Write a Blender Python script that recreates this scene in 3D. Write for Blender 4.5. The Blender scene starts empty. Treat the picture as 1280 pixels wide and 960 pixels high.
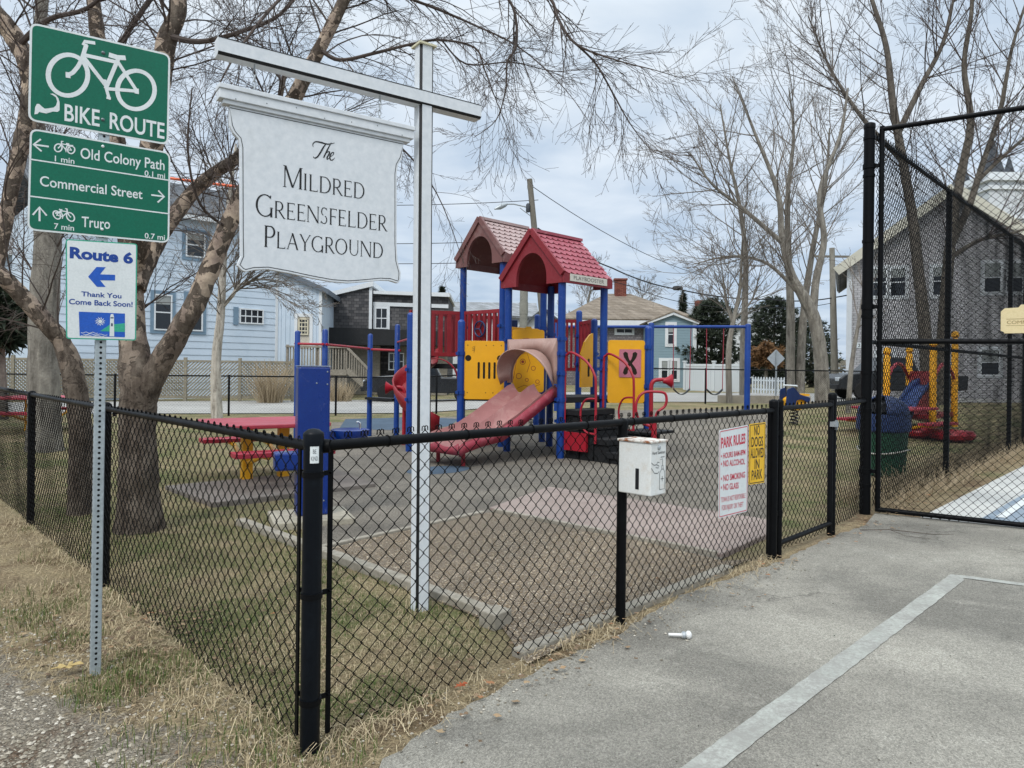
import bpy, bmesh, math, random
from mathutils import Vector, Matrix
rnd = random.Random(7)
R = math.radians
scene = bpy.context.scene
COL = scene.collection

# ------------------------------------------------------------------ camera
H, F, ROLL = 1.5, 890.0, R(0.72)
cam_d = bpy.data.cameras.new('camera'); cam = bpy.data.objects.new('camera', cam_d); COL.objects.link(cam)
cam_d.sensor_width = 36; cam_d.lens = F/1280*36; cam_d.shift_y = -20/1280
cam_d.clip_start = 0.05; cam_d.clip_end = 2000
cr, sr = math.cos(ROLL), math.sin(ROLL)
cam.matrix_world = Matrix(((cr, -sr, 0, 0), (0, 0, -1, 0), (sr, cr, 0, H), (0, 0, 0, 1)))
scene.camera = cam

# ------------------------------------------------------------------ sky, sun, exposure
SUN_EL, SUN_AZ = 48, 205      # the sun behind the cloud: high, behind the viewer and a little to the left
world = bpy.data.worlds.new('World'); scene.world = world; world.use_nodes = True
nt = world.node_tree; nt.nodes.clear()
def wn(t, **k):
    n = nt.nodes.new(t)
    for a, b in k.items(): setattr(n, a, b)
    return n
def wl(a, b): nt.links.new(a, b)
sky = wn('ShaderNodeTexSky', sky_type='NISHITA', sun_disc=False)
sky.sun_elevation = R(SUN_EL); sky.sun_rotation = R(SUN_AZ); sky.dust_density = 2.0
tc = wn('ShaderNodeTexCoord'); sep = wn('ShaderNodeSeparateXYZ'); wl(tc.outputs['Generated'], sep.inputs[0])
def wmath(op, a, b=None, clamp=False):
    n = wn('ShaderNodeMath', operation=op, use_clamp=clamp)
    for i, v in enumerate((a, b)):
        if v is None: continue
        if isinstance(v, (int, float)): n.inputs[i].default_value = v
        else: wl(v, n.inputs[i])
    return n.outputs[0]
zc = wmath('MAXIMUM', sep.outputs[2], 0.0); zden = wmath('ADD', zc, 0.10)
comb = wn('ShaderNodeCombineXYZ'); wl(wmath('DIVIDE', sep.outputs[0], zden), comb.inputs[0]); wl(wmath('DIVIDE', sep.outputs[1], zden), comb.inputs[1])
nz = wn('ShaderNodeTexNoise'); nz.inputs['Scale'].default_value = 2.3; nz.inputs['Detail'].default_value = 8; nz.inputs['Roughness'].default_value = 0.5; nz.inputs['Distortion'].default_value = 0.25
wl(comb.outputs[0], nz.inputs['Vector'])
nz2 = wn('ShaderNodeTexNoise'); nz2.inputs['Scale'].default_value = 0.45; nz2.inputs['Detail'].default_value = 3; wl(comb.outputs[0], nz2.inputs['Vector'])
cl = wmath('ADD', wmath('MULTIPLY', nz.outputs[0], 0.6), wmath('MULTIPLY', nz2.outputs[0], 0.4))
ramp = wn('ShaderNodeValToRGB'); wl(cl, ramp.inputs[0])
ramp.color_ramp.elements[0].position = 0.40; ramp.color_ramp.elements[0].color = (5.1, 6.1, 7.3, 1)
ramp.color_ramp.elements[1].position = 0.60; ramp.color_ramp.elements[1].color = (7.3, 8.0, 8.7, 1)
# an overcast sky is about three times brighter overhead than at the horizon
zr = wn('ShaderNodeValToRGB'); wl(zc, zr.inputs[0])
e = zr.color_ramp.elements
e[0].position = 0.0; e[0].color = (0.70, 0.76, 0.84, 1); e[1].position = 1.0; e[1].color = (2.6, 2.5, 2.4, 1)
a_ = zr.color_ramp.elements.new(0.22); a_.color = (0.92, 0.93, 0.95, 1)
b_ = zr.color_ramp.elements.new(0.45); b_.color = (1.10, 1.08, 1.05, 1)
c_ = zr.color_ramp.elements.new(0.62); c_.color = (2.2, 2.15, 2.05, 1)
mul = wn('ShaderNodeMix', data_type='RGBA', blend_type='MULTIPLY'); mul.inputs[0].default_value = 1
wl(ramp.outputs[0], mul.inputs[6]); wl(zr.outputs[0], mul.inputs[7])
mix = wn('ShaderNodeMix', data_type='RGBA'); mix.inputs[0].default_value = 0.88
wl(sky.outputs[0], mix.inputs[6]); wl(mul.outputs[2], mix.inputs[7])
bg = wn('ShaderNodeBackground'); bg.inputs[1].default_value = 0.10; wl(mix.outputs[2], bg.inputs[0])
wo = wn('ShaderNodeOutputWorld'); wl(bg.outputs[0], wo.inputs[0])

sl = bpy.data.lights.new('sun', 'SUN'); sun = bpy.data.objects.new('sun', sl); COL.objects.link(sun)
sl.energy = 1.4; sl.angle = R(16); sl.color = (1.0, 0.965, 0.92)
az = R(SUN_AZ); sd = Vector((math.sin(az)*math.cos(R(SUN_EL)), math.cos(az)*math.cos(R(SUN_EL)), math.sin(R(SUN_EL))))
sun.rotation_euler = sd.to_track_quat('Z', 'Y').to_euler(); sun.location = (0, 0, 30)
vs = scene.view_settings; vs.view_transform = 'Standard'; vs.look = 'None'; vs.gamma = 1; vs.use_curve_mapping = False
vs.exposure = 0.28
scene.render.engine = 'CYCLES'
scene.cycles.max_bounces = 6; scene.cycles.use_denoising = True

# ------------------------------------------------------------------ measuring helpers
def ray(u, v):
    dx, dy = u-640, 480-v-20
    return Vector(((dx*cr-dy*sr)/F, 1.0, (dx*sr+dy*cr)/F))
def P(u, v, Y): r = ray(u, v); return Vector((r.x*Y, Y, H+r.z*Y))
def sm(a, b, x): t = max(0, min(1, (x-a)/(b-a))); return t*t*(3-2*t)
def T(x, y): return 0.38*sm(12.5, 22, y)*sm(-4, 3, x)
def G(u, v, z=0.0): r = ray(u, v); Y = (z-H)/r.z; return Vector((r.x*Y, Y, z))
def GT(u, v):
    p = G(u, v)
    for _ in range(12): p = G(u, v, T(p.x, p.y))
    return p
class Frame:
    """a vertical plane: origin o, direction angle, s along it, z up, off towards its front"""
    def __init__(s, o, ang, flip=False):
        s.o = Vector(o); s.d = Vector((math.cos(ang), math.sin(ang), 0)); s.n = Vector((s.d.y, -s.d.x, 0)); s.ang = ang
    def pt(s, a, z, off=0.0): return Vector((s.o.x, s.o.y, 0)) + s.d*a + s.n*off + Vector((0, 0, z))
    def hit(s, u, v):
        r = ray(u, v); c = Vector((0, 0, H)); t = (s.o-c).dot(s.n)/r.dot(s.n); p = c+r*t
        return (p-s.o).dot(s.d), p.z

# ------------------------------------------------------------------ mesh helpers
def smooth_path(pts, n=6):
    pts = [Vector(p) for p in pts]; out = []
    for i in range(len(pts)-1):
        p0, p1, p2, p3 = pts[max(i-1, 0)], pts[i], pts[i+1], pts[min(i+2, len(pts)-1)]
        for k in range(n):
            t = k/n; out.append(.5*((2*p1)+(p2-p0)*t+(2*p0-5*p1+4*p2-p3)*t*t+(3*p1-p0-3*p2+p3)*t**3))
    return out+[pts[-1]]
class MB:
    def __init__(s): s.v = []; s.f = []; s.m = []; s.mi = 0; s.smooth = []; s.sm = False
    def add(s, vs, fs):
        b = len(s.v); s.v += [tuple(p) for p in vs]
        for f in fs: s.f.append(tuple(b+i for i in f)); s.m.append(s.mi); s.smooth.append(s.sm)
    def box(s, c, sz, rz=0.0, M=None):
        x, y, z = sz[0]/2, sz[1]/2, sz[2]/2
        q = [Vector((a*x, b*y, d*z)) for d in (-1, 1) for a, b in ((-1, -1), (1, -1), (1, 1), (-1, 1))]
        m = M if M is not None else Matrix.Rotation(rz, 3, 'Z')
        s.add([m @ p + Vector(c) for p in q], [(3, 2, 1, 0), (4, 5, 6, 7), (0, 1, 5, 4), (1, 2, 6, 5), (2, 3, 7, 6), (3, 0, 4, 7)])
    def beam(s, a, b, w, h, up=(0, 0, 1)):
        a, b = Vector(a), Vector(b); d = (b-a); L = d.length; d = d.normalized(); up = Vector(up)
        if abs(d.dot(up)) > .98: up = Vector((1, 0, 0))
        x = d.cross(up).normalized(); z = x.cross(d)
        s.box((a+b)/2, (w, L, h), M=Matrix((x, d, z)).transposed())
    def tube(s, pts, r, n=8, cap=True, closed=False):
        pts = [Vector(p) for p in pts]; k = len(pts)
        rs = list(r) if hasattr(r, '__len__') else [r]*k
        b = len(s.v); pn = None; sm0 = s.sm; s.sm = n > 3
        for i, p in enumerate(pts):
            if closed: d = pts[(i+1) % k]-pts[i-1]
            elif i == 0: d = pts[1]-p
            elif i == k-1: d = p-pts[i-1]
            else: d = pts[i+1]-pts[i-1]
            if d.length < 1e-9: d = Vector((0, 0, 1))
            d.normalize()
            if pn is None:
                a = Vector((0, 0, 1)) if abs(d.z) < .9 else Vector((1, 0, 0)); pn = d.cross(a).normalized()
            else:
                pn = pn - d*pn.dot(d)
                pn = pn.normalized() if pn.length > 1e-6 else d.orthogonal().normalized()
            q = d.cross(pn)
            for j in range(n):
                t = 2*math.pi*j/n; s.v.append(tuple(p+(pn*math.cos(t)+q*math.sin(t))*rs[i]))
        for i in range(k if closed else k-1):
            i2 = (i+1) % k
            for j in range(n):
                j2 = (j+1) % n; s.f.append((b+i*n+j, b+i*n+j2, b+i2*n+j2, b+i2*n+j)); s.m.append(s.mi); s.smooth.append(s.sm)
        s.sm = sm0
        if cap and not closed:
            s.f.append(tuple(b+j for j in range(n))[::-1]); s.m.append(s.mi); s.smooth.append(False)
            s.f.append(tuple(b+(k-1)*n+j for j in range(n))); s.m.append(s.mi); s.smooth.append(False)
    def lathe(s, c, prof, n=20, axis=None):
        """prof: (r, z) pairs; axis: optional 3x3 matrix"""
        c = Vector(c); b = len(s.v); sm0 = s.sm; s.sm = True
        for r, z in prof:
            for j in range(n):
                t = 2*math.pi*j/n; p = Vector((r*math.cos(t), r*math.sin(t), z))
                s.v.append(tuple(c+(axis @ p if axis is not None else p)))
        for i in range(len(prof)-1):
            for j in range(n):
                j2 = (j+1) % n; s.f.append((b+i*n+j, b+i*n+j2, b+(i+1)*n+j2, b+(i+1)*n+j)); s.m.append(s.mi); s.smooth.append(True)
        s.sm = sm0
        for i, fl in ((0, True), (len(prof)-1, False)):
            f = tuple(b+i*n+j for j in range(n)); s.f.append(f[::-1] if fl else f); s.m.append(s.mi); s.smooth.append(False)
    def prism(s, fr, poly, off0, off1):
        """poly: (s,z) list (counter-clockwise seen from the front) in Frame fr, from offset off0 to off1"""
        n = len(poly); a = [fr.pt(x, z, off0) for x, z in poly]; b = [fr.pt(x, z, off1) for x, z in poly]
        s.add(a+b, [tuple(range(n))[::-1], tuple(range(n, 2*n))]+[(i, (i+1) % n, n+(i+1) % n, n+i) for i in range(n)])
    def flat(s, fr, poly, off): s.add([fr.pt(x, z, off) for x, z in poly], [tuple(range(len(poly)))])
    def grid(s, rows, close=False):
        """rows of points -> quad sheet"""
        m = len(rows[0]); b = len(s.v)
        for r in rows: s.v += [tuple(p) for p in r]
        for i in range(len(rows)-1):
            for j in range(m if close else m-1):
                j2 = (j+1) % m; s.f.append((b+i*m+j, b+i*m+j2, b+(i+1)*m+j2, b+(i+1)*m+j)); s.m.append(s.mi); s.smooth.append(s.sm)
    def build(s, name, mats, parent=None, bevel=0.0, loc=None, solid=0.0, fix=False):
        me = bpy.data.meshes.new(name)
        root = parent
        while root is not None and root.parent is not None: root = root.parent
        o0 = Vector(root.location) if root is not None else (Vector(loc) if loc is not None else Vector((0, 0, 0)))
        if root is not None and root.get('_rz'):
            im = Matrix.Rotation(-root['_rz'], 3, 'Z'); vv = [tuple(im @ (Vector(p)-o0)) for p in s.v]
        else: vv = [(p[0]-o0.x, p[1]-o0.y, p[2]-o0.z) for p in s.v]
        me.from_pydata(vv, [], s.f)
        for m in (mats if isinstance(mats, (list, tuple)) else [mats]): me.materials.append(m)
        me.polygons.foreach_set('material_index', s.m); me.polygons.foreach_set('use_smooth', s.smooth)
        if fix:
            bm = bmesh.new(); bm.from_mesh(me); bmesh.ops.recalc_face_normals(bm, faces=bm.faces); bm.to_mesh(me); bm.free()
        if any(s.smooth): me.set_sharp_from_angle(angle=R(38))
        me.update()
        o = bpy.data.objects.new(name, me); COL.objects.link(o)
        if parent is not None: o.parent = parent
        else: o.location = o0
        if solid:
            md = o.modifiers.new('solid', 'SOLIDIFY'); md.thickness = solid; md.offset = 0
        if bevel:
            md = o.modifiers.new('bevel', 'BEVEL'); md.width = bevel; md.segments = 2; md.limit_method = 'ANGLE'; md.angle_limit = R(40)
        return o
def thing(name, label, cat, loc=(0, 0, 0), group=None):
    o = bpy.data.objects.new(name, None); o.empty_display_size = .2; COL.objects.link(o); o.location = loc
    return tag(o, label, cat, group)
def tag(o, label, cat, group=None):
    o['label'] = label; o['category'] = cat
    if group: o['group'] = group
    return o
def kind(o, k): o['kind'] = k; return o
def kids(o): return [c for c in bpy.data.objects if c.parent is o]
def dup(o, loc=None, rz=0.0, label=None, group=None, parent=None):
    c = o.copy(); COL.objects.link(c)
    if parent is not None: c.parent = parent
    if loc is not None: c.location = loc
    if rz: c.rotation_euler = (0, 0, rz)
    if label: c['label'] = label
    if group: c['group'] = group
    for k in kids(o): dup(k, parent=c)
    return c

# ------------------------------------------------------------------ materials
def lin(h):
    h = h.lstrip('#'); out = []
    for i in (0, 2, 4):
        x = int(h[i:i+2], 16)/255; out.append(x/12.92 if x <= .04045 else ((x+.055)/1.055)**2.4)
    return (*out, 1)
class NM:
    def __init__(s, name):
        s.m = bpy.data.materials.new(name); s.m.use_nodes = True; s.t = s.m.node_tree; s.b = s.t.nodes['Principled BSDF']
        s.co = s.t.nodes.new('ShaderNodeTexCoord').outputs['Object']
    def n(s, t, **k):
        x = s.t.nodes.new(t)
        for a, b in k.items():
            if a.startswith('_'): continue
            setattr(x, a, b)
        return x
    def l(s, a, b): s.t.links.new(a, b)
    def noise(s, scale, detail=4, rough=.55, vec=None, dist=0):
        x = s.n('ShaderNodeTexNoise'); x.inputs['Scale'].default_value = scale; x.inputs['Detail'].default_value = detail; x.inputs['Roughness'].default_value = rough; x.inputs['Distortion'].default_value = dist
        s.l(vec if vec is not None else s.co, x.inputs['Vector']); return x.outputs[0]
    def map(s, scale=(1, 1, 1), rot=(0, 0, 0), vec=None):
        x = s.n('ShaderNodeMapping'); x.inputs['Scale'].default_value = scale; x.inputs['Rotation'].default_value = rot; s.l(vec if vec is not None else s.co, x.inputs['Vector']); return x.outputs[0]
    def ramp(s, fac, stops):
        x = s.n('ShaderNodeValToRGB'); s.l(fac, x.inputs[0]); el = x.color_ramp.elements
        while len(el) < len(stops): el.new(.5)
        for e_, (p, c) in zip(el, stops): e_.position = p; e_.color = c if not isinstance(c, (int, float)) else (c, c, c, 1)
        return x.outputs[0]
    def mix(s, fac, a, b, mode='MIX'):
        x = s.n('ShaderNodeMix', data_type='RGBA', blend_type=mode)
        for i_, v in ((0, fac), (6, a), (7, b)):
            sock = x.inputs[i_]
            if isinstance(v, (int, float)): sock.default_value = v if i_ == 0 else (v, v, v, 1)
            elif isinstance(v, tuple): sock.default_value = v
            else: s.l(v, sock)
        return x.outputs[2]
    def math(s, op, a, b=0.0):
        x = s.n('ShaderNodeMath', operation=op)
        for i, v in enumerate((a, b)):
            if isinstance(v, (int, float)): x.inputs[i].default_value = v
            else: s.l(v, x.inputs[i])
        return x.outputs[0]
    def out(s, col, rough=.6, bump=None, bs=.3, bd=.01, metal=0, spec=.4):
        if isinstance(col, tuple): s.b.inputs['Base Color'].default_value = col
        else: s.l(col, s.b.inputs['Base Color'])
        if isinstance(rough, (int, float)): s.b.inputs['Roughness'].default_value = rough
        else: s.l(rough, s.b.inputs['Roughness'])
        s.b.inputs['Metallic'].default_value = metal; s.b.inputs['Specular IOR Level'].default_value = spec
        if bump is not None:
            x = s.n('ShaderNodeBump'); x.inputs['Strength'].default_value = bs; x.inputs['Distance'].default_value = bd; s.l(bump, x.inputs['Height']); s.l(x.outputs[0], s.b.inputs['Normal'])
        return s.m
def sc(c, k): return (min(1, c[0]*k), min(1, c[1]*k), min(1, c[2]*k), 1)
def mat(name, h, rough=.55, var=.25, scale=4, speck=.0, bump=.15, bscale=120, metal=0, spec=.4, dirt=None, damt=.35, scuff=True):
    """a worn painted / plastic / metal surface: large soft fading, fine mottling, scuffs"""
    s = NM(name); c = lin(h) if isinstance(h, str) else h
    col = s.mix(s.ramp(s.noise(scale, 6, .65), [(.3, 0.0), (.72, 1.0)]), sc(c, 1-var), sc(c, 1+var*.6))
    if dirt is not None:
        d = s.ramp(s.noise(scale*2.3, 8, .7, dist=.6), [(.5, 0.0), (.72, damt)]); col = s.mix(d, col, lin(dirt))
    if scuff: col = s.mix(s.ramp(s.noise(scale*8, 9, .82, dist=.5), [(.60, 0.0), (.70, .28)]), col, sc(lin('#b9b4ac'), .9) if sum(c[:3]) < 1.2 else lin('#8f8b84'))
    fine = s.noise(bscale, 3)
    col = s.mix(.16, col, s.ramp(fine, [(.3, .25), (.7, 1.0)]), 'OVERLAY')
    rg = s.math('ADD', s.math('MULTIPLY', s.noise(scale*3, 4), .3), rough-.15)
    return s.out(col, rg, fine, bump, .004, metal, spec)
# ------------------------------------------------------------------ setting layout
FA, FB = G(387, 940), G(965, 697)                     # front fence: corner post and gate post
FD = (FB-FA).normalized(); FN = Vector((FD.y, -FD.x, 0))   # FN points out, to the car park
FANG = math.atan2(FD.y, FD.x)
LA, LB = FA, G(38, 655)
LD = (LB-LA).normalized(); LN = Vector((-LD.y, LD.x, 0))   # LN points out, to the verge
if LN.y > 0: LN = -LN
def interp(pts, x):
    if x <= pts[0][0]: return pts[0][1]
    for (x0, y0), (x1, y1) in zip(pts, pts[1:]):
        if x <= x1: return y0+(y1-y0)*(x-x0)/(x1-x0)
    return pts[-1][1]
GRAV = [(-9, 9.6), (-6, 6.6), (-3.3, 4.15), (-1.85, 3.15), (-1.0, 2.62), (-.45, 2.2), (2, -2.5)]
def inside_park(p):
    q = Vector((p[0], p[1], 0))-FA
    return q.dot(FN) < -.02 and q.dot(LN) < -.02
def hmix(x, y):      # slow ground unevenness
    return math.sin(x*3.1+y*1.7)*.4+math.sin(x*7.3-y*5.9+1.3)*.3+math.sin(x*1.1-y*2.3+.5)*.5
SOFT_EDGE = [G(*p) for p in ((330, 668), (628, 780))]
def ground_bump(x, y):
    q = Vector((x, y, 0))-FA
    if y > 14 or q.dot(FN) > .3 and x > -.6: return -.012
    if q.dot(LN) > 0 or (x < -.45 and y < 3): return .012*hmix(x, y)
    if inside_park((x, y)):
        e = SOFT_EDGE[1]-SOFT_EDGE[0]; w = Vector((x, y, 0))-SOFT_EDGE[0]
        side = e.x*w.y-e.y*w.x
        if side < 0 or x < -2.6: return .010*hmix(x, y)*min(1, abs(side)*2)-.004
    return -.012
def axis(lo, hi, step, far0, far1, n=24):
    a = [lo+step*i for i in range(int((hi-lo)/step)+1)]
    l = [lo-(lo-far0)*(i/n)**2.2 for i in range(n, 0, -1)]; r = [a[-1]+(far1-a[-1])*(i/n)**2.2 for i in range(1, n+1)]
    return l+a+r
def ground_material():
    s = NM('ground')
    g = s.n('ShaderNodeAttribute', attribute_name='gravel').outputs['Fac']; w = s.n('ShaderNodeAttribute', attribute_name='worn').outputs['Fac']
    big = s.noise(.9, 6, .65); mid = s.noise(7, 6, .7); fine = s.noise(70, 5, .7)
    straw = s.mix(mid, lin('#7d6f57'), lin('#a69675')); green = s.mix(mid, lin('#424b2b'), lin('#686f46'))
    soil = s.mix(fine, lin('#5a4d3f'), lin('#857560'))
    lawn = s.mix(s.ramp(s.math('ADD', s.math('MULTIPLY', big, .6), s.math('MULTIPLY', mid, .4)), [(.42, 0.0), (.6, 1.0)]), straw, green)
    lawn = s.mix(s.ramp(s.noise(2.6, 7, .75), [(.48, 0.0), (.66, .85)]), lawn, soil)
    lawn = s.mix(w, lawn, s.mix(s.ramp(s.noise(3.2, 6, .7), [(.4, 0.0), (.6, 1.0)]), straw, s.mix(.5, straw, soil)))
    v = s.n('ShaderNodeTexVoronoi'); v.inputs['Scale'].default_value = 85; s.l(s.co, v.inputs['Vector'])
    st = s.mix(s.ramp(v.outputs['Color'], [(0, 0.0), (1, 1.0)]), lin('#797164'), lin('#a69e90'))
    grav = s.mix(s.ramp(v.outputs['Distance'], [(.25, 0.0), (.6, 1.0)]), st, lin('#877e70'))
    gm = s.ramp(s.math('ADD', g, s.math('MULTIPLY', s.math('SUBTRACT', s.noise(5, 7, .75), .5), 1.3)), [(.42, 0.0), (.6, 1.0)])
    col = s.mix(gm, lawn, grav)
    col = s.mix(s.math('MULTIPLY', s.ramp(s.noise(1.7, 7, .75, dist=.8), [(.50, 0.0), (.62, .8)]), w), col, lin('#5f4a38'))
    col = s.mix(.62, col, s.ramp(fine, [(.34, .08), (.66, .95)]), 'OVERLAY')
    return s.out(col, .95, s.math('ADD', fine, s.math('MULTIPLY', v.outputs['Distance'], gm)), .9, .02, 0, .15)
def build_ground():
    xs = axis(-9.5, 4.5, .08, -420, 420); ys = axis(.4, 13.0, .08, -60, 600, 30)
    vs_ = []; gr = []; wo_ = []
    for y in ys:
        for x in xs:
            vs_.append((x, y, T(x, y)+ground_bump(x, y)))
            gr.append(max(0, min(1, (interp(GRAV, x)-y)/1.1+.5)) if y < 12 and x < .6 else 0)
            q = Vector((x, y, 0))-FA
            wo_.append(max(sm(-.35, .25, q.dot(LN)), sm(-.45, 0, q.dot(FN)))*(1 if y < 14 else 0))
    n = len(xs); fs = [(j*n+i, j*n+i+1, (j+1)*n+i+1, (j+1)*n+i) for j in range(len(ys)-1) for i in range(n-1)]
    me = bpy.data.meshes.new('ground'); me.from_pydata(vs_, [], fs); me.polygons.foreach_set('use_smooth', [True]*len(fs))
    a = me.attributes.new('gravel', 'FLOAT', 'POINT'); a.data.foreach_set('value', gr)
    a = me.attributes.new('worn', 'FLOAT', 'POINT'); a.data.foreach_set('value', wo_)
    me.materials.append(ground_material()); o = bpy.data.objects.new('ground', me); COL.objects.link(o); kind(o, 'structure')
build_ground()

def sheet(name, poly, off, m, k='structure', step=1.0):
    bm = bmesh.new(); f = bm.faces.new([bm.verts.new((p[0], p[1], 0)) for p in poly])
    if f.normal.z < 0 or f.calc_area() == 0: pass
    ymin, ymax = min(p[1] for p in poly), max(p[1] for p in poly); xmin, xmax = min(p[0] for p in poly), max(p[0] for p in poly)
    def cut(co, no): bmesh.ops.bisect_plane(bm, geom=bm.verts[:]+bm.edges[:]+bm.faces[:], plane_co=co, plane_no=no)
    y = math.floor(max(ymin, 11))
    while y < min(ymax, 23): y += .5; cut((0, y, 0), (0, 1, 0))
    if ymax > 12.5:
        x = max(xmin, -5)
        while x < min(xmax, 4): x += .7; cut((x, 0, 0), (1, 0, 0))
    for v in bm.verts: v.co.z = T(v.co.x, v.co.y)+off
    bmesh.ops.triangulate(bm, faces=bm.faces[:])
    bmesh.ops.recalc_face_normals(bm, faces=bm.faces[:])
    if sum(f.normal.z for f in bm.faces) < 0: bmesh.ops.reverse_faces(bm, faces=bm.faces[:])
    me = bpy.data.meshes.new(name); bm.to_mesh(me); bm.free(); me.materials.append(m)
    o = bpy.data.objects.new(name, me); COL.objects.link(o)
    return kind(o, k) if k else o
def ragged(pts, amp, seg):
    out = []
    for a, b in zip(pts, pts[1:]):
        a, b = Vector(a), Vector(b); n = max(1, int((b-a).length/seg)); d = (b-a).normalized(); nn = Vector((-d.y, d.x, 0))
        for i in range(n): out.append(a+(b-a)*i/n+nn*rnd.uniform(-amp, amp))
    return out+[Vector(pts[-1])]
# asphalt
def asphalt_mat():
    s = NM('asphalt')
    v = s.n('ShaderNodeTexVoronoi'); v.inputs['Scale'].default_value = 130; s.l(s.co, v.inputs['Vector'])
    v2 = s.n('ShaderNodeTexVoronoi'); v2.inputs['Scale'].default_value = 310; s.l(s.co, v2.inputs['Vector'])
    base = s.mix(s.ramp(s.noise(.8, 7, .62, dist=.5), [(.38, 0.0), (.62, 1.0)]), lin('#77746c'), lin('#9d998e'))
    base = s.mix(s.ramp(s.noise(.35, 5, .6), [(.45, 0.0), (.7, .6)]), base, lin('#6b675f'))
    base = s.mix(s.ramp(s.noise(3.3, 8, .75), [(.55, 0.0), (.75, .5)]), base, lin('#b5b1a6'))
    ag = s.mix(s.ramp(v.outputs['Color'], [(.15, 0.0), (.9, 1.0)]), .10, .92)
    base = s.mix(.30, base, ag, 'OVERLAY')
    base = s.mix(.22, base, s.mix(s.ramp(v2.outputs['Color'], [(.3, 0.0), (.8, 1.0)]), 0.0, 1.0), 'OVERLAY')
    base = s.mix(s.ramp(s.noise(240, 2), [(.66, 0.0), (.72, .7)]), base, lin('#d8d5cc'))
    wv = s.n('ShaderNodeVectorMath', operation='ADD'); s.l(s.co, wv.inputs[0]); nn = s.n('ShaderNodeTexNoise'); nn.inputs['Scale'].default_value = 3.0; nn.inputs['Detail'].default_value = 6; s.l(s.co, nn.inputs['Vector']); sc2_ = s.n('ShaderNodeVectorMath', operation='SCALE'); s.l(nn.outputs['Color'], sc2_.inputs[0]); sc2_.inputs['Scale'].default_value = .55; s.l(sc2_.outputs[0], wv.inputs[1])
    cv = s.n('ShaderNodeTexVoronoi', feature='DISTANCE_TO_EDGE'); cv.inputs['Scale'].default_value = .55; s.l(wv.outputs[0], cv.inputs['Vector'])
    crk = s.math('MULTIPLY', s.ramp(cv.outputs['Distance'], [(.0, 1.0), (.006, 0.0)]), s.ramp(s.noise(.7, 3), [(.48, 0.0), (.6, .55)])); base = s.mix(crk, base, lin('#3d3b37'))
    base = s.mix(s.ramp(s.noise(1.1, 7, .8, dist=1.5), [(.60, 0.0), (.70, .45)]), base, lin('#5f5d58'))
    return s.out(base, .92, s.math('ADD', v.outputs['Distance'], s.noise(90, 4)), .7, .006, 0, .2)
ASPH = asphalt_mat()
edge_px = [(452, 985), (480, 950), (560, 893), (640, 853), (700, 826), (760, 800), (850, 745), (930, 718), (975, 702), (1040, 672), (1082, 656)]
edge = [G(*p) for p in edge_px]
edge = ragged(edge, .022, .07)
COURT_FR = Frame(G(1081, 641), FANG)           # the tall fence runs on in the line of the front fence
TP = G(1081, 641)                              # foot of the tall post
GATE_ANG = math.atan2(-.52, .85)
court_edge = [TP+Vector((.1, -.02, 0)), TP+Vector((math.cos(GATE_ANG), math.sin(GATE_ANG), 0))*9]
sheet('asphalt', [Vector((-.30, 1.9, 0)), ]+edge+court_edge+[Vector((14, -4, 0)), Vector((1, -4, 0))], .004, ASPH)
# painted line of the parking bay
def paint_mat():
    s = NM('worn_paint')
    base = s.mix(s.ramp(s.noise(4, 6), [(.3, 0.0), (.7, 1.0)]), lin('#95978f'), lin('#aeb0a8'))
    chip = s.ramp(s.math('ADD', s.math('MULTIPLY', s.noise(45, 8, .8, dist=.4), .6), s.math('MULTIPLY', s.noise(5, 6, .7), .4)), [(.43, 0.0), (.56, .9)])
    return s.out(s.mix(chip, base, lin('#888680')), .85, s.noise(120, 3), .4, .004)
PAINT = paint_mat()
e0, e1, e2 = G(879, 960), G(1199, 721), G(1300, 734)
ld = (e1-e0).normalized(); e0 = e0-ld*2.5; ln = Vector((-ld.y, ld.x, 0))
d2 = (e2-e1).normalized(); n2 = Vector((-d2.y, d2.x, 0))
ol = ragged([e0+ln*.055, e1+ln*.055], .003, .05)+[e1+ln*.055+d2*.02]+ragged([e1+n2*.03+d2*.05, e2+n2*.045+d2*4], .003, .08)
il = ragged([e2-n2*.045+d2*4, e1-n2*.05+d2*.02], .003, .08)+ragged([e1-ln*.055-ld*.10, e0-ln*.055], .003, .05)
sheet('parking_line', ol+il, .008, PAINT)
# court surface behind the tall fence
def court_mat():
    s = NM('court'); 
    col = s.mix(s.ramp(s.noise(.6, 6, .6), [(.4, 0.0), (.6, 1.0)]), lin('#a9a9a5'), lin('#c3c2bc'))
    return s.out(s.mix(.25, col, s.noise(150, 3), 'OVERLAY'), .8, s.noise(150, 3), .2, .003)
cg = Vector((math.cos(GATE_ANG), math.sin(GATE_ANG), 0))
c0 = TP+FD*.3+cg*.55; c1 = TP+FD*26+cg*.55
sheet('court_apron', [TP+FD*.05+cg*.5, TP+FD*.05+cg*20, TP+FD*26+cg*20, TP+FD*26+cg*.5], .006, court_mat())
def blue_mat():
    s = NM('court_paint'); col = s.mix(s.ramp(s.noise(1.4, 6, .6), [(.4, 0.0), (.6, 1.0)]), lin('#7d8b98'), lin('#98a3ab'))
    return s.out(col, .7, s.noise(150, 3), .2, .003)
b0 = G(1222, 652)
sheet('court_paint', [b0+FD*.0-cg*.0, b0+cg*18, b0+cg*18+FD*22, b0+FD*22+cg*0.4], .012, blue_mat())
w0 = G(1244, 648)
sheet('court_line', [w0, w0+cg*.09, w0+cg*.09+FD*20, w0+FD*20], .017, mat('court_white', '#d7dad8', .7, .1))
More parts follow.
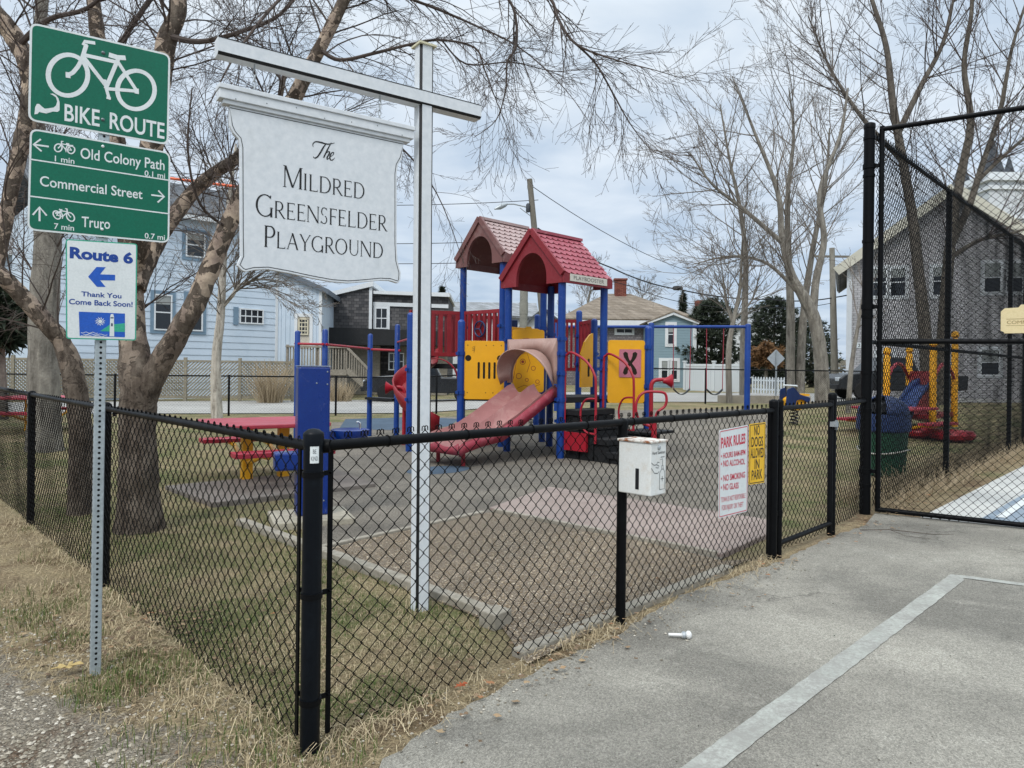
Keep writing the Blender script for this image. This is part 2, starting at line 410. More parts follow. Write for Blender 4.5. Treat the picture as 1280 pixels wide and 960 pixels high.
# play surface, mulch, slab
def rubber_mat():
    s = NM('rubber_surface'); v = s.n('ShaderNodeTexVoronoi'); v.inputs['Scale'].default_value = 95; s.l(s.co, v.inputs['Vector'])
    base = s.mix(s.ramp(s.noise(1.1, 6, .65), [(.35, 0.0), (.68, 1.0)]), lin('#635e56'), lin('#7e776c'))
    base = s.mix(.55, base, s.mix(s.ramp(v.outputs['Color'], [(.1, 0.0), (.9, 1.0)]), .08, .9), 'OVERLAY')
    return s.out(base, .9, v.outputs['Distance'], .6, .006, 0, .2)
GTp = lambda *l: [GT(*p) for p in l]
sheet('play_surface', GTp((398, 690), (404, 640), (408, 575), (415, 528), (560, 521), (700, 516), (960, 511), (958, 560), (972, 655), (900, 700), (740, 690), (600, 655)), .004, rubber_mat())
RBLUE = mat('blue_rubber', '#4a5866', .9, .2, 2, bump=.4, bscale=90, spec=.15)
def oval(name, c, a, b, ang): sheet(name, [(c.x+a*math.cos(t)*math.cos(ang)-b*math.sin(t)*math.sin(ang), c.y+a*math.cos(t)*math.sin(ang)+b*math.sin(t)*math.cos(ang)) for t in [k*math.pi/16 for k in range(32)]], .008, RBLUE)
oval('rubber_patch', G(548, 588), .52, .34, R(45))
sheet('rubber_patch', GTp((424, 536), (432, 524), (520, 521), (575, 524), (560, 533), (500, 538)), .008, RBLUE)
def mulch_mat():
    s = NM('mulch'); v = s.n('ShaderNodeTexVoronoi'); v.inputs['Scale'].default_value = 105; s.l(s.map((1, 1.6, 1), (0, 0, .5)), v.inputs['Vector'])
    base = s.ramp(v.outputs['Color'], [(.1, lin('#857868')), (.45, lin('#ab9f8e')), (.8, lin('#c8bdac'))])
    base = s.mix(s.ramp(v.outputs['Distance'], [(.3, 0.0), (.62, 1.0)]), base, lin('#6b5d4c'))
    base = s.mix(s.ramp(s.noise(1.6, 6, .65), [(.42, 0.0), (.7, .45)]), base, lin('#7b7063'))
    return s.out(base, .95, v.outputs['Distance'], 1.0, .012, 0, .15)
MULCH_PX = [(398, 690), (500, 664), (604, 642), (636, 640), (760, 668), (905, 702), (938, 700), (860, 732), (768, 774), (660, 832), (628, 786)]
MULCH = [G(*p) for p in MULCH_PX]
sheet('mulch_bed', MULCH, .008, mulch_mat())
def slab_mat(name, a, b):
    s = NM(name); col = s.mix(s.ramp(s.noise(1.3, 7, .7), [(.35, 0.0), (.65, 1.0)]), lin(a), lin(b))
    col = s.mix(s.ramp(s.noise(6, 8, .75), [(.52, 0.0), (.72, .45)]), col, lin('#77706a'))
    return s.out(s.mix(.3, col, s.noise(120, 4), 'OVERLAY'), .9, s.noise(120, 4), .4, .005, 0, .2)
PINK = slab_mat('pink_concrete', '#84766f', '#9d8f87')
def slab(name, pts, h, m, k='structure'):
    mb = MB(); n = len(pts)
    mb.add([(p[0], p[1], -.05) for p in pts]+[(p[0], p[1], h) for p in pts], [tuple(range(n, 2*n)), tuple(range(n))[::-1]]+[(i, (i+1) % n, n+(i+1) % n, n+i) for i in range(n)])
    return kind(mb.build(name, m, bevel=.01, fix=True), k)
slab('paved_pad', [G(p[0], p[1], .035) for p in ((612, 634), (686, 608), (968, 650), (970, 662), (902, 692))], .035, PINK)
EDGE_WOOD = None
# the street beyond the park
STREET = mat('street_concrete', '#9d9b96', .9, .18, .6, bump=.2, bscale=40, spec=.2)
def far_y(x): return 20.9+.222*(x+8.3)
sheet('street', [(x, far_y(x)+.9) for x in (-60, -20, -5, 4, 60)]+[(x, far_y(x)+(7.2 if x < -6 else 10.5)) for x in (60, 4, -5, -20, -60)], .010, STREET)
# timber edging boards (each one lies loose: a thing)
def wood_mat(name, a, b, scale=(1, 30, 30), rot=(0, 0, 0)):
    s = NM(name); g = s.noise(1.2, 8, .7, s.map(scale, rot)); col = s.mix(s.ramp(g, [(.3, 0.0), (.7, 1.0)]), lin(a), lin(b))
    col = s.mix(s.ramp(s.noise(2.2, 5), [(.45, 0.0), (.7, .4)]), col, lin('#6d6a5c'))
    return s.out(col, .9, g, .5, .006, 0, .2)
TIMBER = wood_mat('weathered_timber', '#7d776b', '#aaa396', (14, 14, 14))
def board(label, a, b, w, h, z0=0.0, group='timber edging boards'):
    mb = MB(); a, b = Vector(a), Vector(b)
    mb.beam(a+Vector((0, 0, z0+h/2-.02)), b+Vector((0, 0, z0+h/2-.02)), w, h+.04)
    return tag(mb.build('timber_edging', TIMBER, loc=(a+b)/2, bevel=.008), label, 'edging board', group)
board('long grey timber edging board between the lawn and the mulch bed', G(300, 655), G(614, 772), .09, .055)
board('short thick timber block at the open end of the long edging board', G(608, 785), G(630, 777), .13, .09)
board('thin flush timber edging between the mulch bed and the grey play surface', G(402, 686), G(604, 642), .06, .03)
board('dark thin edging along the near side of the pink paved pad', G(618, 641), G(897, 696), .05, .045)
board('pale flat edging board running along the foot of the front fence', G(652, 822)-FN*.03, G(915, 712)-FN*.03, .09, .03)
# ------------------------------------------------------------------ chain-link fences
VINYL = mat('black_vinyl', '#0b0c0e', .45, .2, 6, bump=.05, spec=.10, dirt='#1c1f22', damt=.2, scuff=False)
VINYL_NAVY = mat('black_post_paint', '#090e14', .38, .2, 5, bump=.05, spec=.16, dirt='#1d242b', damt=.25, scuff=False)
WIRE = mat('black_wire', '#08090a', .6, .15, 9, bump=.0, spec=.08, scuff=False)
STEEL = mat('galvanised_steel', '#a7adb0', .5, .18, 9, bump=.15, metal=.55, dirt='#7d8285')
from mathutils import noise as mno
def weave(mb, a, d, n, L, z0, z1, D=.079, r=.0021, sides=4, knuckle=True, zf=None):
    """woven wires: every wire zigzags between its neighbours, bending round them front and back"""
    k = int(L/(D/2)); h = D/2; m = int((z1-z0)/h)
    for i in range(k):
        s0 = i*h; pts = []; base = a+d*s0; zz = zf(base) if zf else 0
        for j in range(m+1):
            odd = (i+j) % 2; wb = Vector((s0*1.6, j*h*1.9, 1.3)); bow = mno.noise(wb)*.014; sag = mno.noise(wb*1.7+Vector((7, 3, 0)))*.006
            pts.append(a+d*(s0+(h*1.06 if odd else -h*.06))+n*((.0028 if odd else -.0028)+bow)+d*sag+Vector((0, 0, zz+z0+j*h+sag)))
        if knuckle:
            t = pts[-1]; odd = (i+m) % 2; sgn = -1 if odd else 1
            pts += [t+d*(.010*sgn)+Vector((0, 0, .016)), t+d*(.020*sgn)+Vector((0, 0, .012)), t+d*(.021*sgn)+Vector((0, 0, -.006))]
        mb.tube(pts, r, sides, cap=False)
def post(mb, p, r, z1, cap='dome', n=18):
    p = Vector((p[0], p[1], 0))
    prof = [(r, -.05), (r, z1-.055), (r*1.07, z1-.055), (r*1.07, z1-.012), (r*1.0, z1-.004), (r*.55, z1+.008), (.001, z1+.011)]
    if cap == 'plain': prof = [(r, -.05), (r, z1-.004), (r*.9, z1), (.001, z1)]
    mb.lathe(p, prof, n)
def band(mb, p, r, z, w=.022):
    mb.lathe(Vector((p[0], p[1], z)), [(r, -w/2), (r*1.12, -w/2), (r*1.12, w/2), (r, w/2)], 18)

# front fence with the corner post
t = thing('chain_link_fence', 'black chain-link fence along the car park with the stout corner post', 'fence', FA)
FRONT_L = (FB-FA).length
mb = MB(); post(mb, FA, .0375, 1.245); cpost = mb.build('corner_post', VINYL_NAVY, t)
for z in (.20, .61, 1.078):
    mb = MB(); band(mb, FA, .0375, z)
    for dd in (FD, LD): mb.box(FA+dd*.062+Vector((0, 0, z)), (.05, .006, .020), math.atan2(dd.y, dd.x)); mb.tube([FA+dd*.075-FN*.014+Vector((0, 0, z)), FA+dd*.075+FN*.018+Vector((0, 0, z))], .005, 6)
    mb.build('brace_band', VINYL, cpost)
mb = MB()
fr = Frame(FA, math.atan2(FD.y, FD.x)); 
lf = Frame(FA+FN*.0, 0)
p15 = G(770, 775); S1 = (p15-FA).dot(FD)
mb = MB(); post(mb, FA+FD*S1, .030, 1.20); mb.build('line_post', VINYL, t)
mb = MB(); post(mb, FB, .036, 1.265); gp = mb.build('gate_post', VINYL, t)
mb = MB(); mb.tube([FA+FD*.035+Vector((0, 0, 1.185)), FB-FD*.03+Vector((0, 0, 1.185))], .0215, 14); mb.lathe(FA+FD*.04+Vector((0, 0, 1.185)), [(.026, -.03), (.029, 0), (.026, .03)], 14, Matrix.Rotation(R(90), 3, 'Y').to_3x3()); mb.build('top_rail', VINYL, t)
for s_ in (.085, FRONT_L-.07):
    mb = MB(); mb.box(FA+FD*s_-FN*.012+Vector((0, 0, .62)), (.020, .007, 1.16), FANG); mb.build('tension_bar', VINYL, t)
mb = MB(); weave(mb, FA+FD*.09-FN*.018, FD, FN, FRONT_L-.16, .035, 1.232, sides=5, r=.0026); mb.build('wire_mesh', WIRE, t)
for i in range(9):
    mb = MB(); q = FA+FD*(.35+i*.45)+Vector((0, 0, 1.185)); ax = FD
    mb.tube([q+(Vector((0, 0, 1))*math.cos(a)+FN*math.sin(a))*.0245 for a in [k*.7 for k in range(9)]], .0024, 5, closed=True); mb.build('tie_wire', WIRE, t)
# sticker BE KIND comes with the lettering helpers below

# fence along the verge
LFL = 11.2
t = thing('chain_link_fence', 'black chain-link fence running along the straw verge behind the route signs', 'fence', LA+LD*.1)
mb = MB(); mb.tube([LA+LD*.035+Vector((0, 0, 1.185)), LA+LD*LFL+Vector((0, 0, 1.215))], .0215, 12); mb.build('top_rail', VINYL, t)
mb = MB(); weave(mb, LA+LD*.09+LN*.012, LD, LN, LFL, .02, 1.235, sides=4, r=.0026); mb.build('wire_mesh', WIRE, t)
for px in ((150, 727), (38, 655)):
    q = G(*px); s_ = (q-LA).dot(LD); mb = MB(); post(mb, LA+LD*s_, .031, 1.225); mb.build('line_post', VINYL, t)
mb = MB(); post(mb, LA+LD*(LFL-1.4), .031, 1.225); mb.build('line_post', VINYL, t)
mb = MB(); mb.box(LA+LD*.085+LN*.012+Vector((0, 0, .62)), (.020, .007, 1.16), math.atan2(LD.y, LD.x)); mb.build('tension_bar', VINYL, t)

# walk-in gate between its two posts
GP2 = G(1038, 666)
g0 = FB+FD*.095+FN*.01; g1 = FB+FD*((GP2-FB).dot(FD)-.06)+FN*.01
t = thing('gate', 'closed black chain-link gate between two thick posts', 'gate', g0)
mb = MB(); post(mb, g0, .026, 1.265, 'dome'); mb.build('gate_stile', VINYL, t)
mb = MB(); post(mb, g1, .022, 1.24, 'plain'); mb.build('gate_stile', VINYL, t)
for z in (.10, 1.20):
    mb = MB(); mb.tube([g0+Vector((0, 0, z)), g1+Vector((0, 0, z))], .021, 12); mb.build('gate_rail', VINYL, t)
mb = MB(); weave(mb, g0+FD*.03, FD, FN, (g1-g0).length-.05, .04, 1.235, sides=4, r=.0029); mb.build('wire_mesh', WIRE, t)
for z in (.35, 1.0):
    mb = MB(); band(mb, g0, .027, z, .05); mb.box(g0-FD*.045+Vector((0, 0, z)), (.06, .02, .035), FANG); mb.build('hinge', VINYL, t)
mb = MB(); mb.box(g1+FN*.03+Vector((0, 0, 1.02)), (.075, .05, .045), FANG); mb.box(g1+FN*.03+FD*.05+Vector((0, 0, 1.01)), (.02, .02, .09), FANG); mb.build('latch', STEEL, t)

# short piece between the gate and the tall post
q0 = FB+FD*((GP2-FB).dot(FD)); SL = (TP-q0).length; sd_ = (TP-q0).normalized(); sn = Vector((sd_.y, -sd_.x, 0))
t = thing('chain_link_fence', 'short low piece of black chain-link between the gate and the tall court post', 'fence', q0)
mb = MB(); post(mb, q0, .037, 1.30); mb.build('gate_post', VINYL, t)
mb = MB(); mb.tube([q0+Vector((0, 0, 1.2)), TP-sd_*.05+Vector((0, 0, 1.2))], .0215, 12); mb.build('top_rail', VINYL, t)
mb = MB(); weave(mb, q0+sd_*.06, sd_, sn, SL-.12, .04, 1.235, r=.003); mb.build('wire_mesh', WIRE, t)

# tall court fence: runs away in the line of the front fence
ZT = 4.16
t = thing('court_fence', 'tall black chain-link court fence running away beside the small playset', 'fence', TP)
CL = 17.0
mb = MB(); post(mb, TP, .055, ZT, 'dome'); tp = mb.build('corner_post', VINYL, t)
for z in (.3, 1.1, 1.5, 2.1, 2.9, 3.6, 4.0):
    mb = MB(); band(mb, TP, .055, z, .03); mb.box(TP+FD*.085+Vector((0, 0, z)), (.06, .008, .028), FANG); mb.build('brace_band', VINYL, tp)
mb = MB(); mb.tube([TP+FD*.13+Vector((0, 0, z)) for z in (.08, ZT-.1)], .010, 6); mb.build('tension_bar', VINYL, t)
for z in (ZT-.10, 1.83):
    mb = MB(); mb.tube([TP+FD*.05+Vector((0, 0, z)), TP+FD*CL+Vector((0, 0, z))], .024, 12); mb.build('rail', VINYL, t)
posts_px = [(1180, 600), (1240, 567)]
for px in posts_px:
    q = G(*px); s_ = (q-TP).dot(FD); mb = MB(); post(mb, TP+FD*s_, .038, ZT-.08, 'plain'); mb.build('line_post', VINYL, t)
for s_ in (9.4, 12.4, 15.4):
    mb = MB(); post(mb, TP+FD*s_, .038, ZT-.08, 'plain'); mb.build('line_post', VINYL, t)
mb = MB(); weave(mb, TP+FD*.14+FN*.03, FD, FN, CL-.2, .06, ZT-.07, sides=3, r=.0040); mb.build('wire_mesh', WIRE, t)
# wide court gate leaf, turned towards the car park
GL = 3.3; gn = Vector((cg.y, -cg.x, 0))
t = thing('court_gate', 'wide tall black chain-link court gate over the grey court apron', 'gate', TP+cg*.1)
k0 = TP+cg*.10
for z, z2 in ((.05, .03), (1.83, 1.80), (ZT-.08, ZT-.06)):
    mb = MB(); mb.tube([k0+Vector((0, 0, z)), k0+cg*GL+Vector((0, 0, z2))], .026, 12); mb.build('gate_rail', VINYL, t)
for s_ in (.02, GL):
    mb = MB(); mb.tube([k0+cg*s_+Vector((0, 0, .03)), k0+cg*s_+Vector((0, 0, ZT-.05))], .026, 12); mb.build('gate_stile', VINYL, t)
mb = MB(); weave(mb, k0+cg*.04+gn*.02, cg, gn, GL-.06, .02, ZT-.09, sides=4, r=.0031); mb.build('wire_mesh', WIRE, t)
for z in (.45, 2.2, 3.7):
    mb = MB(); band(mb, TP, .057, z, .05); mb.box(TP+cg*.075+Vector((0, 0, z)), (.09, .02, .04), GATE_ANG); mb.build('hinge', VINYL, t)

# far park fence along the street
t = thing('chain_link_fence', 'low black chain-link fence along the street at the far side of the park', 'fence', (-8.3, far_y(-8.3), 0))
x0, x1 = -22.0, 16.0
fd = Vector((1, .222, 0)).normalized(); fn = Vector((fd.y, -fd.x, 0))
a = Vector((x0, far_y(x0), 0)); L = (Vector((x1, far_y(x1), 0))-a).length
pts = [a+fd*(i*.8)+Vector((0, 0, T((a+fd*(i*.8)).x, (a+fd*(i*.8)).y)+1.16)) for i in range(int(L/.8)+1)]
mb = MB(); mb.tube(pts, .022, 8); mb.build('top_rail', VINYL, t)
i = 0; s_ = (Vector((-8.3, far_y(-8.3), 0))-a).length % 3.05
while s_ < L:
    q = a+fd*s_; mb = MB(); z = T(q.x, q.y); post(mb, q, .032, z+1.2, 'plain', 10); mb.build('line_post', VINYL, t); s_ += 3.05
mb = MB(); weave(mb, a, fd, fn, L, .03, 1.16, D=.085, r=.0018, sides=3, knuckle=False, zf=lambda p: T(p.x, p.y)); mb.build('wire_mesh', WIRE, t)
# ------------------------------------------------------------------ lettering
UPV0 = Vector((0, 0, 1))
_tc = {}
def glyphs(txt, bold=0.0):
    k = (txt, bold)
    if k in _tc: return _tc[k]
    cu = bpy.data.curves.new('lettering', 'FONT'); cu.body = txt; cu.size = 1; cu.fill_mode = 'FRONT'; cu.offset = bold; cu.resolution_u = 4
    o = bpy.data.objects.new('lettering', cu); COL.objects.link(o); bpy.context.view_layer.update()
    ev = o.evaluated_get(bpy.context.evaluated_depsgraph_get()); me = ev.to_mesh()
    v = [(p.co.x, p.co.y) for p in me.vertices]; f = [tuple(p.vertices) for p in me.polygons]
    ev.to_mesh_clear(); bpy.data.objects.remove(o); bpy.data.curves.remove(cu)
    _tc[k] = (v, f); return _tc[k]
CAP = max(p[1] for p in glyphs('H')[0])
def write(mb, fr, txt, l, r, cap, off=.0015, bold=.0, shear=0.0):
    """baseline from frame point l to frame point r (s,z), letters cap metres tall"""
    v, f = glyphs(txt, bold); x0, x1 = min(p[0] for p in v), max(p[0] for p in v)
    (s0, z0), (s1, z1) = l, r; k = cap/CAP
    vs_ = []
    for x, y in v:
        t = (x-x0)/(x1-x0); vs_.append(fr.pt(s0+(s1-s0)*t+shear*y*k, z0+(z1-z0)*t+y*k, off))
    mb.add(vs_, f)
def seg(mb, fr, pts, w, off, closed=False):
    """a flat ribbon of width w along 2D frame points"""
    n = len(pts); L_, R_ = [], []
    ws = w if hasattr(w, '__len__') else [w]*n
    for i, p in enumerate(pts):
        a = pts[i-1] if (i > 0 or closed) else pts[i]; b = pts[(i+1) % n] if (i < n-1 or closed) else pts[i]
        dx, dz = b[0]-a[0], b[1]-a[1]; q = math.hypot(dx, dz) or 1; nx, nz = -dz/q*ws[i]/2, dx/q*ws[i]/2
        L_.append(fr.pt(p[0]+nx, p[1]+nz, off)); R_.append(fr.pt(p[0]-nx, p[1]-nz, off))
    vs_ = L_+R_; fs = [(n+i, n+(i+1) % n, (i+1) % n, i) for i in range(n if closed else n-1)]
    mb.add(vs_, fs)
def ring(fr, c, r, n=40): return [(c[0]+r*math.cos(2*math.pi*i/n), c[1]+r*math.sin(2*math.pi*i/n)) for i in range(n)]
def rrect(s0, s1, z0, z1, r, n=5):
    out = []
    for cx, cz, a0 in ((s1-r, z0+r, -90), (s1-r, z1-r, 0), (s0+r, z1-r, 90), (s0+r, z0+r, 180)):
        for i in range(n+1): a = R(a0+90*i/n); out.append((cx+r*math.cos(a), cz+r*math.sin(a)))
    return out
def quadpts(pts, r, n=4):
    """rounded corners on any convex outline (counter-clockwise)"""
    out = []; k = len(pts)
    for i in range(k):
        a, b, c = Vector(pts[i-1]), Vector(pts[i]), Vector(pts[(i+1) % k]); p0 = b+(a-b).normalized()*r; p1 = b+(c-b).normalized()*r
        for j in range(n+1):
            t = j/n; out.append(tuple(p0*(1-t)**2+b*2*t*(1-t)+p1*t*t))
    return out
def inset(pts, d):
    out = []; k = len(pts)
    for i in range(k):
        a, b, c = pts[i-1], pts[i], pts[(i+1) % k]; dx, dz = c[0]-a[0], c[1]-a[1]; q = math.hypot(dx, dz) or 1
        out.append((b[0]-dz/q*d, b[1]+dx/q*d))
    return out
_SER = {'M': 1.0, 'I': .30, 'L': .66, 'D': .86, 'R': .76, 'E': .66, 'G': .88, 'N': .92, 'S': .56, 'F': .60, 'P': .64, 'A': .86, 'Y': .80, 'O': .94, 'U': .86}
def serif_letter(c):
    """quads of a light roman capital, cap height 1"""
    th, tn, q = .105, .044, []; w = _SER[c]
    def V(x, y0=0, y1=1, t=th): q.append([(x-t/2, y0), (x+t/2, y0), (x+t/2, y1), (x-t/2, y1)])
    def Hz(x0, x1, y): q.append([(x0, y-tn/2), (x1, y-tn/2), (x1, y+tn/2), (x0, y+tn/2)])
    def Dg(x0, y0, x1, y1, t): q.append([(x0-t/2, y0), (x0+t/2, y0), (x1+t/2, y1), (x1-t/2, y1)])
    def S(x, y, l=.11, r=.11):
        s = 1 if y < .5 else -1; y0 = y; q.append([(x-l, y0), (x+r, y0), (x+r*.45, y0+s*.03), (x-l*.45, y0+s*.03)] if s > 0 else [(x-l*.45, y0-.03), (x+r*.45, y0-.03), (x+r, y0), (x-l, y0)])
    def tip(x, y, dy): q.append([(x-.017, y), (x+.017, y), (x+.017, y+dy), (x-.03, y+dy*.2)])
    def Arc(cx, cy, rx, ry, a0, a1, n=14, t=th):
        for i in range(n):
            r4 = []
            for a, s in ((a0+(a1-a0)*i/n, 1), (a0+(a1-a0)*(i+1)/n, 1), (a0+(a1-a0)*(i+1)/n, -1), (a0+(a1-a0)*i/n, -1)):
                a = R(a); h = (tn+(t-tn)*abs(math.cos(a))**1.5)/2; r4.append((cx+(rx+s*h)*math.cos(a), cy+(ry+s*h)*math.sin(a)))
            q.append(r4)
    if c == 'M': V(.10, t=tn*1.2); V(.90); Dg(.5, .02, .12, 1, th); Dg(.5, .02, .88, 1, tn*1.3); S(.10, 0); S(.90, 0); S(.08, 1, .1, .04); S(.92, 1, .04, .1)
    if c == 'I': V(.15); S(.15, 0); S(.15, 1)
    if c == 'L': V(.16); S(.16, 0); S(.16, 1); Hz(.16, .62, tn/2); tip(.62, 0, .17)
    if c == 'D': V(.16); S(.16, 0, .11, .02); S(.16, 1, .11, .02); Hz(.16, .40, tn/2); Hz(.16, .40, 1-tn/2); Arc(.38, .5, .42, .483, -90, 90)
    if c in 'RP':
        V(.16); S(.16, 0); S(.16, 1, .11, .02); Hz(.16, .36, 1-tn/2); Hz(.16, .36, .47); Arc(.36, .727, .23, .257, -90, 90, 10)
        if c == 'R': Dg(.72, 0, .34, .47, th*1.1); S(.73, 0, .05, .1)
    if c in 'EF':
        V(.16); S(.16, 1, .11, .02); Hz(.16, .58, 1-tn/2); tip(.58, 1, -.15); Hz(.16, .48, .52); tip(.48, .44, .16)
        S(.16, 0)
        if c == 'E': Hz(.16, .61, tn/2); tip(.61, 0, .17)
    if c == 'G': Arc(.48, .5, .41, .483, 48, 318, 22); V(.80, .0, .40); S(.80, .41, .1, .1); tip(.76, .98, -.2)
    if c == 'N': V(.12, t=tn*1.2); V(.82, t=tn*1.2); Dg(.82, 0, .13, 1, th*1.15); S(.12, 0); S(.10, 1, .09, .03); S(.82, 1)
    if c == 'S':
        Arc(.29, .745, .19, .24, 40, 250, 12, .07); Arc(.27, .255, .21, .24, -145, 72, 12, .07); tip(.46, .98, -.18); tip(.07, .02, .2)
    if c == 'A': Dg(.10, 0, .44, 1, tn*1.3); Dg(.78, 0, .42, 1, th*1.1); Hz(.20, .66, .36); S(.10, 0, .09, .09); S(.78, 0, .09, .09)
    if c == 'Y': V(.40, 0, .48); Dg(.40, .46, .08, 1, th); Dg(.40, .46, .74, 1, tn*1.3); S(.40, 0); S(.08, 1, .09, .09); S(.74, 1, .08, .08)
    if c == 'O': Arc(.47, .5, .40, .483, 0, 360, 28)
    if c == 'U': V(.16, .34, 1); V(.74, .34, 1, tn*1.2); Arc(.45, .34, .29, .323, 180, 360, 14, .06); S(.16, 1); S(.74, 1, .09, .09)
    return q
def write_serif(mb, fr, word, l, r, capb, caps, off=.002):
    """large first letter, small capitals after it"""
    ws = [_SER[c]*(capb if i == 0 else caps) for i, c in enumerate(word)]; gap = .035*capb
    tot = sum(ws)+gap*(len(word)-1); kx = math.hypot(r[0]-l[0], r[1]-l[1])/tot; s = 0.0
    for i, c in enumerate(word):
        h = capb if i == 0 else caps
        for qd in serif_letter(c):
            pts = []
            for x, y in qd:
                t = (s+x*h)/tot; pts.append(fr.pt(l[0]+(r[0]-l[0])*t, l[1]+(r[1]-l[1])*t+y*h, off))
            mb.add(pts, [(0, 1, 2, 3)])
        s += ws[i]+gap

# ------------------------------------------------------------------ route signs on their post
SGREEN = mat('sign_green', '#00614a', .38, .08, 2.5, bump=.01, spec=.35, dirt='#0d5b46', damt=.3, scuff=False)
SWHITE = mat('sign_white', '#d6dcdc', .4, .06, 4, bump=.03, spec=.45, dirt='#a9afae', damt=.3)
SALU = mat('sign_back', '#9da2a4', .45, .15, 6, metal=.6)
SBLUE = mat('sign_blue', '#1b55b4', .4, .12, 6, spec=.45); SNAVY = mat('sign_navy', '#173f8c', .4, .1, 6)
SRED = mat('sign_red', '#c32a44', .45, .15, 6); SYEL = mat('sign_yellow', '#e9b51c', .42, .1, 4, dirt='#b08a2a', damt=.3); SBLACK = mat('sign_black', '#15161a', .5, .1, 8)
SGRN2 = mat('emblem_green', '#35a184', .45, .1, 6)
SP = G(119, 841)
SF = Frame(SP+Vector((.0081, 0, 2.4))+Vector((math.sin(R(35)), -math.cos(R(35)), 0))*.030, R(35))
sh = SF.hit
rsp = thing('route_sign_post', 'perforated galvanized post carrying two green bike route signs and a small white one', 'sign post', SP)
# perforated square post: dark discs on its faces paint the shade inside its holes
mb = MB(); px0 = P(119, 841, SP.y); topz = 2.98
def post_center(z): return Vector((SP.x+(z/2.98)*.010, SP.y, z))
mb.beam(post_center(-.05), post_center(topz), .046, .046, up=(math.cos(R(35)), math.sin(R(35)), 0))
mb.build('post', mat('galvanised_post', '#a4aeb2', .5, .16, 14, bump=.25, bscale=60, metal=.35, dirt='#7f898d', damt=.5), rsp, bevel=.004)
HOLE_SHADE = mat('post_hole_shade', '#0c0e10', .9, .0)
for sidx in range(2):
    mb = MB(); ang = R(35)-sidx*R(90); f2 = Frame((0, 0, 0), ang)
    z = .05
    while z < topz-.02:
        c = post_center(z); f2.o = c; n = [(.0062*math.cos(k*math.pi/5), z+.0062*math.sin(k*math.pi/5)) for k in range(10)]
        mb.prism(f2, n, .0226, .0237); z += .0254
    mb.build('hole_shade_row', HOLE_SHADE, rsp)
def sign_plate(fr, corners_px, r, border, name, face, rim, parent, thick=.003, off=0.0, label=None, edge=.0):
    pts = [fr.hit(*p) for p in corners_px]; out = quadpts(pts, r)
    mb = MB(); mb.prism(fr, out, off-thick, off); pl = mb.build(name, rim, parent, loc=fr.pt(*pts[0]) if parent is None else None)
    mb = MB(); mb.flat(fr, quadpts([tuple(Vector(p)+((Vector(pts[i-1])-Vector(p)).normalized()+(Vector(pts[(i+1) % 4])-Vector(p)).normalized())*border) for i, p in enumerate(pts)], max(r-border, .004)), off+.0007)
    mb.build('face_film', face, pl)
    return pl
bike = sign_plate(SF, [(35, 150.5), (210.5, 181.5), (213, 68), (37.5, 27.5)], .035, .009, 'bike_route_sign', SGREEN, SWHITE, rsp)
def stroke_set(lines):
    return lines
def draw_bike(mb, X, w, off):
    """X maps (x,y) of the big sign's pixels to frame points"""
    k = [0]
    def st(pts, ww, closed=False): k[0] += 1; seg(mb, SF, [X(*p) for p in pts], ww, off+k[0]*.00008, closed)
    for c, r in (((85, 94), 25.5), ((170, 112.5), 24)):
        st([(c[0]+r*.97*math.cos(2*math.pi*i/36), c[1]+r*math.sin(2*math.pi*i/36)) for i in range(36)], w*1.15, True)
    st([(85, 94), (91, 91), (97, 84), (102, 75), (108, 56)], w); st([(109, 57.5), (104, 55), (106, 52), (119, 54)], w*.9)
    st([(106, 69), (147, 78)], w); st([(105, 72), (133, 108)], w); st([(148, 73), (132, 111)], w); st([(147, 77), (171, 114)], w*.9); st([(133, 111), (171, 114)], w*.9)
    st([(136, 68.5), (147, 72), (157, 72.5)], w*1.3); st([(130.5, 101), (132, 108), (136, 122)], w*.8); st([(128, 100.5), (133, 101.5)], w*.7); st([(133, 122), (138.5, 123.5)], w*.7)
    st([(82, 93.5), (88, 94.5)], w*1.5); st([(168, 113.5), (173.5, 114.5)], w*1.5)
mb = MB(); draw_bike(mb, lambda x, y: sh(x, y), .0175, .0012); mb.build('bicycle_symbol', SWHITE, bike); mb = MB()
cape = [(43, 143), (44, 134), (46, 130), (49, 130), (52, 133), (56, 136), (61, 135.5), (67, 134.5), (70, 132), (71.5, 127), (70, 122), (66, 119), (62.5, 117.5), (66, 117), (70, 119), (73, 123), (74.5, 128), (74.5, 138), (72, 140), (66, 139.5), (58, 142), (53, 141), (49, 140), (47, 142.5)]
mb.flat(SF, [sh(*p) for p in cape][::-1], .0016); mb.build('cape_emblem', SWHITE, bike); mb = MB()
write(mb, SF, 'BIKE', sh(80.5, 150.5), sh(124.5, 158), .076, .0014, .016); mb.build('lettering', SWHITE, bike); mb = MB(); write(mb, SF, 'ROUTE', sh(137, 160.5), sh(205.5, 173.5), .076, .0014, .016)
mb.build('lettering', SWHITE, bike)
BOLT = mat('bolt_head', '#70777a', .45, .2, 30, metal=.7)
for px in ((129, 66), (128.5, 149.5)):
    mb = MB(); c = SF.pt(*sh(*px)); ax = Matrix((SF.d, Vector((0, 0, 1)), SF.n)).transposed(); mb.lathe(c, [(.008, 0), (.008, .003), (.005, .006), (.001, .007)], 10, ax); mb.build('bolt', BOLT, bike)
dirs = sign_plate(SF, [(34, 287.5), (211.5, 304), (213, 190.5), (37.5, 160)], .035, .008, 'direction_sign', SGREEN, SWHITE, rsp)
o_ = .0013
for a, b in (((37.5, 199), (212, 225.5)), ((36, 245), (211.5, 267.3))): mb = MB(); seg(mb, SF, [sh(*a), sh(*b)], .006, o_); mb.build('divider_line', SWHITE, dirs)
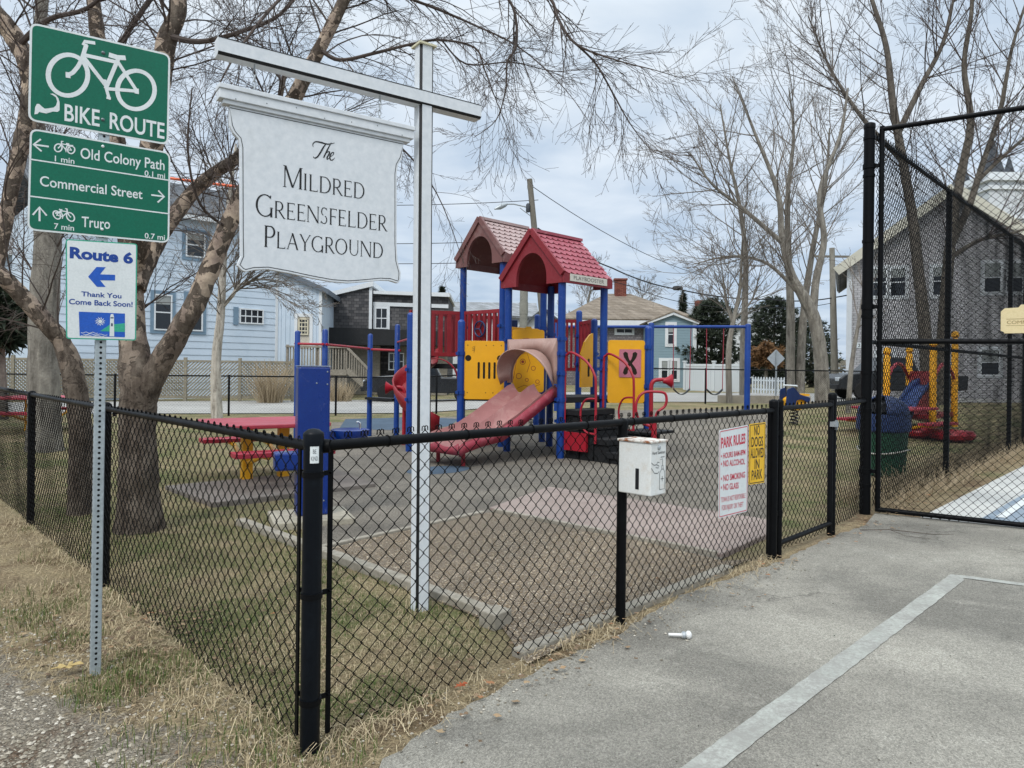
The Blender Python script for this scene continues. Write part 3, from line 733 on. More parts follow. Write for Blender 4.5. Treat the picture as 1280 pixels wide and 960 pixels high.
for sset in (([(61, 183.3), (42.5, 180.8)], [(51, 174), (41.8, 180.7), (52, 189.2)]), ([(189, 243.7), (204.5, 245.7)], [(197.8, 238.2), (205.2, 245.9), (197, 253)]), ([(49.4, 276.5), (49.4, 259.7)], [(41, 268.7), (49.4, 258.9), (58.4, 269.6)])):
    mb = MB()
    for i, l in enumerate(sset): seg(mb, SF, [sh(*p) for p in l], .0075, o_+.0001*(i+1))
    mb.build('arrow', SWHITE, dirs)
for (txt, l, r, cap) in (('Old Colony Path', (100.5, 197.6), (205.6, 212.8), .049), ('1 min', (68.5, 201.6), (93, 205), .026), ('0.1 mi', (180.6, 219.6), (206.2, 223.4), .026), ('Commercial Street', (49.8, 239-7), (178, 248.8), .045), ('7 min', (67.5, 286.0), (92.5, 288.5), .026), ('Truro', (102, 283.4), (137.5, 286.2), .048), ('0.7 mi', (180.8, 297.8), (206, 300.2), .026)):
    mb = MB(); write(mb, SF, txt, sh(*l), sh(*r), cap, o_+.0001, .010); mb.build('lettering', SWHITE, dirs)
for cx, cy, k, fl in ((81, 184.6, .19, 1), (79.5, 268.3, .20, -1)):
    sl_ = .17; mb = MB()
    draw_bike(mb, lambda x, y, cx=cx, cy=cy, k=k, fl=fl: sh(cx+(x-128)*k*fl, cy+(y-95+(-(x-128)*.21))*k+(x-128)*k*fl*sl_*.9), .0048, o_+.0002)
    mb.flat(SF, [sh(cx+fl*2.5, cy-4), sh(cx+fl*10.5, cy-3), sh(cx+fl*10.5, cy-.8), sh(cx+fl*2.5, cy-1.8)][::-1 if fl > 0 else 1], o_+.0011); mb.build('bicycle_symbol', SWHITE, dirs)
for px in ((128.5, 183), (127.5, 286.5)):
    mb = MB(); mb.lathe(SF.pt(*sh(*px)), [(.007, 0), (.007, .003), (.004, .005), (.001, .006)], 10, ax); mb.build('bolt', SWHITE, dirs)
r6 = sign_plate(SF, [(82.5, 423.5), (170, 425.8), (171.5, 304.8), (82, 298.8)], .014, .0055, 'town_route_sign', SWHITE, SGRN2, rsp, off=.004)
mb = MB(); o_ = .0054
write(mb, SF, 'Route 6', sh(87, 322), sh(166, 329.3), .048, o_, .045); mb.build('lettering', SNAVY, r6); mb = MB()
arrow = [(110, 346), (120.5, 333.8), (132, 334.2), (125, 343), (143.7, 343.6), (143.7, 350.8), (125, 350.4), (132, 358.8), (121, 358.6)]
mb.flat(SF, [sh(*p) for p in arrow][::-1], o_); mb.build('arrow', SBLUE, r6); mb = MB()
write(mb, SF, 'Thank You', sh(101.5, 370.2), sh(151.6, 373), .022, o_, .02); mb.build('lettering', SNAVY, r6); mb = MB(); write(mb, SF, 'Come Back Soon!', sh(86, 380), sh(165.6, 383.8), .024, o_, .02)
mb.build('lettering', SNAVY, r6)
q = lambda *l: [sh(*p) for p in l][::-1]
mb = MB(); mb.flat(SF, q((98.4, 389.6), (156, 392), (156, 421.6), (99.5, 419.8)), o_); mb.build('sky_panel', SBLUE, r6)
mb = MB(); mb.flat(SF, q((125, 414), (137, 406), (155.8, 404), (155.8, 415)), o_+.0003); mb.build('hill_panel', SGRN2, r6)
mb = MB(); mb.flat(SF, q((137.5, 396), (138.5, 392.6), (141.3, 392.6), (142.3, 396), (142.6, 420.6), (136.8, 420.3)), o_+.0006)
c = sh(125, 401.8); mb.flat(SF, ring(SF, c, .0085, 14), o_+.0004)
for i in range(11):
    a = 2*math.pi*i/11; seg(mb, SF, [(c[0]+.011*math.cos(a), c[1]+.011*math.sin(a)), (c[0]+.0215*math.cos(a+.25), c[1]+.0215*math.sin(a+.25))], [.005, .001], o_+.0004)
for k, (x0, x1, y) in enumerate(((101, 122, 415.5), (104, 134, 417.5), (101, 130, 419.2))):
    seg(mb, SF, [sh(x0+(x1-x0)*i/12, y+.8*math.sin(i*1.3)+(x0+(x1-x0)*i/12-100)*.03) for i in range(13)], .0022, o_+.0004)
mb.build('emblem', SWHITE, r6)
mb = MB(); mb.flat(SF, q((138, 396.5), (141.8, 396.6), (141.9, 398.2), (137.9, 398.1)), o_+.0008); mb.flat(SF, q((138.6, 404), (140.8, 404.1), (140.9, 408), (138.4, 407.9)), o_+.0008); mb.build('emblem_detail', mat('emblem_grey', '#4d5a6c', .5), r6)

# ------------------------------------------------------------------ playground sign: post, arm and hanging board
WPAINT = mat('white_paint', '#cfd4d8', .5, .03, 2.2, bump=.06, bscale=30, spec=.35, dirt='#b4b7b3', damt=.22, scuff=False)
BPAINT = mat('black_paint', '#131416', .5, .1, 5)
PB = G(525, 761); A35 = R(35)
ptop = P(530, 60, PB.y)
sg = thing('sign_gallows', 'tall white wooden post with a long crossarm and black chamfered edges', 'sign post', PB)
dA = Vector((math.cos(A35), math.sin(A35), 0)); nA = Vector((dA.y, -dA.x, 0))
lean = Vector((ptop.x-PB.x, 0, ptop.z))
W = .094; ch = .014
def chamfer_post(mbw, mbb, base, top, w, c):
    for z0, z1 in ((base, top),):
        v = []
        h = w/2
        prof = [(-h+c, -h), (h-c, -h), (h, -h+c), (h, h-c), (h-c, h), (-h+c, h), (-h, h-c), (-h, -h+c)]
        for p in (z0, z1): v += [p+dA*x-nA*y for x, y in prof]
        n = 8
        for i in range(n):
            (mbw if i % 2 == 0 else mbb).add([v[i], v[(i+1) % n], v[n+(i+1) % n], v[n+i]], [(0, 1, 2, 3)])
        mbw.add(v[n:], [tuple(range(8))])
mbw, mbb = MB(), MB(); mbw.mi = 0
chamfer_post(mbw, mbb, PB+Vector((0, 0, -.05)), PB+lean, W, ch)
pp = mbw.build('post', WPAINT, sg); mbb.build('black_chamfer', BPAINT, pp)
mb = MB(); mb.box(PB+lean+Vector((0, 0, .006)), (W*1.25, W*1.25, .012), A35); mb.build('post_cap', mat('cap_wood', '#c9c3a5', .6, .15, 8), pp)
# crossarm, let into the front of the post
AF = Frame(PB+lean*.93+nA*(W/2+.010), A35)
(al, zlt), (ar, zrt) = AF.hit(273, 45), AF.hit(602, 131)
zt = (zlt+zrt)/2; zb_ = (AF.hit(274, 66)[1]+AF.hit(602, 149)[1])/2
hB = zt-zb_; tB = .085
mbw, mbb = MB(), MB()
prof = [(0, zb_+ch), (0, zt-.003), (-.003, zt), (-tB, zt), (-tB, zb_), (-ch, zb_)]   # (off, z); the front lower edge is chamfered and black
rows = [[AF.pt(s_, z, o2) for o2, z in prof] for s_ in (al, ar)]
for i in range(len(prof)):
    j = (i+1) % len(prof); (mbb if i == 5 else mbw).add([rows[0][i], rows[1][i], rows[1][j], rows[0][j]], [(0, 1, 2, 3)])
mbw.add(rows[0], [tuple(range(6))]); mbw.add(rows[1], [tuple(range(6))[::-1]])
arm = mbw.build('crossarm', WPAINT, sg, fix=True); mbb.build('black_chamfer', BPAINT, arm)
mb = MB(); seg(mb, AF, [(al, zt-.003), (ar, zt-.003)], .005, .0012); mb.build('black_edge_line', BPAINT, arm)
# hanging board
BF = Frame(AF.pt(0, 0, -tB/2+.012), A35); bh = BF.hit
(bl, z1), (br, z2) = bh(273, 109), bh(515, 157); zrt_ = (z1+z2)/2; zrb = (bh(273, 131)[1]+bh(515, 178)[1])/2
BOARDC = BF.pt((bl+br)/2, zrb-.4)
hb = thing('hanging_sign', 'white scalloped playground sign board hanging from the crossarm', 'sign board', BOARDC)
mb = MB(); c = (bl+br)/2
mb.prism(BF, [(bl, zrb+.022), (br, zrb+.022), (br, zrt_-.025), (bl, zrt_-.025)], -.045, .030)
mb.prism(BF, [(bl-.004, zrt_-.025), (br+.004, zrt_-.025), (br+.004, zrt_), (bl-.004, zrt_)], -.052, .038)
mb.prism(BF, [(bl+.02, zrb), (br-.02, zrb), (br-.02, zrb+.022), (bl+.02, zrb+.022)], -.034, .019)
rail = mb.build('top_rail', WPAINT, hb, bevel=.003)
for k in range(7):
    mb = MB(); mb.lathe(BF.pt(bl+.08+k*(br-bl-.16)/6, zrb+.03+.012*(k % 3), .030), [(.0035, 0), (.003, .0012), (.0005, .0014)], 8, Matrix((BF.d, UPV0, BF.n)).transposed()); mb.build('screw', BOLT, rail)
outl = [(286.5, 139), (287, 157), (291, 166), (298, 174), (300, 184), (300.5, 300), (301, 320), (297, 329), (296.5, 332), (302, 338), (307, 340), (318, 337.5), (335, 337), (360, 341.5), (390, 348), (415, 352.5), (435, 354), (455, 352.5), (475, 350.5), (487, 351), (497, 354), (500, 350), (500.5, 341), (496.5, 326), (495.5, 305), (495.5, 218), (497, 207), (502, 198), (504, 184)]
outl = [bh(*p) for p in outl]
outl[0] = (outl[0][0], zrb-.001); outl[-1] = (outl[-1][0], zrb-.001)
mb = MB(); mb.prism(BF, outl, -.022, .006); pan = mb.build('board', WPAINT, hb, bevel=.002)
mb = MB(); ins = inset(outl, .013); ins = [(s_, min(z, zrb-.013)) for s_, z in ins]; seg(mb, BF, ins, .0038, .0070, True); mb.build('border_line', BPAINT, pan)
mb = MB(); bo = .0072
mb = MB(); write_serif(mb, BF, 'MILDRED', bh(353, 233.5), bh(455, 249.5), .118, .092, bo); mb.build('lettering', BPAINT, pan)
mb = MB(); write_serif(mb, BF, 'GREENSFELDER', bh(318.5, 269.5), bh(483, 289.5), .120, .092, bo); mb.build('lettering', BPAINT, pan)
mb = MB(); write_serif(mb, BF, 'PLAYGROUND', bh(328, 308.5), bh(478, 323.3), .116, .090, bo); mb.build('lettering', BPAINT, pan); mb = MB()
for l, w_ in (([(391, 184), (390.5, 180.5), (394, 177.5), (401, 178.5), (409, 180.5), (418, 179)], [.002, .005, .006, .009, .007, .002]), ([(408, 179.5), (404, 184), (400, 191), (396.5, 196), (393, 198), (391, 196)], [.003, .008, .009, .008, .006, .004]),
              ([(413.5, 178.5), (408.5, 188), (404, 197.5)], [.003, .008, .007]), ([(404.5, 196), (408, 191), (411, 189.8), (411.2, 192), (408.5, 197), (408.5, 199.4), (411, 198)], [.002, .004, .006, .008, .008, .006, .002]),
              ([(412.5, 196.5), (416, 193.5), (416.5, 191), (414, 191.5), (411.8, 196), (412.5, 200), (415, 200.3), (418, 197.5)], [.002, .004, .005, .006, .008, .007, .005, .002])):
    sm_ = []; wm_ = []
    P2 = [Vector(bh(*p)) for p in l]
    for i in range(len(P2)-1):
        p0, p1, p2, p3 = P2[max(i-1, 0)], P2[i], P2[i+1], P2[min(i+2, len(P2)-1)]
        for k in range(5):
            t_ = k/5; sm_.append(tuple(.5*((2*p1)+(p2-p0)*t_+(2*p0-5*p1+4*p2-p3)*t_*t_+(3*p1-p0-3*p2+p3)*t_**3))); wm_.append(w_[i]+(w_[i+1]-w_[i])*t_)
    seg(mb, BF, sm_+[tuple(P2[-1])], wm_+[w_[-1]], bo)
mb.build('lettering', BPAINT, pan)
for px in (318, 475):
    s_ = bh(px, 100)[0]; mb = MB()
    p0 = BF.pt(s_, zrt_, 0); n = 5; hgt = zb_-zrt_; st = hgt/n
    for i in range(n):
        c = p0+Vector((0, 0, st*(i+.5))); d = dA if i % 2 else nA
        mb.tube([c+d*(.009*math.cos(a))+Vector((0, 0, st*.62*math.sin(a))) for a in [k*math.pi/5 for k in range(10)]], .0028, 5, closed=True)
    mb.build('hanger_chain', STEEL, hb)

# ------------------------------------------------------------------ signs and box on the front fence
FF = Frame(FA+FN*.012, FANG); fh = FF.hit
def bordered_sign(name, label, cat, corners, face, line, r=.018):
    pts = [FF.hit(*p) for p in corners]; t = thing(name, label, cat, FF.pt(*pts[0]))
    pl = MB(); pl.prism(FF, quadpts(pts, r), .004, .007); o = pl.build('plate', face, t)
    lines = quadpts([tuple(Vector(p)+((Vector(pts[i-1])-Vector(p)).normalized()+(Vector(pts[(i+1) % 4])-Vector(p)).normalized())*.010) for i, p in enumerate(pts)], r*.7)
    mb = MB(); seg(mb, FF, lines, .006, .0078, True); mb.build('border_line', line, t)
    return t
pr = bordered_sign('park_rules_sign', 'white park rules sign with red lettering wired to the fence', 'sign', [(897, 648), (933, 639), (934, 531), (898, 538)], SWHITE, SRED)
mb = MB(); o_ = .0080
for txt, l, r, cap, b in (('PARK RULES', (900, 560), (930.5, 553.5), .070, .03), ('• HOURS 8AM-8PM', (900, 573.5), (930.5, 568), .038, .02), ('• NO ALCOHOL', (900, 583.5), (930, 580), .042, .02), ('• NO SMOKING', (900, 602), (930, 596.5), .042, .02), ('• NO GLASS', (900, 613), (922, 610), .042, .02), ('TOWN IS NOT RESPONSIBLE', (900, 628), (930.5, 622), .036, 0), ('FOR INJURY OR THEFT', (901, 638), (928, 633), .036, 0)):
    mb = MB(); write(mb, FF, txt, fh(*l), fh(*r), cap, o_, b); mb.build('lettering', SRED, pr)
nd = bordered_sign('no_dogs_sign', 'yellow no dogs sign beside the park rules sign', 'sign', [(935, 606), (954.5, 603), (956, 527.5), (936, 530)], SYEL, SBLACK, .012)
mb = MB()
for txt, l, r in (('NO', (941.5, 544), (948.5, 543)), ('DOGS', (938, 558.5), (952.5, 557)), ('ALLOWED', (937.2, 572.5), (953.5, 571)), ('IN', (942, 586), (948, 585.2)), ('PARK', (938.3, 600), (951.5, 597.5))):
    mb = MB(); write(mb, FF, txt, fh(*l), fh(*r), .072, o_, 0.012); mb.build('lettering', SBLACK, nd)
# hand sanitizer box, fixed to the outside of the line post
pc = FA+FD*S1; bw, bd, bhh = .160, .220, .300
ctr = pc+FN*(.03+bd/2)
zb0 = .785
bx = thing('sanitizer_box', 'white metal sanitizer box with rusty lid on the line post', 'dispenser box', ctr+Vector((0, 0, zb0)))
BOXW = mat('box_enamel', '#d9dbd8', .38, .06, 5, bump=.03, spec=.5, dirt='#b9a58a', damt=.35)
RUSTY = NM('rusty_enamel'); RUSTY = RUSTY.out(RUSTY.mix(RUSTY.ramp(RUSTY.noise(14, 7, .7), [(.48, 0.0), (.6, 1.0)]), lin('#cfccc4'), lin('#8a5430')), .6, RUSTY.noise(60), .3, .003)
mb = MB(); mb.box(ctr+Vector((0, 0, zb0+bhh/2)), (bw, bd, bhh), FANG); mb.build('body', BOXW, bx, bevel=.006)
mb = MB(); mb.box(ctr+Vector((0, 0, zb0+bhh+.006)), (bw+.016, bd+.016, .014), FANG); mb.build('lid', RUSTY, bx, bevel=.004)
fl_ = Frame(ctr-FD*(bw/2+.001), FANG-R(90)); # face turned to the left
fl_ = Frame(ctr-FD*(bw/2), FANG+R(-90))
mb = MB(); mb.prism(fl_, rrect(-.012+.02, .012+.02, zb0+.03, zb0+.15, .003), .0, .0012); mb.build('viewing_slot', SBLACK, bx)
f3 = Frame(ctr+FN*(bd/2), FANG)
mb = MB(); o_ = .0012
write(mb, f3, 'Hand Sanitizer', (-.065, zb0+.235), (.068, zb0+.235), .017, o_, 0); mb.build('lettering', SBLACK, bx); mb = MB()
z = zb0
for l in ([(.012, z+.03), (.066, z+.03), (.066, z+.125), (.05, z+.145), (.03, z+.145), (.012, z+.125), (.012, z+.03)], [(.032, z+.145), (.032, z+.165), (.048, z+.165), (.048, z+.145)], [(.040, z+.165), (.040, z+.205), (.018, z+.20)], [(.02, z+.215), (.06, z+.215)],
          [(.039, z+.075), (.039, z+.105)], [(.024, z+.09), (.054, z+.09)], [(-.075, z+.19), (-.05, z+.175), (-.02, z+.175), (.005, z+.165), (-.005, z+.155), (-.03, z+.16)], [(-.075, z+.16), (-.045, z+.13), (-.01, z+.125), (.006, z+.135)], [(-.02, z+.175), (-.012, z+.19), (.006, z+.185)]):
    seg(mb, f3, l, .0035, o_)
mb.build('hand_symbol', SBLACK, bx)
mb = MB(); mb.lathe(f3.pt(.0, zb0+.272), [(.014, 0), (.014, .004), (.009, .009), (.001, .010)], 12, Matrix((f3.d, Vector((0, 0, 1)), f3.n)).transposed()); mb.build('lock', STEEL, bx)
mb = MB(); mb.box(pc+FN*.034+Vector((0, 0, zb0+.26)), (.09, .012, .03), FANG); mb.build('bracket', STEEL, bx)
# sticker on the corner post, following its curve
mb = MB(); vd = math.atan2(-FA.y, -FA.x+.0)+.12; rr = .0388
rows = [[FA+Vector((math.cos(vd+a)*rr, math.sin(vd+a)*rr, z)) for a in [(-.44+.88*i/8) for i in range(9)]] for z in (1.125, 1.19)]
mb.sm = True; mb.grid(rows); stk = mb.build('sticker', SWHITE, cpost)
f4 = Frame(FA+Vector((math.cos(vd), math.sin(vd), 0))*.0, vd+R(90)); 
mb = MB()
for txt, a0, a1, zz in (('BE', -.16, .16, 1.162), ('KIND', -.32, .32, 1.135)):
    v, f = glyphs(txt, 0.0); x0, x1 = min(p[0] for p in v), max(p[0] for p in v)
    mb.add([FA+Vector((math.cos(vd+a0+(a1-a0)*(x-x0)/(x1-x0))*(rr+.0006), math.sin(vd+a0+(a1-a0)*(x-x0)/(x1-x0))*(rr+.0006), zz+y*.0165/CAP)) for x, y in v], f)
mb.build('lettering', mat('sticker_ink', '#5f6468', .5), stk)
# cream sign on the court gate
CF = Frame(k0+gn*.035, GATE_ANG); ch_ = CF.hit
CREAM = mat('cream_board', '#d9c79b', .45, .1, 5, dirt='#b09a66', damt=.3)
a0 = ch_(1251, 388); a1 = ch_(1251, 415); aw = .62
s0, s1 = a0[0], a0[0]+aw; zt_, zb2 = a0[1], a1[1]
pts = [(s0+.03, zb2-.015), (s1-.03, zb2-.015), (s1-.025, zb2), (s1, zb2+.012), (s1, zt_-.012), (s1-.03, zt_+.018), (s1-.14, zt_+.022), (s1-.16, zt_+.05), (s0+.16, zt_+.05), (s0+.14, zt_+.022), (s0+.03, zt_+.018), (s0, zt_-.012), (s0, zb2+.012), (s0+.025, zb2)]
ct = thing('court_sign', 'cream notched sign board fixed to the court gate', 'sign', CF.pt(s0, zb2))
mb = MB(); mb.prism(CF, pts, .0, .012); mb.build('board', CREAM, ct, bevel=.002)
mb = MB(); GOLD = mat('gold_ink', '#7d6636', .5)
write(mb, CF, 'COMMUNITY COURT', (s0+.05, (zt_+zb2)/2-.03), (s1-.05, (zt_+zb2)/2-.03), .032, .0128, 0)
seg(mb, CF, [(s0+.045, (zt_+zb2)/2+.018), (s1-.045, (zt_+zb2)/2+.018)], .004, .0128); seg(mb, CF, [(s0+.045, (zt_+zb2)/2-.045), (s1-.045, (zt_+zb2)/2-.045)], .003, .0128)
mb.build('lettering', GOLD, ct)
# ------------------------------------------------------------------ play structure
PBLUE = mat('play_blue', '#05357f', .38, .18, 1.6, bump=.05, spec=.45, dirt='#2a5a9a', damt=.3)
PDBLUE = mat('play_navy', '#122a55', .45, .2, 2)
PRED = mat('play_red', '#83161f', .45, .18, 1.6, bump=.05, spec=.45, dirt='#9c3f47', damt=.3)
PRED2 = mat('rail_red', '#9b1a2a', .4, .15, 3, bump=.04, spec=.45)
ROOFRED = mat('roof_red', '#7b1e27', .55, .15, 1.5, dirt='#8f4248', damt=.35)
TILERED = mat('tile_faded_red', '#9b4c57', .6, .2, 1.2, dirt='#b98488', damt=.5)
TILEPALE = mat('tile_faded_grey', '#a8928e', .65, .15, 1.4, dirt='#c2b4b0', damt=.5)
ROOFPALE = mat('roof_faded', '#6f4a47', .6, .2, 1.4, dirt='#94807c', damt=.45)
SLIDEPINK = mat('slide_faded_pink', '#92605d', .5, .2, .9, bump=.08, dirt='#b8998f', damt=.5)
PYEL = mat('play_yellow', '#e0a012', .42, .10, 1.4, bump=.05, spec=.45, dirt='#c98d22', damt=.3)
PPINK = mat('panel_pink', '#b06a78', .5, .12, 3)
BLACKDECK = mat('black_deck', '#111214', .7, .2, 5, bump=.2, dirt='#2b2a29', damt=.3)
HOLEBLK = mat('panel_cutout', '#20180c', .9, .1)
e1 = Vector((.7071, .7071, 0)); e2 = Vector((-.7071, .7071, 0)); UPV = Vector((0, 0, 1))
A_ = 1.14
cF = G(700, 573); cF.z = 0; cR = cF+e1*A_; cL = cF+e2*1.27; cB = cF+e1*A_+e2*1.27
dF = Vector((-.19, cF.y+1.59, 0)); dL = dF+e2*A_; dR = dF+e1*A_; dB = dF+(e1+e2)*A_
XV = Vector((1, 0, 0)); wL = cL-XV*.84; wR = cR+XV*.80; wLL = Vector((-1.80, 12.6, 0))
ps = thing('play_structure', 'large blue, red and yellow play structure with two gabled roofs and a double slide', 'playground', (cF.x, cF.y+.6, 0))
def pl_post(p, z1, r=.066, collars=(), domed=True):
    mb = MB(); p = Vector((p.x, p.y, 0)); prof = [(r, -.05), (r, z1-r*.8)]+([(r*math.cos(a), z1-r*.8+r*.8*math.sin(a)) for a in (R(20), R(45), R(65), R(80))]+[(.001, z1)] if domed else [(r, z1)])
    zt = T(p.x, p.y); mb.lathe(p+UPV*0, [(rr, z+(zt if i == 0 else 0)) for i, (rr, z) in enumerate(prof)], 16); o = mb.build('post', PBLUE, ps)
    for z in collars:
        mb = MB(); mb.lathe(p+UPV*z, [(r, -.035), (r*1.16, -.035), (r*1.16, .035), (r, .035)], 16)
        for a in (0.6, 2.6, 4.2): mb.box(p+Vector((math.cos(a)*r*1.3, math.sin(a)*r*1.3, z)), (.05, .03, .05), a)
        mb.build('collar', PBLUE, o)
for p, col in ((cF, (.62, .98, 1.42, 1.75, 2.0)), (cR, (1.0, 1.5, 1.7)), (cL, (1.0, 1.75, 2.0)), (cB, (1.0, 1.9, 2.15))): pl_post(p, 3.06, collars=col, domed=False)
for p in (dF, dL, dR, dB): pl_post(p, 3.62, collars=(1.5, 2.3), domed=False)
pl_post(wL, 2.36, collars=(1.05, 1.75)); pl_post(wR, 2.28, collars=(1.2, 1.9)); pl_post(wLL, 2.46, collars=(.92, 1.45))
wB1 = Vector((1.62, 14.1, 0)); wB2 = Vector((1.42, 15.2, 0)); pl_post(wB1, 2.5, collars=(1.5, 1.8)); pl_post(wB2, 2.75, collars=(1.6, 2.2)); pl_post(Vector((.55, 15.8, 0)), 2.7, collars=(1.9,))
# decks
def deck(p, q, r, s, z, th=.10):
    mb = MB(); c = [Vector(x) for x in (p, q, r, s)]
    mb.add([x+UPV*(z-th) for x in c]+[x+UPV*z for x in c], [(3, 2, 1, 0), (4, 5, 6, 7), (0, 1, 5, 4), (1, 2, 6, 5), (2, 3, 7, 6), (3, 0, 4, 7)]); mb.build('deck', BLACKDECK, ps, bevel=.01, fix=True)
D1, D2 = 1.02, 1.55
deck(cF, cR, cB, cL, D1); deck(dF, dR, dB, dL, D2); deck(cR, wR, wB1, cB, D1-.02)
deck(wL, cL, dF-e2*.02, dL, D2-.55); deck(dL+XV*-.02, dL-XV*1.1, dB-XV*1.3, dB-XV*.02, D2+.02)
# roofs
def roof(base, z_e, z_r, ov, mt, mtile, skirt=.15, wid=A_):
    """gable on the e2 side, ridge along e1; base = front corner"""
    o = base-e1*ov; Ln = A_+2*ov; hw = wid/2+ov; mid = base+e2*(wid/2)
    gf = Frame(mid-e1*ov, math.atan2(-e2.y, -e2.x))     # seen from the gable side, s runs towards F
    mb = MB(); rt = []
    # gable boards with an arched opening, front and back
    def gable(fr, o0, o1):
        n = 18; inn = [(-.36*math.cos(math.pi*i/n), z_e-skirt+.10+.46*math.sin(math.pi*i/n)) for i in range(n+1)]
        inn = [(-.36, z_e-skirt)]+inn+[(.36, z_e-skirt)]
        ou = []
        for i, (s, z) in enumerate(inn):
            f = -1+2*i/(len(inn)-1); ou.append((f*hw if abs(f) > 0 else 0, z_r-(z_r-z_e)*abs(f)))
        ou[0] = (-hw, z_e-skirt); ou[-1] = (hw, z_e-skirt); ou[1] = (-hw, z_e); ou[-2] = (hw, z_e)
        m = len(inn); v = [fr.pt(*p, o0) for p in inn]+[fr.pt(*p, o0) for p in ou]+[fr.pt(*p, o1) for p in inn]+[fr.pt(*p, o1) for p in ou]
        fs = []
        for i in range(m-1): fs += [(i, i+1, m+i+1, m+i), (2*m+i, 3*m+i, 3*m+i+1, 2*m+i+1), (i, 2*m+i, 2*m+i+1, i+1), (m+i, m+i+1, 3*m+i+1, 3*m+i)]
        mb.add(v, fs)
    gable(gf, -.06, 0.0); g2 = Frame(mid+e1*(A_+ov), gf.ang); gable(g2, 0.0, .06)
    # raised bargeboards along the rakes
    for sgn in (-1, 1):
        a, b = gf.pt(0, z_r+.03, .012), gf.pt(sgn*(hw+.015), z_e+.0, .012); mb.beam(a, b, .05, .10)
        for dz in ():
            pass
        a, b = gf.pt(sgn*hw, z_e-skirt/2, .0), g2.pt(sgn*hw, z_e-skirt/2, 0); mb.beam(a, b, .05, skirt)
        # slope boards under the tiles
        p = [gf.pt(0, z_r, -.03), gf.pt(sgn*hw, z_e, -.03), g2.pt(sgn*hw, z_e, .03), g2.pt(0, z_r, .03)]
        q = [x-UPV*.05 for x in p]; mb.add(p+q, [(0, 1, 2, 3), (7, 6, 5, 4), (0, 4, 5, 1), (1, 5, 6, 2), (2, 6, 7, 3), (3, 7, 4, 0)])
    ro = mb.build('roof', mt, ps, fix=True)
    tb = MB(); nr, nc = 8, 9
    for sgn in (-1, 1):
        dn = (gf.pt(sgn*hw, z_e, 0)-gf.pt(0, z_r, 0)); slope = dn.length; dn.normalize(); nrm = dn.cross(e1)*(1 if sgn > 0 else -1)
        if nrm.z < 0: nrm = -nrm
        for i in range(nr):
            for j in range(-1, nc+1):
                wv = Ln/nc; x0 = j*wv+(wv/2 if i % 2 else 0); top = gf.pt(0, z_r, 0)+dn*(slope*i/nr-.01)
                xs = [max(0, min(Ln, x0+wv*t_/6)) for t_ in range(7)]
                if xs[-1]-xs[0] < 1e-3: continue
                lift = .026
                low = [top+dn*(slope/nr*(.72+.42*math.sin(math.pi*t_/6)))+e1*x+nrm*lift for t_, x in enumerate(xs)]
                upp = [top+e1*x+nrm*.010 for x in xs]; bot = [p-nrm*.024 for p in low]
                n = 7; tb.add(upp+low+bot, [(k, k+1, n+k+1, n+k) for k in range(n-1)]+[(n+k, n+k+1, 2*n+k+1, 2*n+k) for k in range(n-1)])
    tb.beam(gf.pt(0, z_r+.035, .01), g2.pt(0, z_r+.035, -.01), .09, .05)
    tb.build('roof_tiles', mtile, ro)
    return gf, hw, ro
gf1, hw1, ro1 = roof(cF, 3.08, 3.85, .09, ROOFRED, TILERED, wid=1.27)
gf2, hw2, ro2 = roof(dF, 3.64, 4.37, .10, ROOFPALE, TILEPALE)
pf = Frame(cF-e1*.10-e2*(hw1-1.27/2+.027), math.atan2(e1.y, e1.x))
mb = MB(); mb.prism(pf, [(.16, 2.965), (A_+.02, 2.965), (A_+.02, 3.085), (.16, 3.085)], .0, .008); nm = mb.build('name_plate', mat('plate_cream', '#c9c4b8', .5, .1, 6), ro1)
mb = MB(); write(mb, pf, 'PLAYBOOSTER', (.25, 2.995), (A_-.07, 2.995), .062, .0095, 0.0); mb.build('lettering', mat('plate_ink', '#57534d', .6), nm)
# panels
def panel(p, q, z0, z1, m, name='panel', r=.05, th=.03, m0=.07):
    p, q = Vector((p.x, p.y, 0)), Vector((q.x, q.y, 0)); d = q-p; fr = Frame(p, math.atan2(d.y, d.x)); L = d.length
    mb = MB(); mb.prism(fr, rrect(m0, L-m0, z0, z1, r), -th/2, th/2); return fr, L, mb.build(name, m, ps, bevel=.004)
fr, L, o = panel(wL, cL, .93, 1.98, PYEL, m0=.05)
mb = MB()
for i in range(5):
    x = .32+i*.095; mb.flat(fr, rrect(x-.02, x+.02, 1.30, 1.60, .019), .0165)
for x in (.13, L-.14): mb.flat(fr, ring(fr, (x, 1.67), .055, 18), .0165)
mb.build('cutout', HOLEBLK, o)
mb = MB()
for x in (.12, .45, .58, L-.12):
    for z in (1.05, 1.90): mb.flat(fr, ring(fr, (x, z), .011, 8), .0175)
for k in range(3): seg(mb, fr, [(.20, 1.80+k*.03), (.25, 1.83+k*.03), (.23, 1.77+k*.03)], .008, .0175)
mb.build('screw', mat('scuffed_bolt', '#7c5a1d', .6), o)
fr, L, o = panel(cR+XV*.02, wR, .90, 2.02, PYEL, m0=.06)
mb = MB(); mb.prism(fr, rrect(.26, L-.13, 1.36, 1.86, .02), .016, .026); o2 = mb.build('inset_panel', PPINK, o)
mb = MB(); cx, cz = (.26+L-.13)/2, 1.61
for sx in (-1, 1):
    for sz in (-1, 1):
        seg(mb, fr, [(cx, cz), (cx+sx*.045, cz+sz*.06), (cx+sx*.075, cz+sz*.12), (cx+sx*.085, cz+sz*.175), (cx+sx*.075, cz+sz*.20)], [.05, .055, .075, .085, .04], .0268+.0003*(3+sx+2*sz))
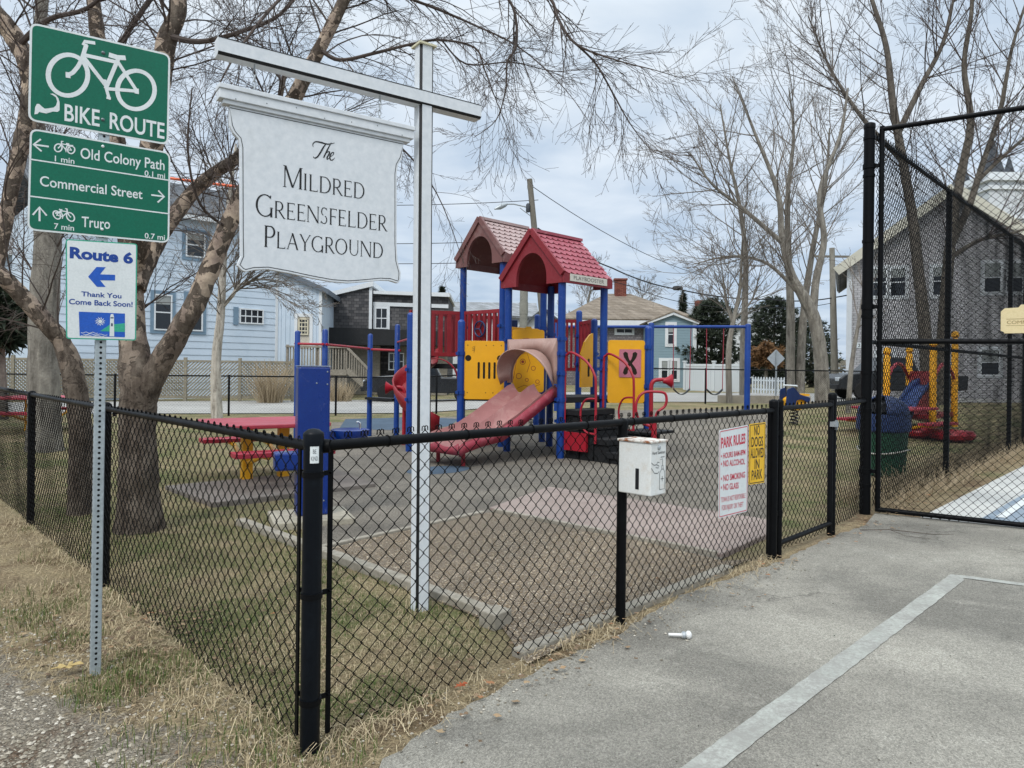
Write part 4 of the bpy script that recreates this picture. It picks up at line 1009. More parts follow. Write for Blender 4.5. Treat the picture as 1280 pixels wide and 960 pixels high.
mb.flat(fr, ring(fr, (cx, cz), .035, 14), .0295); mb.build('cutout', HOLEBLK, o2)
# back panel with engraved drawings, between the two far corners of the slide deck
pa, pb_ = cL+e1*.45+e2*.0, cB-e2*.02
fr, L, o = panel(Vector((-.02, 13.35, 0)), Vector((.62, 13.35, 0)), 1.05, 2.22, PYEL, m0=.02)
mb = MB()
for cx, cz, r in ((.22, 1.62, .05), (.42, 1.50, .04), (.15, 1.35, .05), (.30, 1.28, .03), (.40, 1.95, .05), (.16, 1.95, .06), (.5, 1.25, .035)): seg(mb, fr, ring(fr, (cx, cz), r, 16), .010, .0162, True)
for l in ([(.05, 1.3), (.12, 1.75), (.3, 1.78), (.36, 1.6), (.3, 1.42)], [(.12, 1.12), (.25, 1.18), (.4, 1.14), (.55, 1.2)], [(.08, 2.02), (.3, 2.06), (.52, 2.0)]): seg(mb, fr, l, .008, .0164)
mb.flat(fr, ring(fr, (.22, 1.62), .028, 12), .0166); mb.build('engraving', mat('engraving_red', '#8e2b26', .6), o)
mb = MB(); mb.prism(fr, rrect(.26, .38, 2.2, 2.28, .03), -.012, .012); mb.build('panel_knob', PYEL, o)
fr, L, o = panel(dF+Vector((.05, -.1, 0)), dR+Vector((-.05, -.1, 0)), 1.65, 2.28, PYEL, m0=.05)
# curved yellow gate panels at the stairs and beyond
for (xa, ya, xb, yb, z0, z1) in ((1.30, 13.55, 1.57, 13.95, 1.15, 2.2), (1.86, 13.4, 1.99, 13.6, 1.0, 2.0)):
    d = Vector((xb-xa, yb-ya, 0)); fr = Frame((xa, ya, 0), math.atan2(d.y, d.x)); L = d.length
    pts = [(0, z0), (L, z0), (L, z1), (L*.75, z1-.03), (L*.3, z1-.18), (0, z1-.42)]
    mb = MB(); mb.prism(fr, pts, -.015, .015); o = mb.build('panel', PYEL, ps)
    mb = MB(); mb.flat(fr, rrect(L*.55, L*.72, z0+.2, z0+.55, .02), .0162); mb.build('cutout', HOLEBLK, o)
# red barriers of upright slots
def barrier(p, q, z0, z1, n, arch=False):
    p, q = Vector((p.x, p.y, 0)), Vector((q.x, q.y, 0)); d = q-p; fr = Frame(p, math.atan2(d.y, d.x)); L = d.length
    mb = MB(); b = .07
    mb.prism(fr, [(.04, z0), (L-.04, z0), (L-.04, z0+b), (.04, z0+b)], -.025, .025); mb.prism(fr, [(.04, z1-b), (L-.04, z1-b), (L-.04, z1), (.04, z1)], -.025, .025)
    w_ = (L-.08)/(n*2+1)
    for i in range(n+1): x = .04+w_*2*i; mb.prism(fr, [(x, z0+b), (x+w_, z0+b), (x+w_, z1-b), (x, z1-b)], -.022, .022)
    return mb.build('barrier', PRED, ps)
barrier(dL-XV*1.0+Vector((0, -.3, 0)), dL-Vector((.03, 0, 0)), 1.72, 2.62, 5); barrier(dL, dF, 1.85, 2.62, 7); barrier(dL-XV*1.05+Vector((0, -.3, 0)), dB-XV*1.0, 1.72, 2.62, 6)
barrier(Vector((.72, 15.2, 0)), wB2, 1.45, 2.55, 6); barrier(wB1+Vector((.05, .05, 0)), wB2, 1.45, 2.5, 4); barrier(dL+Vector((.0, .9, 0)), dB+Vector((.2, .5, 0)), 1.75, 2.62, 6)
# steering wheel on the barrier
mb = MB(); wc = (dL+dF)/2+UPV*2.25-e1*.06; mb.tube([wc+e2*(.15*math.cos(a))+UPV*(.15*math.sin(a)) for a in [k*math.pi/10 for k in range(20)]], .016, 8, closed=True)
for a in (0, 2.1, 4.2): mb.tube([wc, wc+e2*(.15*math.cos(a))+UPV*(.15*math.sin(a))], .014, 6)
mb.build('steering_wheel', PDBLUE, ps)
# double slide
sc_ = (cF+cL)/2; sd2 = -e1; sw = 1.02
prof = []
nx = 25
for i in range(nx):
    x = -sw/2+sw*i/(nx-1); t_ = abs(((i/(nx-1))*2) % 1-.5)*2 if i < nx-1 else 1
    h = .19*(t_**2.4); prof.append((x, h))
path = [(-.02, 1.04), (.12, 1.0), (.30, .90), (.55, .765), (.9, .575), (1.25, .41), (1.5, .335), (1.75, .31), (2.0, .31), (2.12, .29)]
mb = MB(); mb.sm = True
rows = []
for d, z in path:
    k = 1 if d < 1.7 else max(.35, 1-(d-1.7)*1.6)
    rows.append([sc_+sd2*d+e2*x+UPV*(z+h*k+.02*(d > 2.05)*-1) for x, h in prof])
rows2 = [[p-UPV*.05 for p in r] for r in rows]
mb.grid(rows); mb.grid([r[::-1] for r in rows2])
for r_a, r_b in ((rows, rows2),):
    for k in range(len(path)-1):
        for e_ in (0, -1): mb.add([r_a[k][e_], r_a[k+1][e_], r_b[k+1][e_], r_b[k][e_]], [(0, 1, 2, 3)])
mb.add(rows[-1]+rows2[-1], [(i, i+1, nx+i+1, nx+i) for i in range(nx-1)])
sld = mb.build('double_slide', SLIDEPINK, ps, fix=True)
mb = MB(); mb.sm = True
skr = []
for e_ in (-1, 1):
    top = [sc_+sd2*d+e2*(e_*(sw/2+.012))+UPV*(z+.15*(1 if d < 1.7 else max(.35, 1-(d-1.7)*1.6))) for d, z in path]
    bot = [p-UPV*(.21 if i < 6 else .16) for i, p in enumerate(top)]; mb.grid([top, bot])
fr_e = [sc_+sd2*2.135+e2*x+UPV*(.31+h*.35) for x, h in prof]; mb.grid([fr_e, [Vector((p.x, p.y, .20)) for p in fr_e]])
mb.build('slide_skirt', mat('slide_side_red', '#94303f', .5, .2, 1.6, dirt='#b0747a', damt=.5), sld, solid=.02)
for x in (-.3, .3):
    mb = MB(); q = sc_+sd2*1.85+e2*x; mb.tube([q+UPV*-.03, q+UPV*.28], .033, 10); mb.build('slide_leg', PRED2, sld)
# hood over the slide
mb = MB(); hf = Frame(sc_-e1*.04, math.atan2(-e2.y, -e2.x)); n = 20
ang_ = [math.pi*i/n for i in range(n+1)]
inner = [(-.50*math.cos(a), 1.30+.52*math.sin(a)**.8) for a in ang_]; outer = [(max(-.58, min(.58, -.80*math.cos(a))), min(2.00, 1.24+1.25*math.sin(a)**.8)) for a in ang_]
inner[0] = (-.50, 1.24); inner[-1] = (.50, 1.24); outer[0] = (-.58, 1.24); outer[-1] = (.58, 1.24)
mb.grid([[hf.pt(*p, .02) for p in inner], [hf.pt(*p, .02) for p in outer]]); mb.grid([[hf.pt(*p, -.03) for p in inner], [hf.pt(*p, -.03) for p in outer]])
mb.grid([[hf.pt(*p, .02) for p in outer], [hf.pt(*p, -.03) for p in outer]])
mb.sm = True
rows = []
for k in range(7):
    t_ = k/6; rows.append([hf.pt((-.50-.13*t_)*math.cos(a), 1.30-.02*t_+(.52+.02*t_*t_)*math.sin(a)**.8-.08*t_*t_*(1-math.sin(a)), .02+.40*t_*(.3+.7*math.sin(a)**.7)) for a in ang_])
mb.grid(rows); mb.build('slide_hood', mat('hood_faded_tan', '#a5877d', .55, .18, 1.2, bump=.08, dirt='#c0aaa0', damt=.5), ps, solid=.018, fix=True)
# stairs: black steps running out to the car park side
so = -e2; stc = (cF+cR)/2
for i, (z, d0, d1, w_) in enumerate(((.82, .0, .30, 1.0), (.60, .30, .60, 1.0), (.38, .60, .92, 1.0), (.18, .92, 1.25, 1.0))):
    mb = MB(); mb.box(stc+so*((d0+d1)/2)+UPV*(z-.05), (w_, d1-d0+.05, .10), R(45)); 
    mb.box(stc+so*(d0+.015)+UPV*(z-.05-.13), (w_*.98, .03, .28), R(45)); mb.build('step', BLACKDECK, ps, bevel=.012); mb = MB(); mb.box(stc+so*((d0+d1)/2+.03)+UPV*((z-.10)/2-.005), (w_*.94, d1-d0-.03, z-.11), R(45)); mb.build('step_skirt', BLACKDECK, ps)
for s_ in (-.52, .52):
    b = stc+e1*s_
    mb = MB(); mb.tube(smooth_path([b+so*.05+UPV*.15, b+so*.05+UPV*1.55, b+so*.10+UPV*1.74, b+so*.22+UPV*1.76, b+so*.50+UPV*1.62, b+so*.66+UPV*1.42, b+so*.70+UPV*1.2, b+so*.70+UPV*.3], 5), .021, 10)
    mb.tube(smooth_path([b+so*.70+UPV*1.02, b+so*.50+UPV*1.0, b+so*.40+UPV*.85, b+so*.40+UPV*.65, b+so*.5+UPV*.48, b+so*.70+UPV*.45], 5), .017, 8); mb.build('handrail', PRED2, ps)
    mb = MB(); mb.box(b+so*(.28 if s_ < 0 else .62)+UPV*.30, (.05, .5 if s_ < 0 else 1.2, .30), R(45)); mb.build('stringer', PRED2 if s_ < 0 else BLACKDECK, ps)
# transfer step with red loop handles
tb_ = stc+so*.78+e1*.80; mb = MB(); mb.box(tb_+UPV*.43, (.80, .60, .05), R(45)); mb.build('step', BLACKDECK, ps, bevel=.012)
for s_ in (-.25,):
    q = wR+Vector((-.08, -1.0, 0)); mb = MB(); mb.tube([q+UPV*.1, q+UPV*.66], .045, 10); 
    mb.tube(smooth_path([q+UPV*.62+XV*x+UPV*z for x, z in ((-.05, -.05), (-.22, .02), (-.30, .2), (-.28, .38), (-.18, .5), (0, .52), (.16, .50), (.20, .40), (.17, .28), (.05, .18), (0, .0))], 5), .022, 8); mb.build('loop_handle', PRED2, ps)
# talk tube horns
for q, dr in ((Vector((2.42, 12.35, 0)), XV), (Vector((-2.05, 13.6, -.22)), -XV)):
    mb = MB(); mb.tube(smooth_path([q+UPV*.0, q+UPV*1.0, q+UPV*1.22, q+dr*.05+UPV*1.31, q+dr*.16+UPV*1.33, q+dr*.22+UPV*1.33], 4), .036, 10)
    ax = Matrix((dr.cross(UPV), UPV, dr)).transposed(); mb.lathe(q+dr*.20+UPV*1.31, [(.04, 0), (.06, .06), (.11, .13), (.125, .15), (.10, .145), (.03, .05)], 16, ax); mb.build('talk_tube', PRED2, ps)
# spiral slide at the left of the far tower
mb = MB(); mb.sm = True; cen = dL+Vector((-.62, -.75, 0)); rows = []
for k in range(15):
    a = R(75+k*16); z = 1.55-k*.092; rows.append([cen+Vector((math.cos(a)*r, math.sin(a)*r, z+hh)) for r, hh in ((.10, .18), (.14, .05), (.25, .0), (.42, .0), (.55, .05), (.62, .20), (.64, .34))])
mb.grid(rows); mb.build('spiral_slide', PRED, ps, solid=.03, fix=True)
mb = MB(); mb.tube([cen+UPV*-.03, cen+UPV*1.6], .05, 12); mb.build('post', PRED, ps)
mb = MB(); n = 12; hoodf = Frame(dL+Vector((-.95, -.32, 0)), 0)
mb.sm = True; mb.grid([[hoodf.pt(.45-.45*math.cos(math.pi*i/n), 1.25+.42*math.sin(math.pi*i/n), o) for i in range(n+1)] for o in (0, .1, .3)]); mb.build('slide_hood', PRED, ps, solid=.02)
# steering wheel and rear look-out
mb = MB(); q = Vector((-.02, 15.3, 0)); mb.tube([q+UPV*1.6, q+UPV*2.35], .05, 10); mb.box(q+Vector((.0, -.05, 2.42)), (.26, .12, .22)); mb.build('periscope', PDBLUE, ps, bevel=.02)

# ------------------------------------------------------------------ bar climber behind the drinking fountain
bc = thing('bar_climber', 'row of slim blue posts joined by thin red bars', 'climbing bars', (P(430, 500, 14.5).x, 14.5, 0))
bp = [P(372, 413, 14.2), P(406.5, 411, 13.4), P(463, 417, 15.2), P(497, 405, 14.6)]
for p in bp: mb = MB(); mb.lathe((p.x, p.y, 0), [(.055, -.05), (.055, p.z-.04), (.04, p.z-.012), (.001, p.z)], 12); mb.build('post', PBLUE, bc)
for a, b, z in ((0, 1, 1.93), (1, 2, 1.90), (2, 3, 1.86)):
    mb = MB(); p, q = Vector((bp[a].x, bp[a].y, z)), Vector((bp[b].x, bp[b].y, z-.03)); dd = (q-p).normalized(); mb.tube([p-dd*.1, q+dd*.1], .024, 8); mb.build('bar', PRED2, bc)
mb = MB(); p, q = Vector((bp[3].x, bp[3].y, 2.0)), Vector((wLL.x, wLL.y+.0, 2.0)); mb.tube([p, q], .02, 8); mb.build('bar', PRED2, bc)
mb = MB(); p, q = Vector((bp[2].x, bp[2].y, .82)), Vector((bp[3].x, bp[3].y, .82)); mb.beam(p, q, .25, .05); mb.build('shelf', BLACKDECK, bc)

# ------------------------------------------------------------------ drinking fountain on its pad
CONC = slab_mat('old_concrete', '#9c978c', '#b9b3a6')
fb = G(386, 652); 
mb = MB(); mb.box(fb+Vector((0, .06, .0)), (.74, .62, .12), R(24)); pad = tag(mb.build('concrete_base', wood_mat('pad_wood', '#8d887b', '#bab2a0', (14, 14, 14)), loc=fb, bevel=.012), 'small square pale base block under the blue drinking fountain', 'base block')
df = thing('drinking_fountain', 'dark blue pedestal drinking fountain with two side bowls', 'drinking fountain', fb+UPV*.06)
FBLUE = mat('fountain_blue', '#042c78', .3, .12, 1.5, bump=.03, spec=.5, dirt='#1f4a90', damt=.2)
fz = P(386, 458, fb.y).z; ra = R(24)
mb = MB(); mb.box(fb+Vector((0, .08, (.06+fz)/2)), (.30, .22, fz-.06), ra); pd = mb.build('pedestal', FBLUE, df, bevel=.02)
mb = MB(); mb.box(fb+Vector((0, .08, fz+.004)), (.30, .22, .008), ra); mb.build('top_cap', mat('cap_pale', '#8e9bb8', .4, .1, 5), pd)
fxd = Vector((math.cos(ra), math.sin(ra), 0)); fyd = Vector((fxd.y, -fxd.x, 0))
mb = MB()
for x, z in ((.12, fz-.05), (.12, fz-.17), (.02, fz-.16), (.10, .2)): mb.lathe(fb+Vector((0, .08, z))+fxd*x+fyd*.11, [(.008, 0), (.006, .005), (.001, .006)], 8, Matrix((fxd, UPV, fyd)).transposed())
mb.build('screw', STEEL, pd)
b1 = fb+fxd*.36+Vector((0, .10, 0)); zb1 = P(440, 537, b1.y).z
mb = MB(); mb.box(fb+fxd*.2+Vector((0, .09, zb1-.07)), (.16, .12, .12), ra); mb.lathe(b1+UPV*(zb1-.10), [(.08, -.05), (.15, .0), (.185, .06), (.19, .10), (.175, .105), (.14, .07), (.001, .05)], 22); bw_ = mb.build('bowl', FBLUE, df)
mb = MB(); q = b1+fxd*.10+UPV*(zb1); mb.tube([q, q+UPV*.06, q+UPV*.075-fxd*.02, q+UPV*.07-fxd*.035], .011, 8); mb.build('spout', mat('chrome', '#c8cacb', .2, .05, 6, metal=.9), bw_)
b2 = fb-fxd*.23+Vector((0, .04, 0)); zb2_ = P(352, 576, b2.y).z
mb = MB(); mb.box(b2+UPV*zb2_, (.22, .20, .17), ra); mb.build('bowl', FBLUE, df, bevel=.02)
q = b2+fyd*.0+UPV*(zb2_+.085); mb = MB(); mb.tube([q, q+UPV*.05, q+UPV*.06+fyd*.03], .010, 8); mb.build('spout', STEEL, df)

# ------------------------------------------------------------------ picnic tables
TRED = mat('table_red', '#a53443', .45, .15, 1.2, bump=.05, spec=.45, dirt='#bb6a70', damt=.45)
TRED2 = mat('seat_red', '#a12b3c', .45, .15, 2, bump=.05, dirt='#b9616a', damt=.35)
LD2 = Vector((.83, .557, 0)).normalized()
def picnic(label):
    t = thing('picnic_table', label, 'picnic table', (0, 0, 0), 'red picnic tables with yellow frames')
    def M(x, y, z): return Vector((x, y, z))
    def perforated(mb, x0, x1, y0, y1, z, th, ny, nxh):
        mb.box(((x0+x1)/2, y0+.03, z-th/2), (x1-x0, .06, th)); mb.box(((x0+x1)/2, y1-.03, z-th/2), (x1-x0, .06, th))
        mb.box((x0+.03, (y0+y1)/2, z-th/2), (.06, y1-y0-.12, th)); mb.box((x1-.03, (y0+y1)/2, z-th/2), (.06, y1-y0-.12, th))
        for i in range(1, nxh):
            x = x0+.06+(x1-x0-.12)*i/nxh; mb.box((x, (y0+y1)/2, z-.012), (.030, y1-y0-.12, .012))
        for i in range(1, ny):
            y = y0+.06+(y1-y0-.12)*i/ny; mb.box(((x0+x1)/2, y, z-.0125), (x1-x0-.12, .030, .0115))
    mb = MB(); r = rrect(-.70, .70, -.66, .66, .12); n = len(r)
    mb.add([M(x, y, .75) for x, y in r]+[M(x, y, .70) for x, y in r], [tuple(range(n)), tuple(range(n, 2*n))[::-1]]+[(n+i, n+(i+1) % n, (i+1) % n, i) for i in range(n)])
    mb.build('tabletop', TRED, t, bevel=.012)
    for s in (-1, 1):
        mb = MB(); perforated(mb, -.58, .58, s*.92-.15, s*.92+.15, .46, .055, 5, 20); mb.build('seat', TRED2, t, bevel=.006)
    for x in (-.20, .26):
        mb = MB(); mb.box((x, 0, .35), (.13, .13, .72)); mb.build('leg', PYEL, t, bevel=.012)
        mb = MB()
        for s in (-1, 1): mb.tube([(x, s*.05, .22), (x, s*.4, .30), (x, s*.72, .385), (x, s*1.0, .395)], .030, 8)
        mb.build('seat_arm', PYEL, t)
    return t
pt1 = picnic('red picnic table with yellow legs on the slab behind the drinking fountain')
leg = G(308, 603); ang = math.atan2(LD2.y, LD2.x)
c1 = leg+LD2*.20; pt1.location = (c1.x, c1.y, .03); pt1.rotation_euler = (0, 0, ang)
slab('table_slab', [G(*p, .06) for p in ((206, 606), (266, 627), (470, 603), (420, 585))][::1], .05, slab_mat('table_slab_concrete', '#68615b', '#857d75'))
q = P(45, 497, 15.5); dup(pt1, (q.x, 15.6, .0), R(8), 'distant red picnic table behind the birch tree and the verge fence')
q = P(1062, 520, 15.9); dup(pt1, (q.x+1.0, 15.9, T(q.x, 15.9)-.12), R(35), 'distant red picnic table half hidden by the tall court post')

# ------------------------------------------------------------------ swings
ss = thing('swing_set', 'blue swing frame with a long top bar', 'swing frame', (P(875, 500, 20.5).x, 20.5, .33))
sy = 20.6; pts = [P(814, 413, sy), P(935, 405, sy), P(697, 418, sy)]
ztop = pts[1].z-.06
for p in pts:
    zg = T(p.x, p.y); mb = MB(); mb.lathe((p.x, p.y, 0), [(.085, zg-.05), (.085, ztop), (.07, ztop+.05), (.001, ztop+.075)], 14); mb.build('post', PBLUE, ss)
mb = MB(); mb.tube([(pts[2].x, sy, ztop-.09), (pts[1].x, sy, ztop-.02)], .045, 10); mb.build('top_bar', PBLUE, ss)
SEATB = mat('swing_rubber', '#1d2022', .7, .1, 5); CHN = mat('swing_chain', '#8a2f3c', .5, .15, 10)
for i, (ua, ub, lab) in enumerate(((841, 863, 'hanging belt swing nearer the middle post of the blue frame'), (882.5, 904, 'hanging belt swing nearer the end post of the blue frame'))):
    xa, xb = P(ua, 470, sy).x, P(ub, 470, sy).x; zs = .48+T(xa, sy)-.02
    t = thing('swing', lab, 'swing', ((xa+xb)/2, sy, zs), 'belt swings')
    for x in (xa, xb): mb = MB(); mb.tube([(x, sy, ztop-.05), (x+(.02 if x == xa else -.02), sy, zs+.14)], .012, 6); mb.build('chain', CHN, t)
    n = 10; rows = [[(xa+.02+(xb-xa-.04)*k/n, sy+w_, zs+.14-.16*math.sin(math.pi*k/n)) for k in range(n+1)] for w_ in (-.09, .09)]
    mb = MB(); mb.sm = True; mb.grid(rows); mb.build('seat', SEATB, t, solid=.02)

# ------------------------------------------------------------------ spring rider
y = 17.5; q = P(993, 500, y); zg = T(q.x, y)
t = thing('spring_rider', 'blue and yellow spring rider beyond the gate', 'spring rider', (q.x, y, zg))
mb = MB(); c = Vector((q.x, y, zg)); mb.tube([c+Vector((.09*math.cos(k*.6), .09*math.sin(k*.6), .0+k*.0075)) for k in range(50)], .016, 6); mb.build('spring', SBLACK, t)
fr = Frame((q.x, y, 0), R(12))
mb = MB(); mb.prism(fr, quadpts([(-.22, zg+.38), (.12, zg+.34), (.30, zg+.55), (.22, zg+.68), (-.10, zg+.72), (-.28, zg+.62)], .06), -.10, .10); mb.build('body', PYEL, t, bevel=.02)
for o in (-.16, .13):
    mb = MB(); mb.prism(fr, quadpts([(-.33, zg+.42), (-.08, zg+.40), (-.04, zg+.60), (.10, zg+.62), (.30, zg+.52), (.34, zg+.66), (.05, zg+.74), (-.12, zg+.92), (-.30, zg+.86)] if o > 0 else [(-.33, zg+.44), (-.16, zg+.42), (-.14, zg+.70), (-.16, zg+.90), (-.30, zg+.86)], .04), o, o+.03); mb.build('side_panel', PDBLUE, t, bevel=.008)
mb = MB(); mb.tube([fr.pt(-.12, zg+.95, -.28), fr.pt(-.12, zg+.95, .28)], .02, 8); mb.build('handle', SWHITE, t)
mb = MB(); mb.prism(fr, rrect(.0, .34, zg+.70, zg+.75, .02), -.12, .12); mb.build('seat', PYEL, t)

# ------------------------------------------------------------------ litter bin
y = 10.15; q = G(1117, 597); c = Vector((q.x, q.y+.3, T(q.x, q.y)))
t = thing('litter_bin', 'round green litter bin with a domed navy lid behind the court fence', 'bin', c)
BGRN = mat('bin_green', '#1f4a36', .5, .15, 3, dirt='#345a48', damt=.3); BNAV = mat('bin_navy', '#22355e', .42, .15, 3, dirt='#42547c', damt=.3)
k_ = c.y/10.2
mb = MB(); mb.lathe(c, [(.27, 0), (.29, .02), (.33, .62), (.335, .66), (.30, .66)], 28); mb.build('bin_body', BGRN, t)
mb = MB(); mb.lathe(c, [(.345, .64), (.365, .66), (.37, .74), (.355, .86), (.35, .90), (.30, .90)], 28); lid = mb.build('lid_collar', BNAV, t)
mb = MB(); mb.sm = True; rows = []
for k in range(9):
    a = R(90*k/8); rows.append([c+Vector((.345*math.cos(a)*math.cos(b), .345*math.cos(a)*math.sin(b), .89+.27*math.sin(a))) for b in [R(250+14+ (360-58)*j/24-15) for j in range(25)]])
mb.grid(rows); mb.build('lid_dome', BNAV, t, solid=.015)
mb = MB(); mb.lathe(c+UPV*.93, [(.28, 0), (.27, .12), (.001, .16)], 20); mb.build('bin_opening', SBLACK, lid)
mb = MB(); mb.tube([c+Vector((.345*math.cos(a), .345*math.sin(a), .36-.03*math.sin(a*2))) for a in [k*math.pi/16 for k in range(32)]], .012, 5, closed=True); mb.build('tether_chain', mat('pale_chain', '#b9b5ab', .5, .1, 10), t)

# ------------------------------------------------------------------ small playset beyond the court fence
y = 17.0; q = P(1150, 520, y); zg = 0.18
def gz(x, y): return T(x, y)-.014
t = thing('small_playset', 'small toddler playset with yellow posts, red panel and blue slide', 'playground', (q.x, y, gz(q.x, y)))
pp_ = [(P(1108, 500, 16.6).x, 16.6), (P(1136, 500, 18.0).x, 18.0), (P(1166, 500, 16.2).x, 16.2), (P(1193, 500, 17.6).x, 17.6)]
tops = [1.75, 1.75, 1.95, 2.15]
for (x, yy), zt2 in zip(pp_, tops):
    z0 = gz(x, yy)-.02; mb = MB(); mb.lathe((x, yy, 0), [(.075, z0), (.075, zt2+z0), (.05, zt2+.05+z0), (.09, zt2+.1+z0), (.07, zt2+.2+z0), (.001, zt2+.23+z0)], 14); mb.build('post', PYEL, t)
for i, j in ((0, 1), (2, 3)):
    a, b = Vector((*pp_[i], 1.35)), Vector((*pp_[j], 1.35)); mb = MB(); mb.tube([a+(b-a)*k/12+UPV*(.38*math.sin(math.pi*k/12)) for k in range(13)], .04, 8); mb.build('arch_bar', PRED2, t)
a, b = Vector((*pp_[1], 0)), Vector((*pp_[2], 0)); d = b-a; fr = Frame(a, math.atan2(d.y, d.x)); 
mb = MB(); mb.prism(fr, rrect(.1, d.length-.1, .35, 1.55, .08), -.02, .02); mb.build('panel', PRED2, t)
mb = MB(); c = [Vector((*p, .55)) for p in (pp_[0], pp_[2], pp_[3], pp_[1])]; mb.add(c+[x-UPV*.1 for x in c], [(0, 1, 2, 3), (7, 6, 5, 4), (0, 4, 5, 1), (1, 5, 6, 2), (2, 6, 7, 3), (3, 7, 4, 0)]); mb.build('deck', PRED, t, fix=True)
mb = MB(); mb.sm = True; a = Vector((P(1160, 500, 16.6).x, 16.6, 0)); dr = Vector((-.85, -.5, 0)).normalized(); sn_ = Vector((dr.y, -dr.x, 0)); rows = []
for k in range(10):
    f = k/9; z = 1.2-f*f*1.0 if f < .8 else .52-(f-.8)*1.2; rows.append([a+dr*(f*1.15)+sn_*x+UPV*(z+h) for x, h in ((-.21, .18), (-.18, .03), (0, 0), (.18, .03), (.21, .18))])
mb.grid(rows); mb.build('slide', mat('slide_blue', '#1d3666', .45, .15, 2), t, solid=.03)
for (x, yy) in ((P(1197, 535, 15.0).x, 15.2), (P(1150, 530, 15.6).x, 15.7)):
    mb = MB(); z = gz(x, yy); mb.lathe((x, yy, z), [(.30, 0), (.42, .06), (.45, .14), (.40, .22), (.001, .25)], 20); mb.build('base_pod', PRED2, t)
# ------------------------------------------------------------------ houses
BLIND = mat('pale_blind', '#8f9391', .8, .15, 3, spec=.2)
GLASS = NM('window_glass').out(lin('#1a1f24'), .08, None, spec=.6)
WTRIM = mat('white_trim', '#d2d6d8', .5, .06, 2, bump=.08, dirt='#a7aaa8', damt=.25)
BTRIM = mat('slate_trim', '#6d8496', .55, .1, 2); GTRIM = mat('grey_fascia', '#5d6670', .55, .12, 2)
BSIDE = mat('pale_blue_siding', '#bccad7', .55, .08, .5, bump=.12, dirt='#93a8ba', damt=.3)
BSIDE2 = mat('grey_blue_siding', '#7b919a', .6, .08, .6, bump=.12)
def shingle_mat(name, a, b, row=.13, w=.16):
    s = NM(name); g = s.n('ShaderNodeNewGeometry').outputs['Position']; sp = s.n('ShaderNodeSeparateXYZ'); s.l(g, sp.inputs[0])
    cb = s.n('ShaderNodeCombineXYZ'); s.l(s.math('ADD', s.math('MULTIPLY', sp.outputs[0], .9), s.math('MULTIPLY', sp.outputs[1], .7)), cb.inputs[0]); s.l(sp.outputs[2], cb.inputs[1])
    br = s.n('ShaderNodeTexBrick'); s.l(cb.outputs[0], br.inputs['Vector'])
    for k, v in (('Scale', 1.0), ('Mortar Size', .010), ('Mortar Smooth', .3), ('Brick Width', w), ('Row Height', row), ('Bias', -.1)): br.inputs[k].default_value = v
    br.inputs['Color1'].default_value = lin(a); br.inputs['Color2'].default_value = lin(b); br.inputs['Mortar'].default_value = sc(lin(a), .55)
    col = s.mix(.5, br.outputs['Color'], s.ramp(s.noise(.7, 6, .7), [(.3, .3), (.7, .75)]), 'OVERLAY')
    return s.out(col, .85, s.math('SUBTRACT', 1.0, br.outputs['Fac']), .6, .02, 0, .2)
GSHING = shingle_mat('grey_shingles', '#b0aeae', '#bcbabc', .11, .15); KSHING = shingle_mat('black_shingles', '#454547', '#676565', .16, .25); TSHING = shingle_mat('taupe_shingles', '#6e6a6c', '#8d888a')
ROOFBR = shingle_mat('brown_roof', '#74695c', '#877c6f', .22, .35); ROOFGR = shingle_mat('grey_roof', '#7d7f80', '#93969a', .22, .35); ROOFDK = shingle_mat('dark_roof', '#4c4f53', '#65686c', .2, .3)
BRICK = shingle_mat('chimney_brick', '#6e4038', '#8a5648', .09, .24)
DWOOD = wood_mat('deck_wood', '#777066', '#a0998c', (10, 10, 10))
def siding(mb, fr, rng, z0, z1, course, lip=.022):
    """clapboards: every course leans out to its lower edge; rng(z) gives the wall's extent at that height"""
    z = z0
    while z < z1-.01:
        zt = min(z+course, z1); a0, b0 = rng(z); a1, b1 = rng(zt)
        mb.add([fr.pt(a0, z, lip), fr.pt(b0, z, lip), fr.pt(b1, zt, 0), fr.pt(a1, zt, 0), fr.pt(a0, z, 0), fr.pt(b0, z, 0)], [(0, 1, 2, 3), (4, 5, 1, 0)]); z = zt
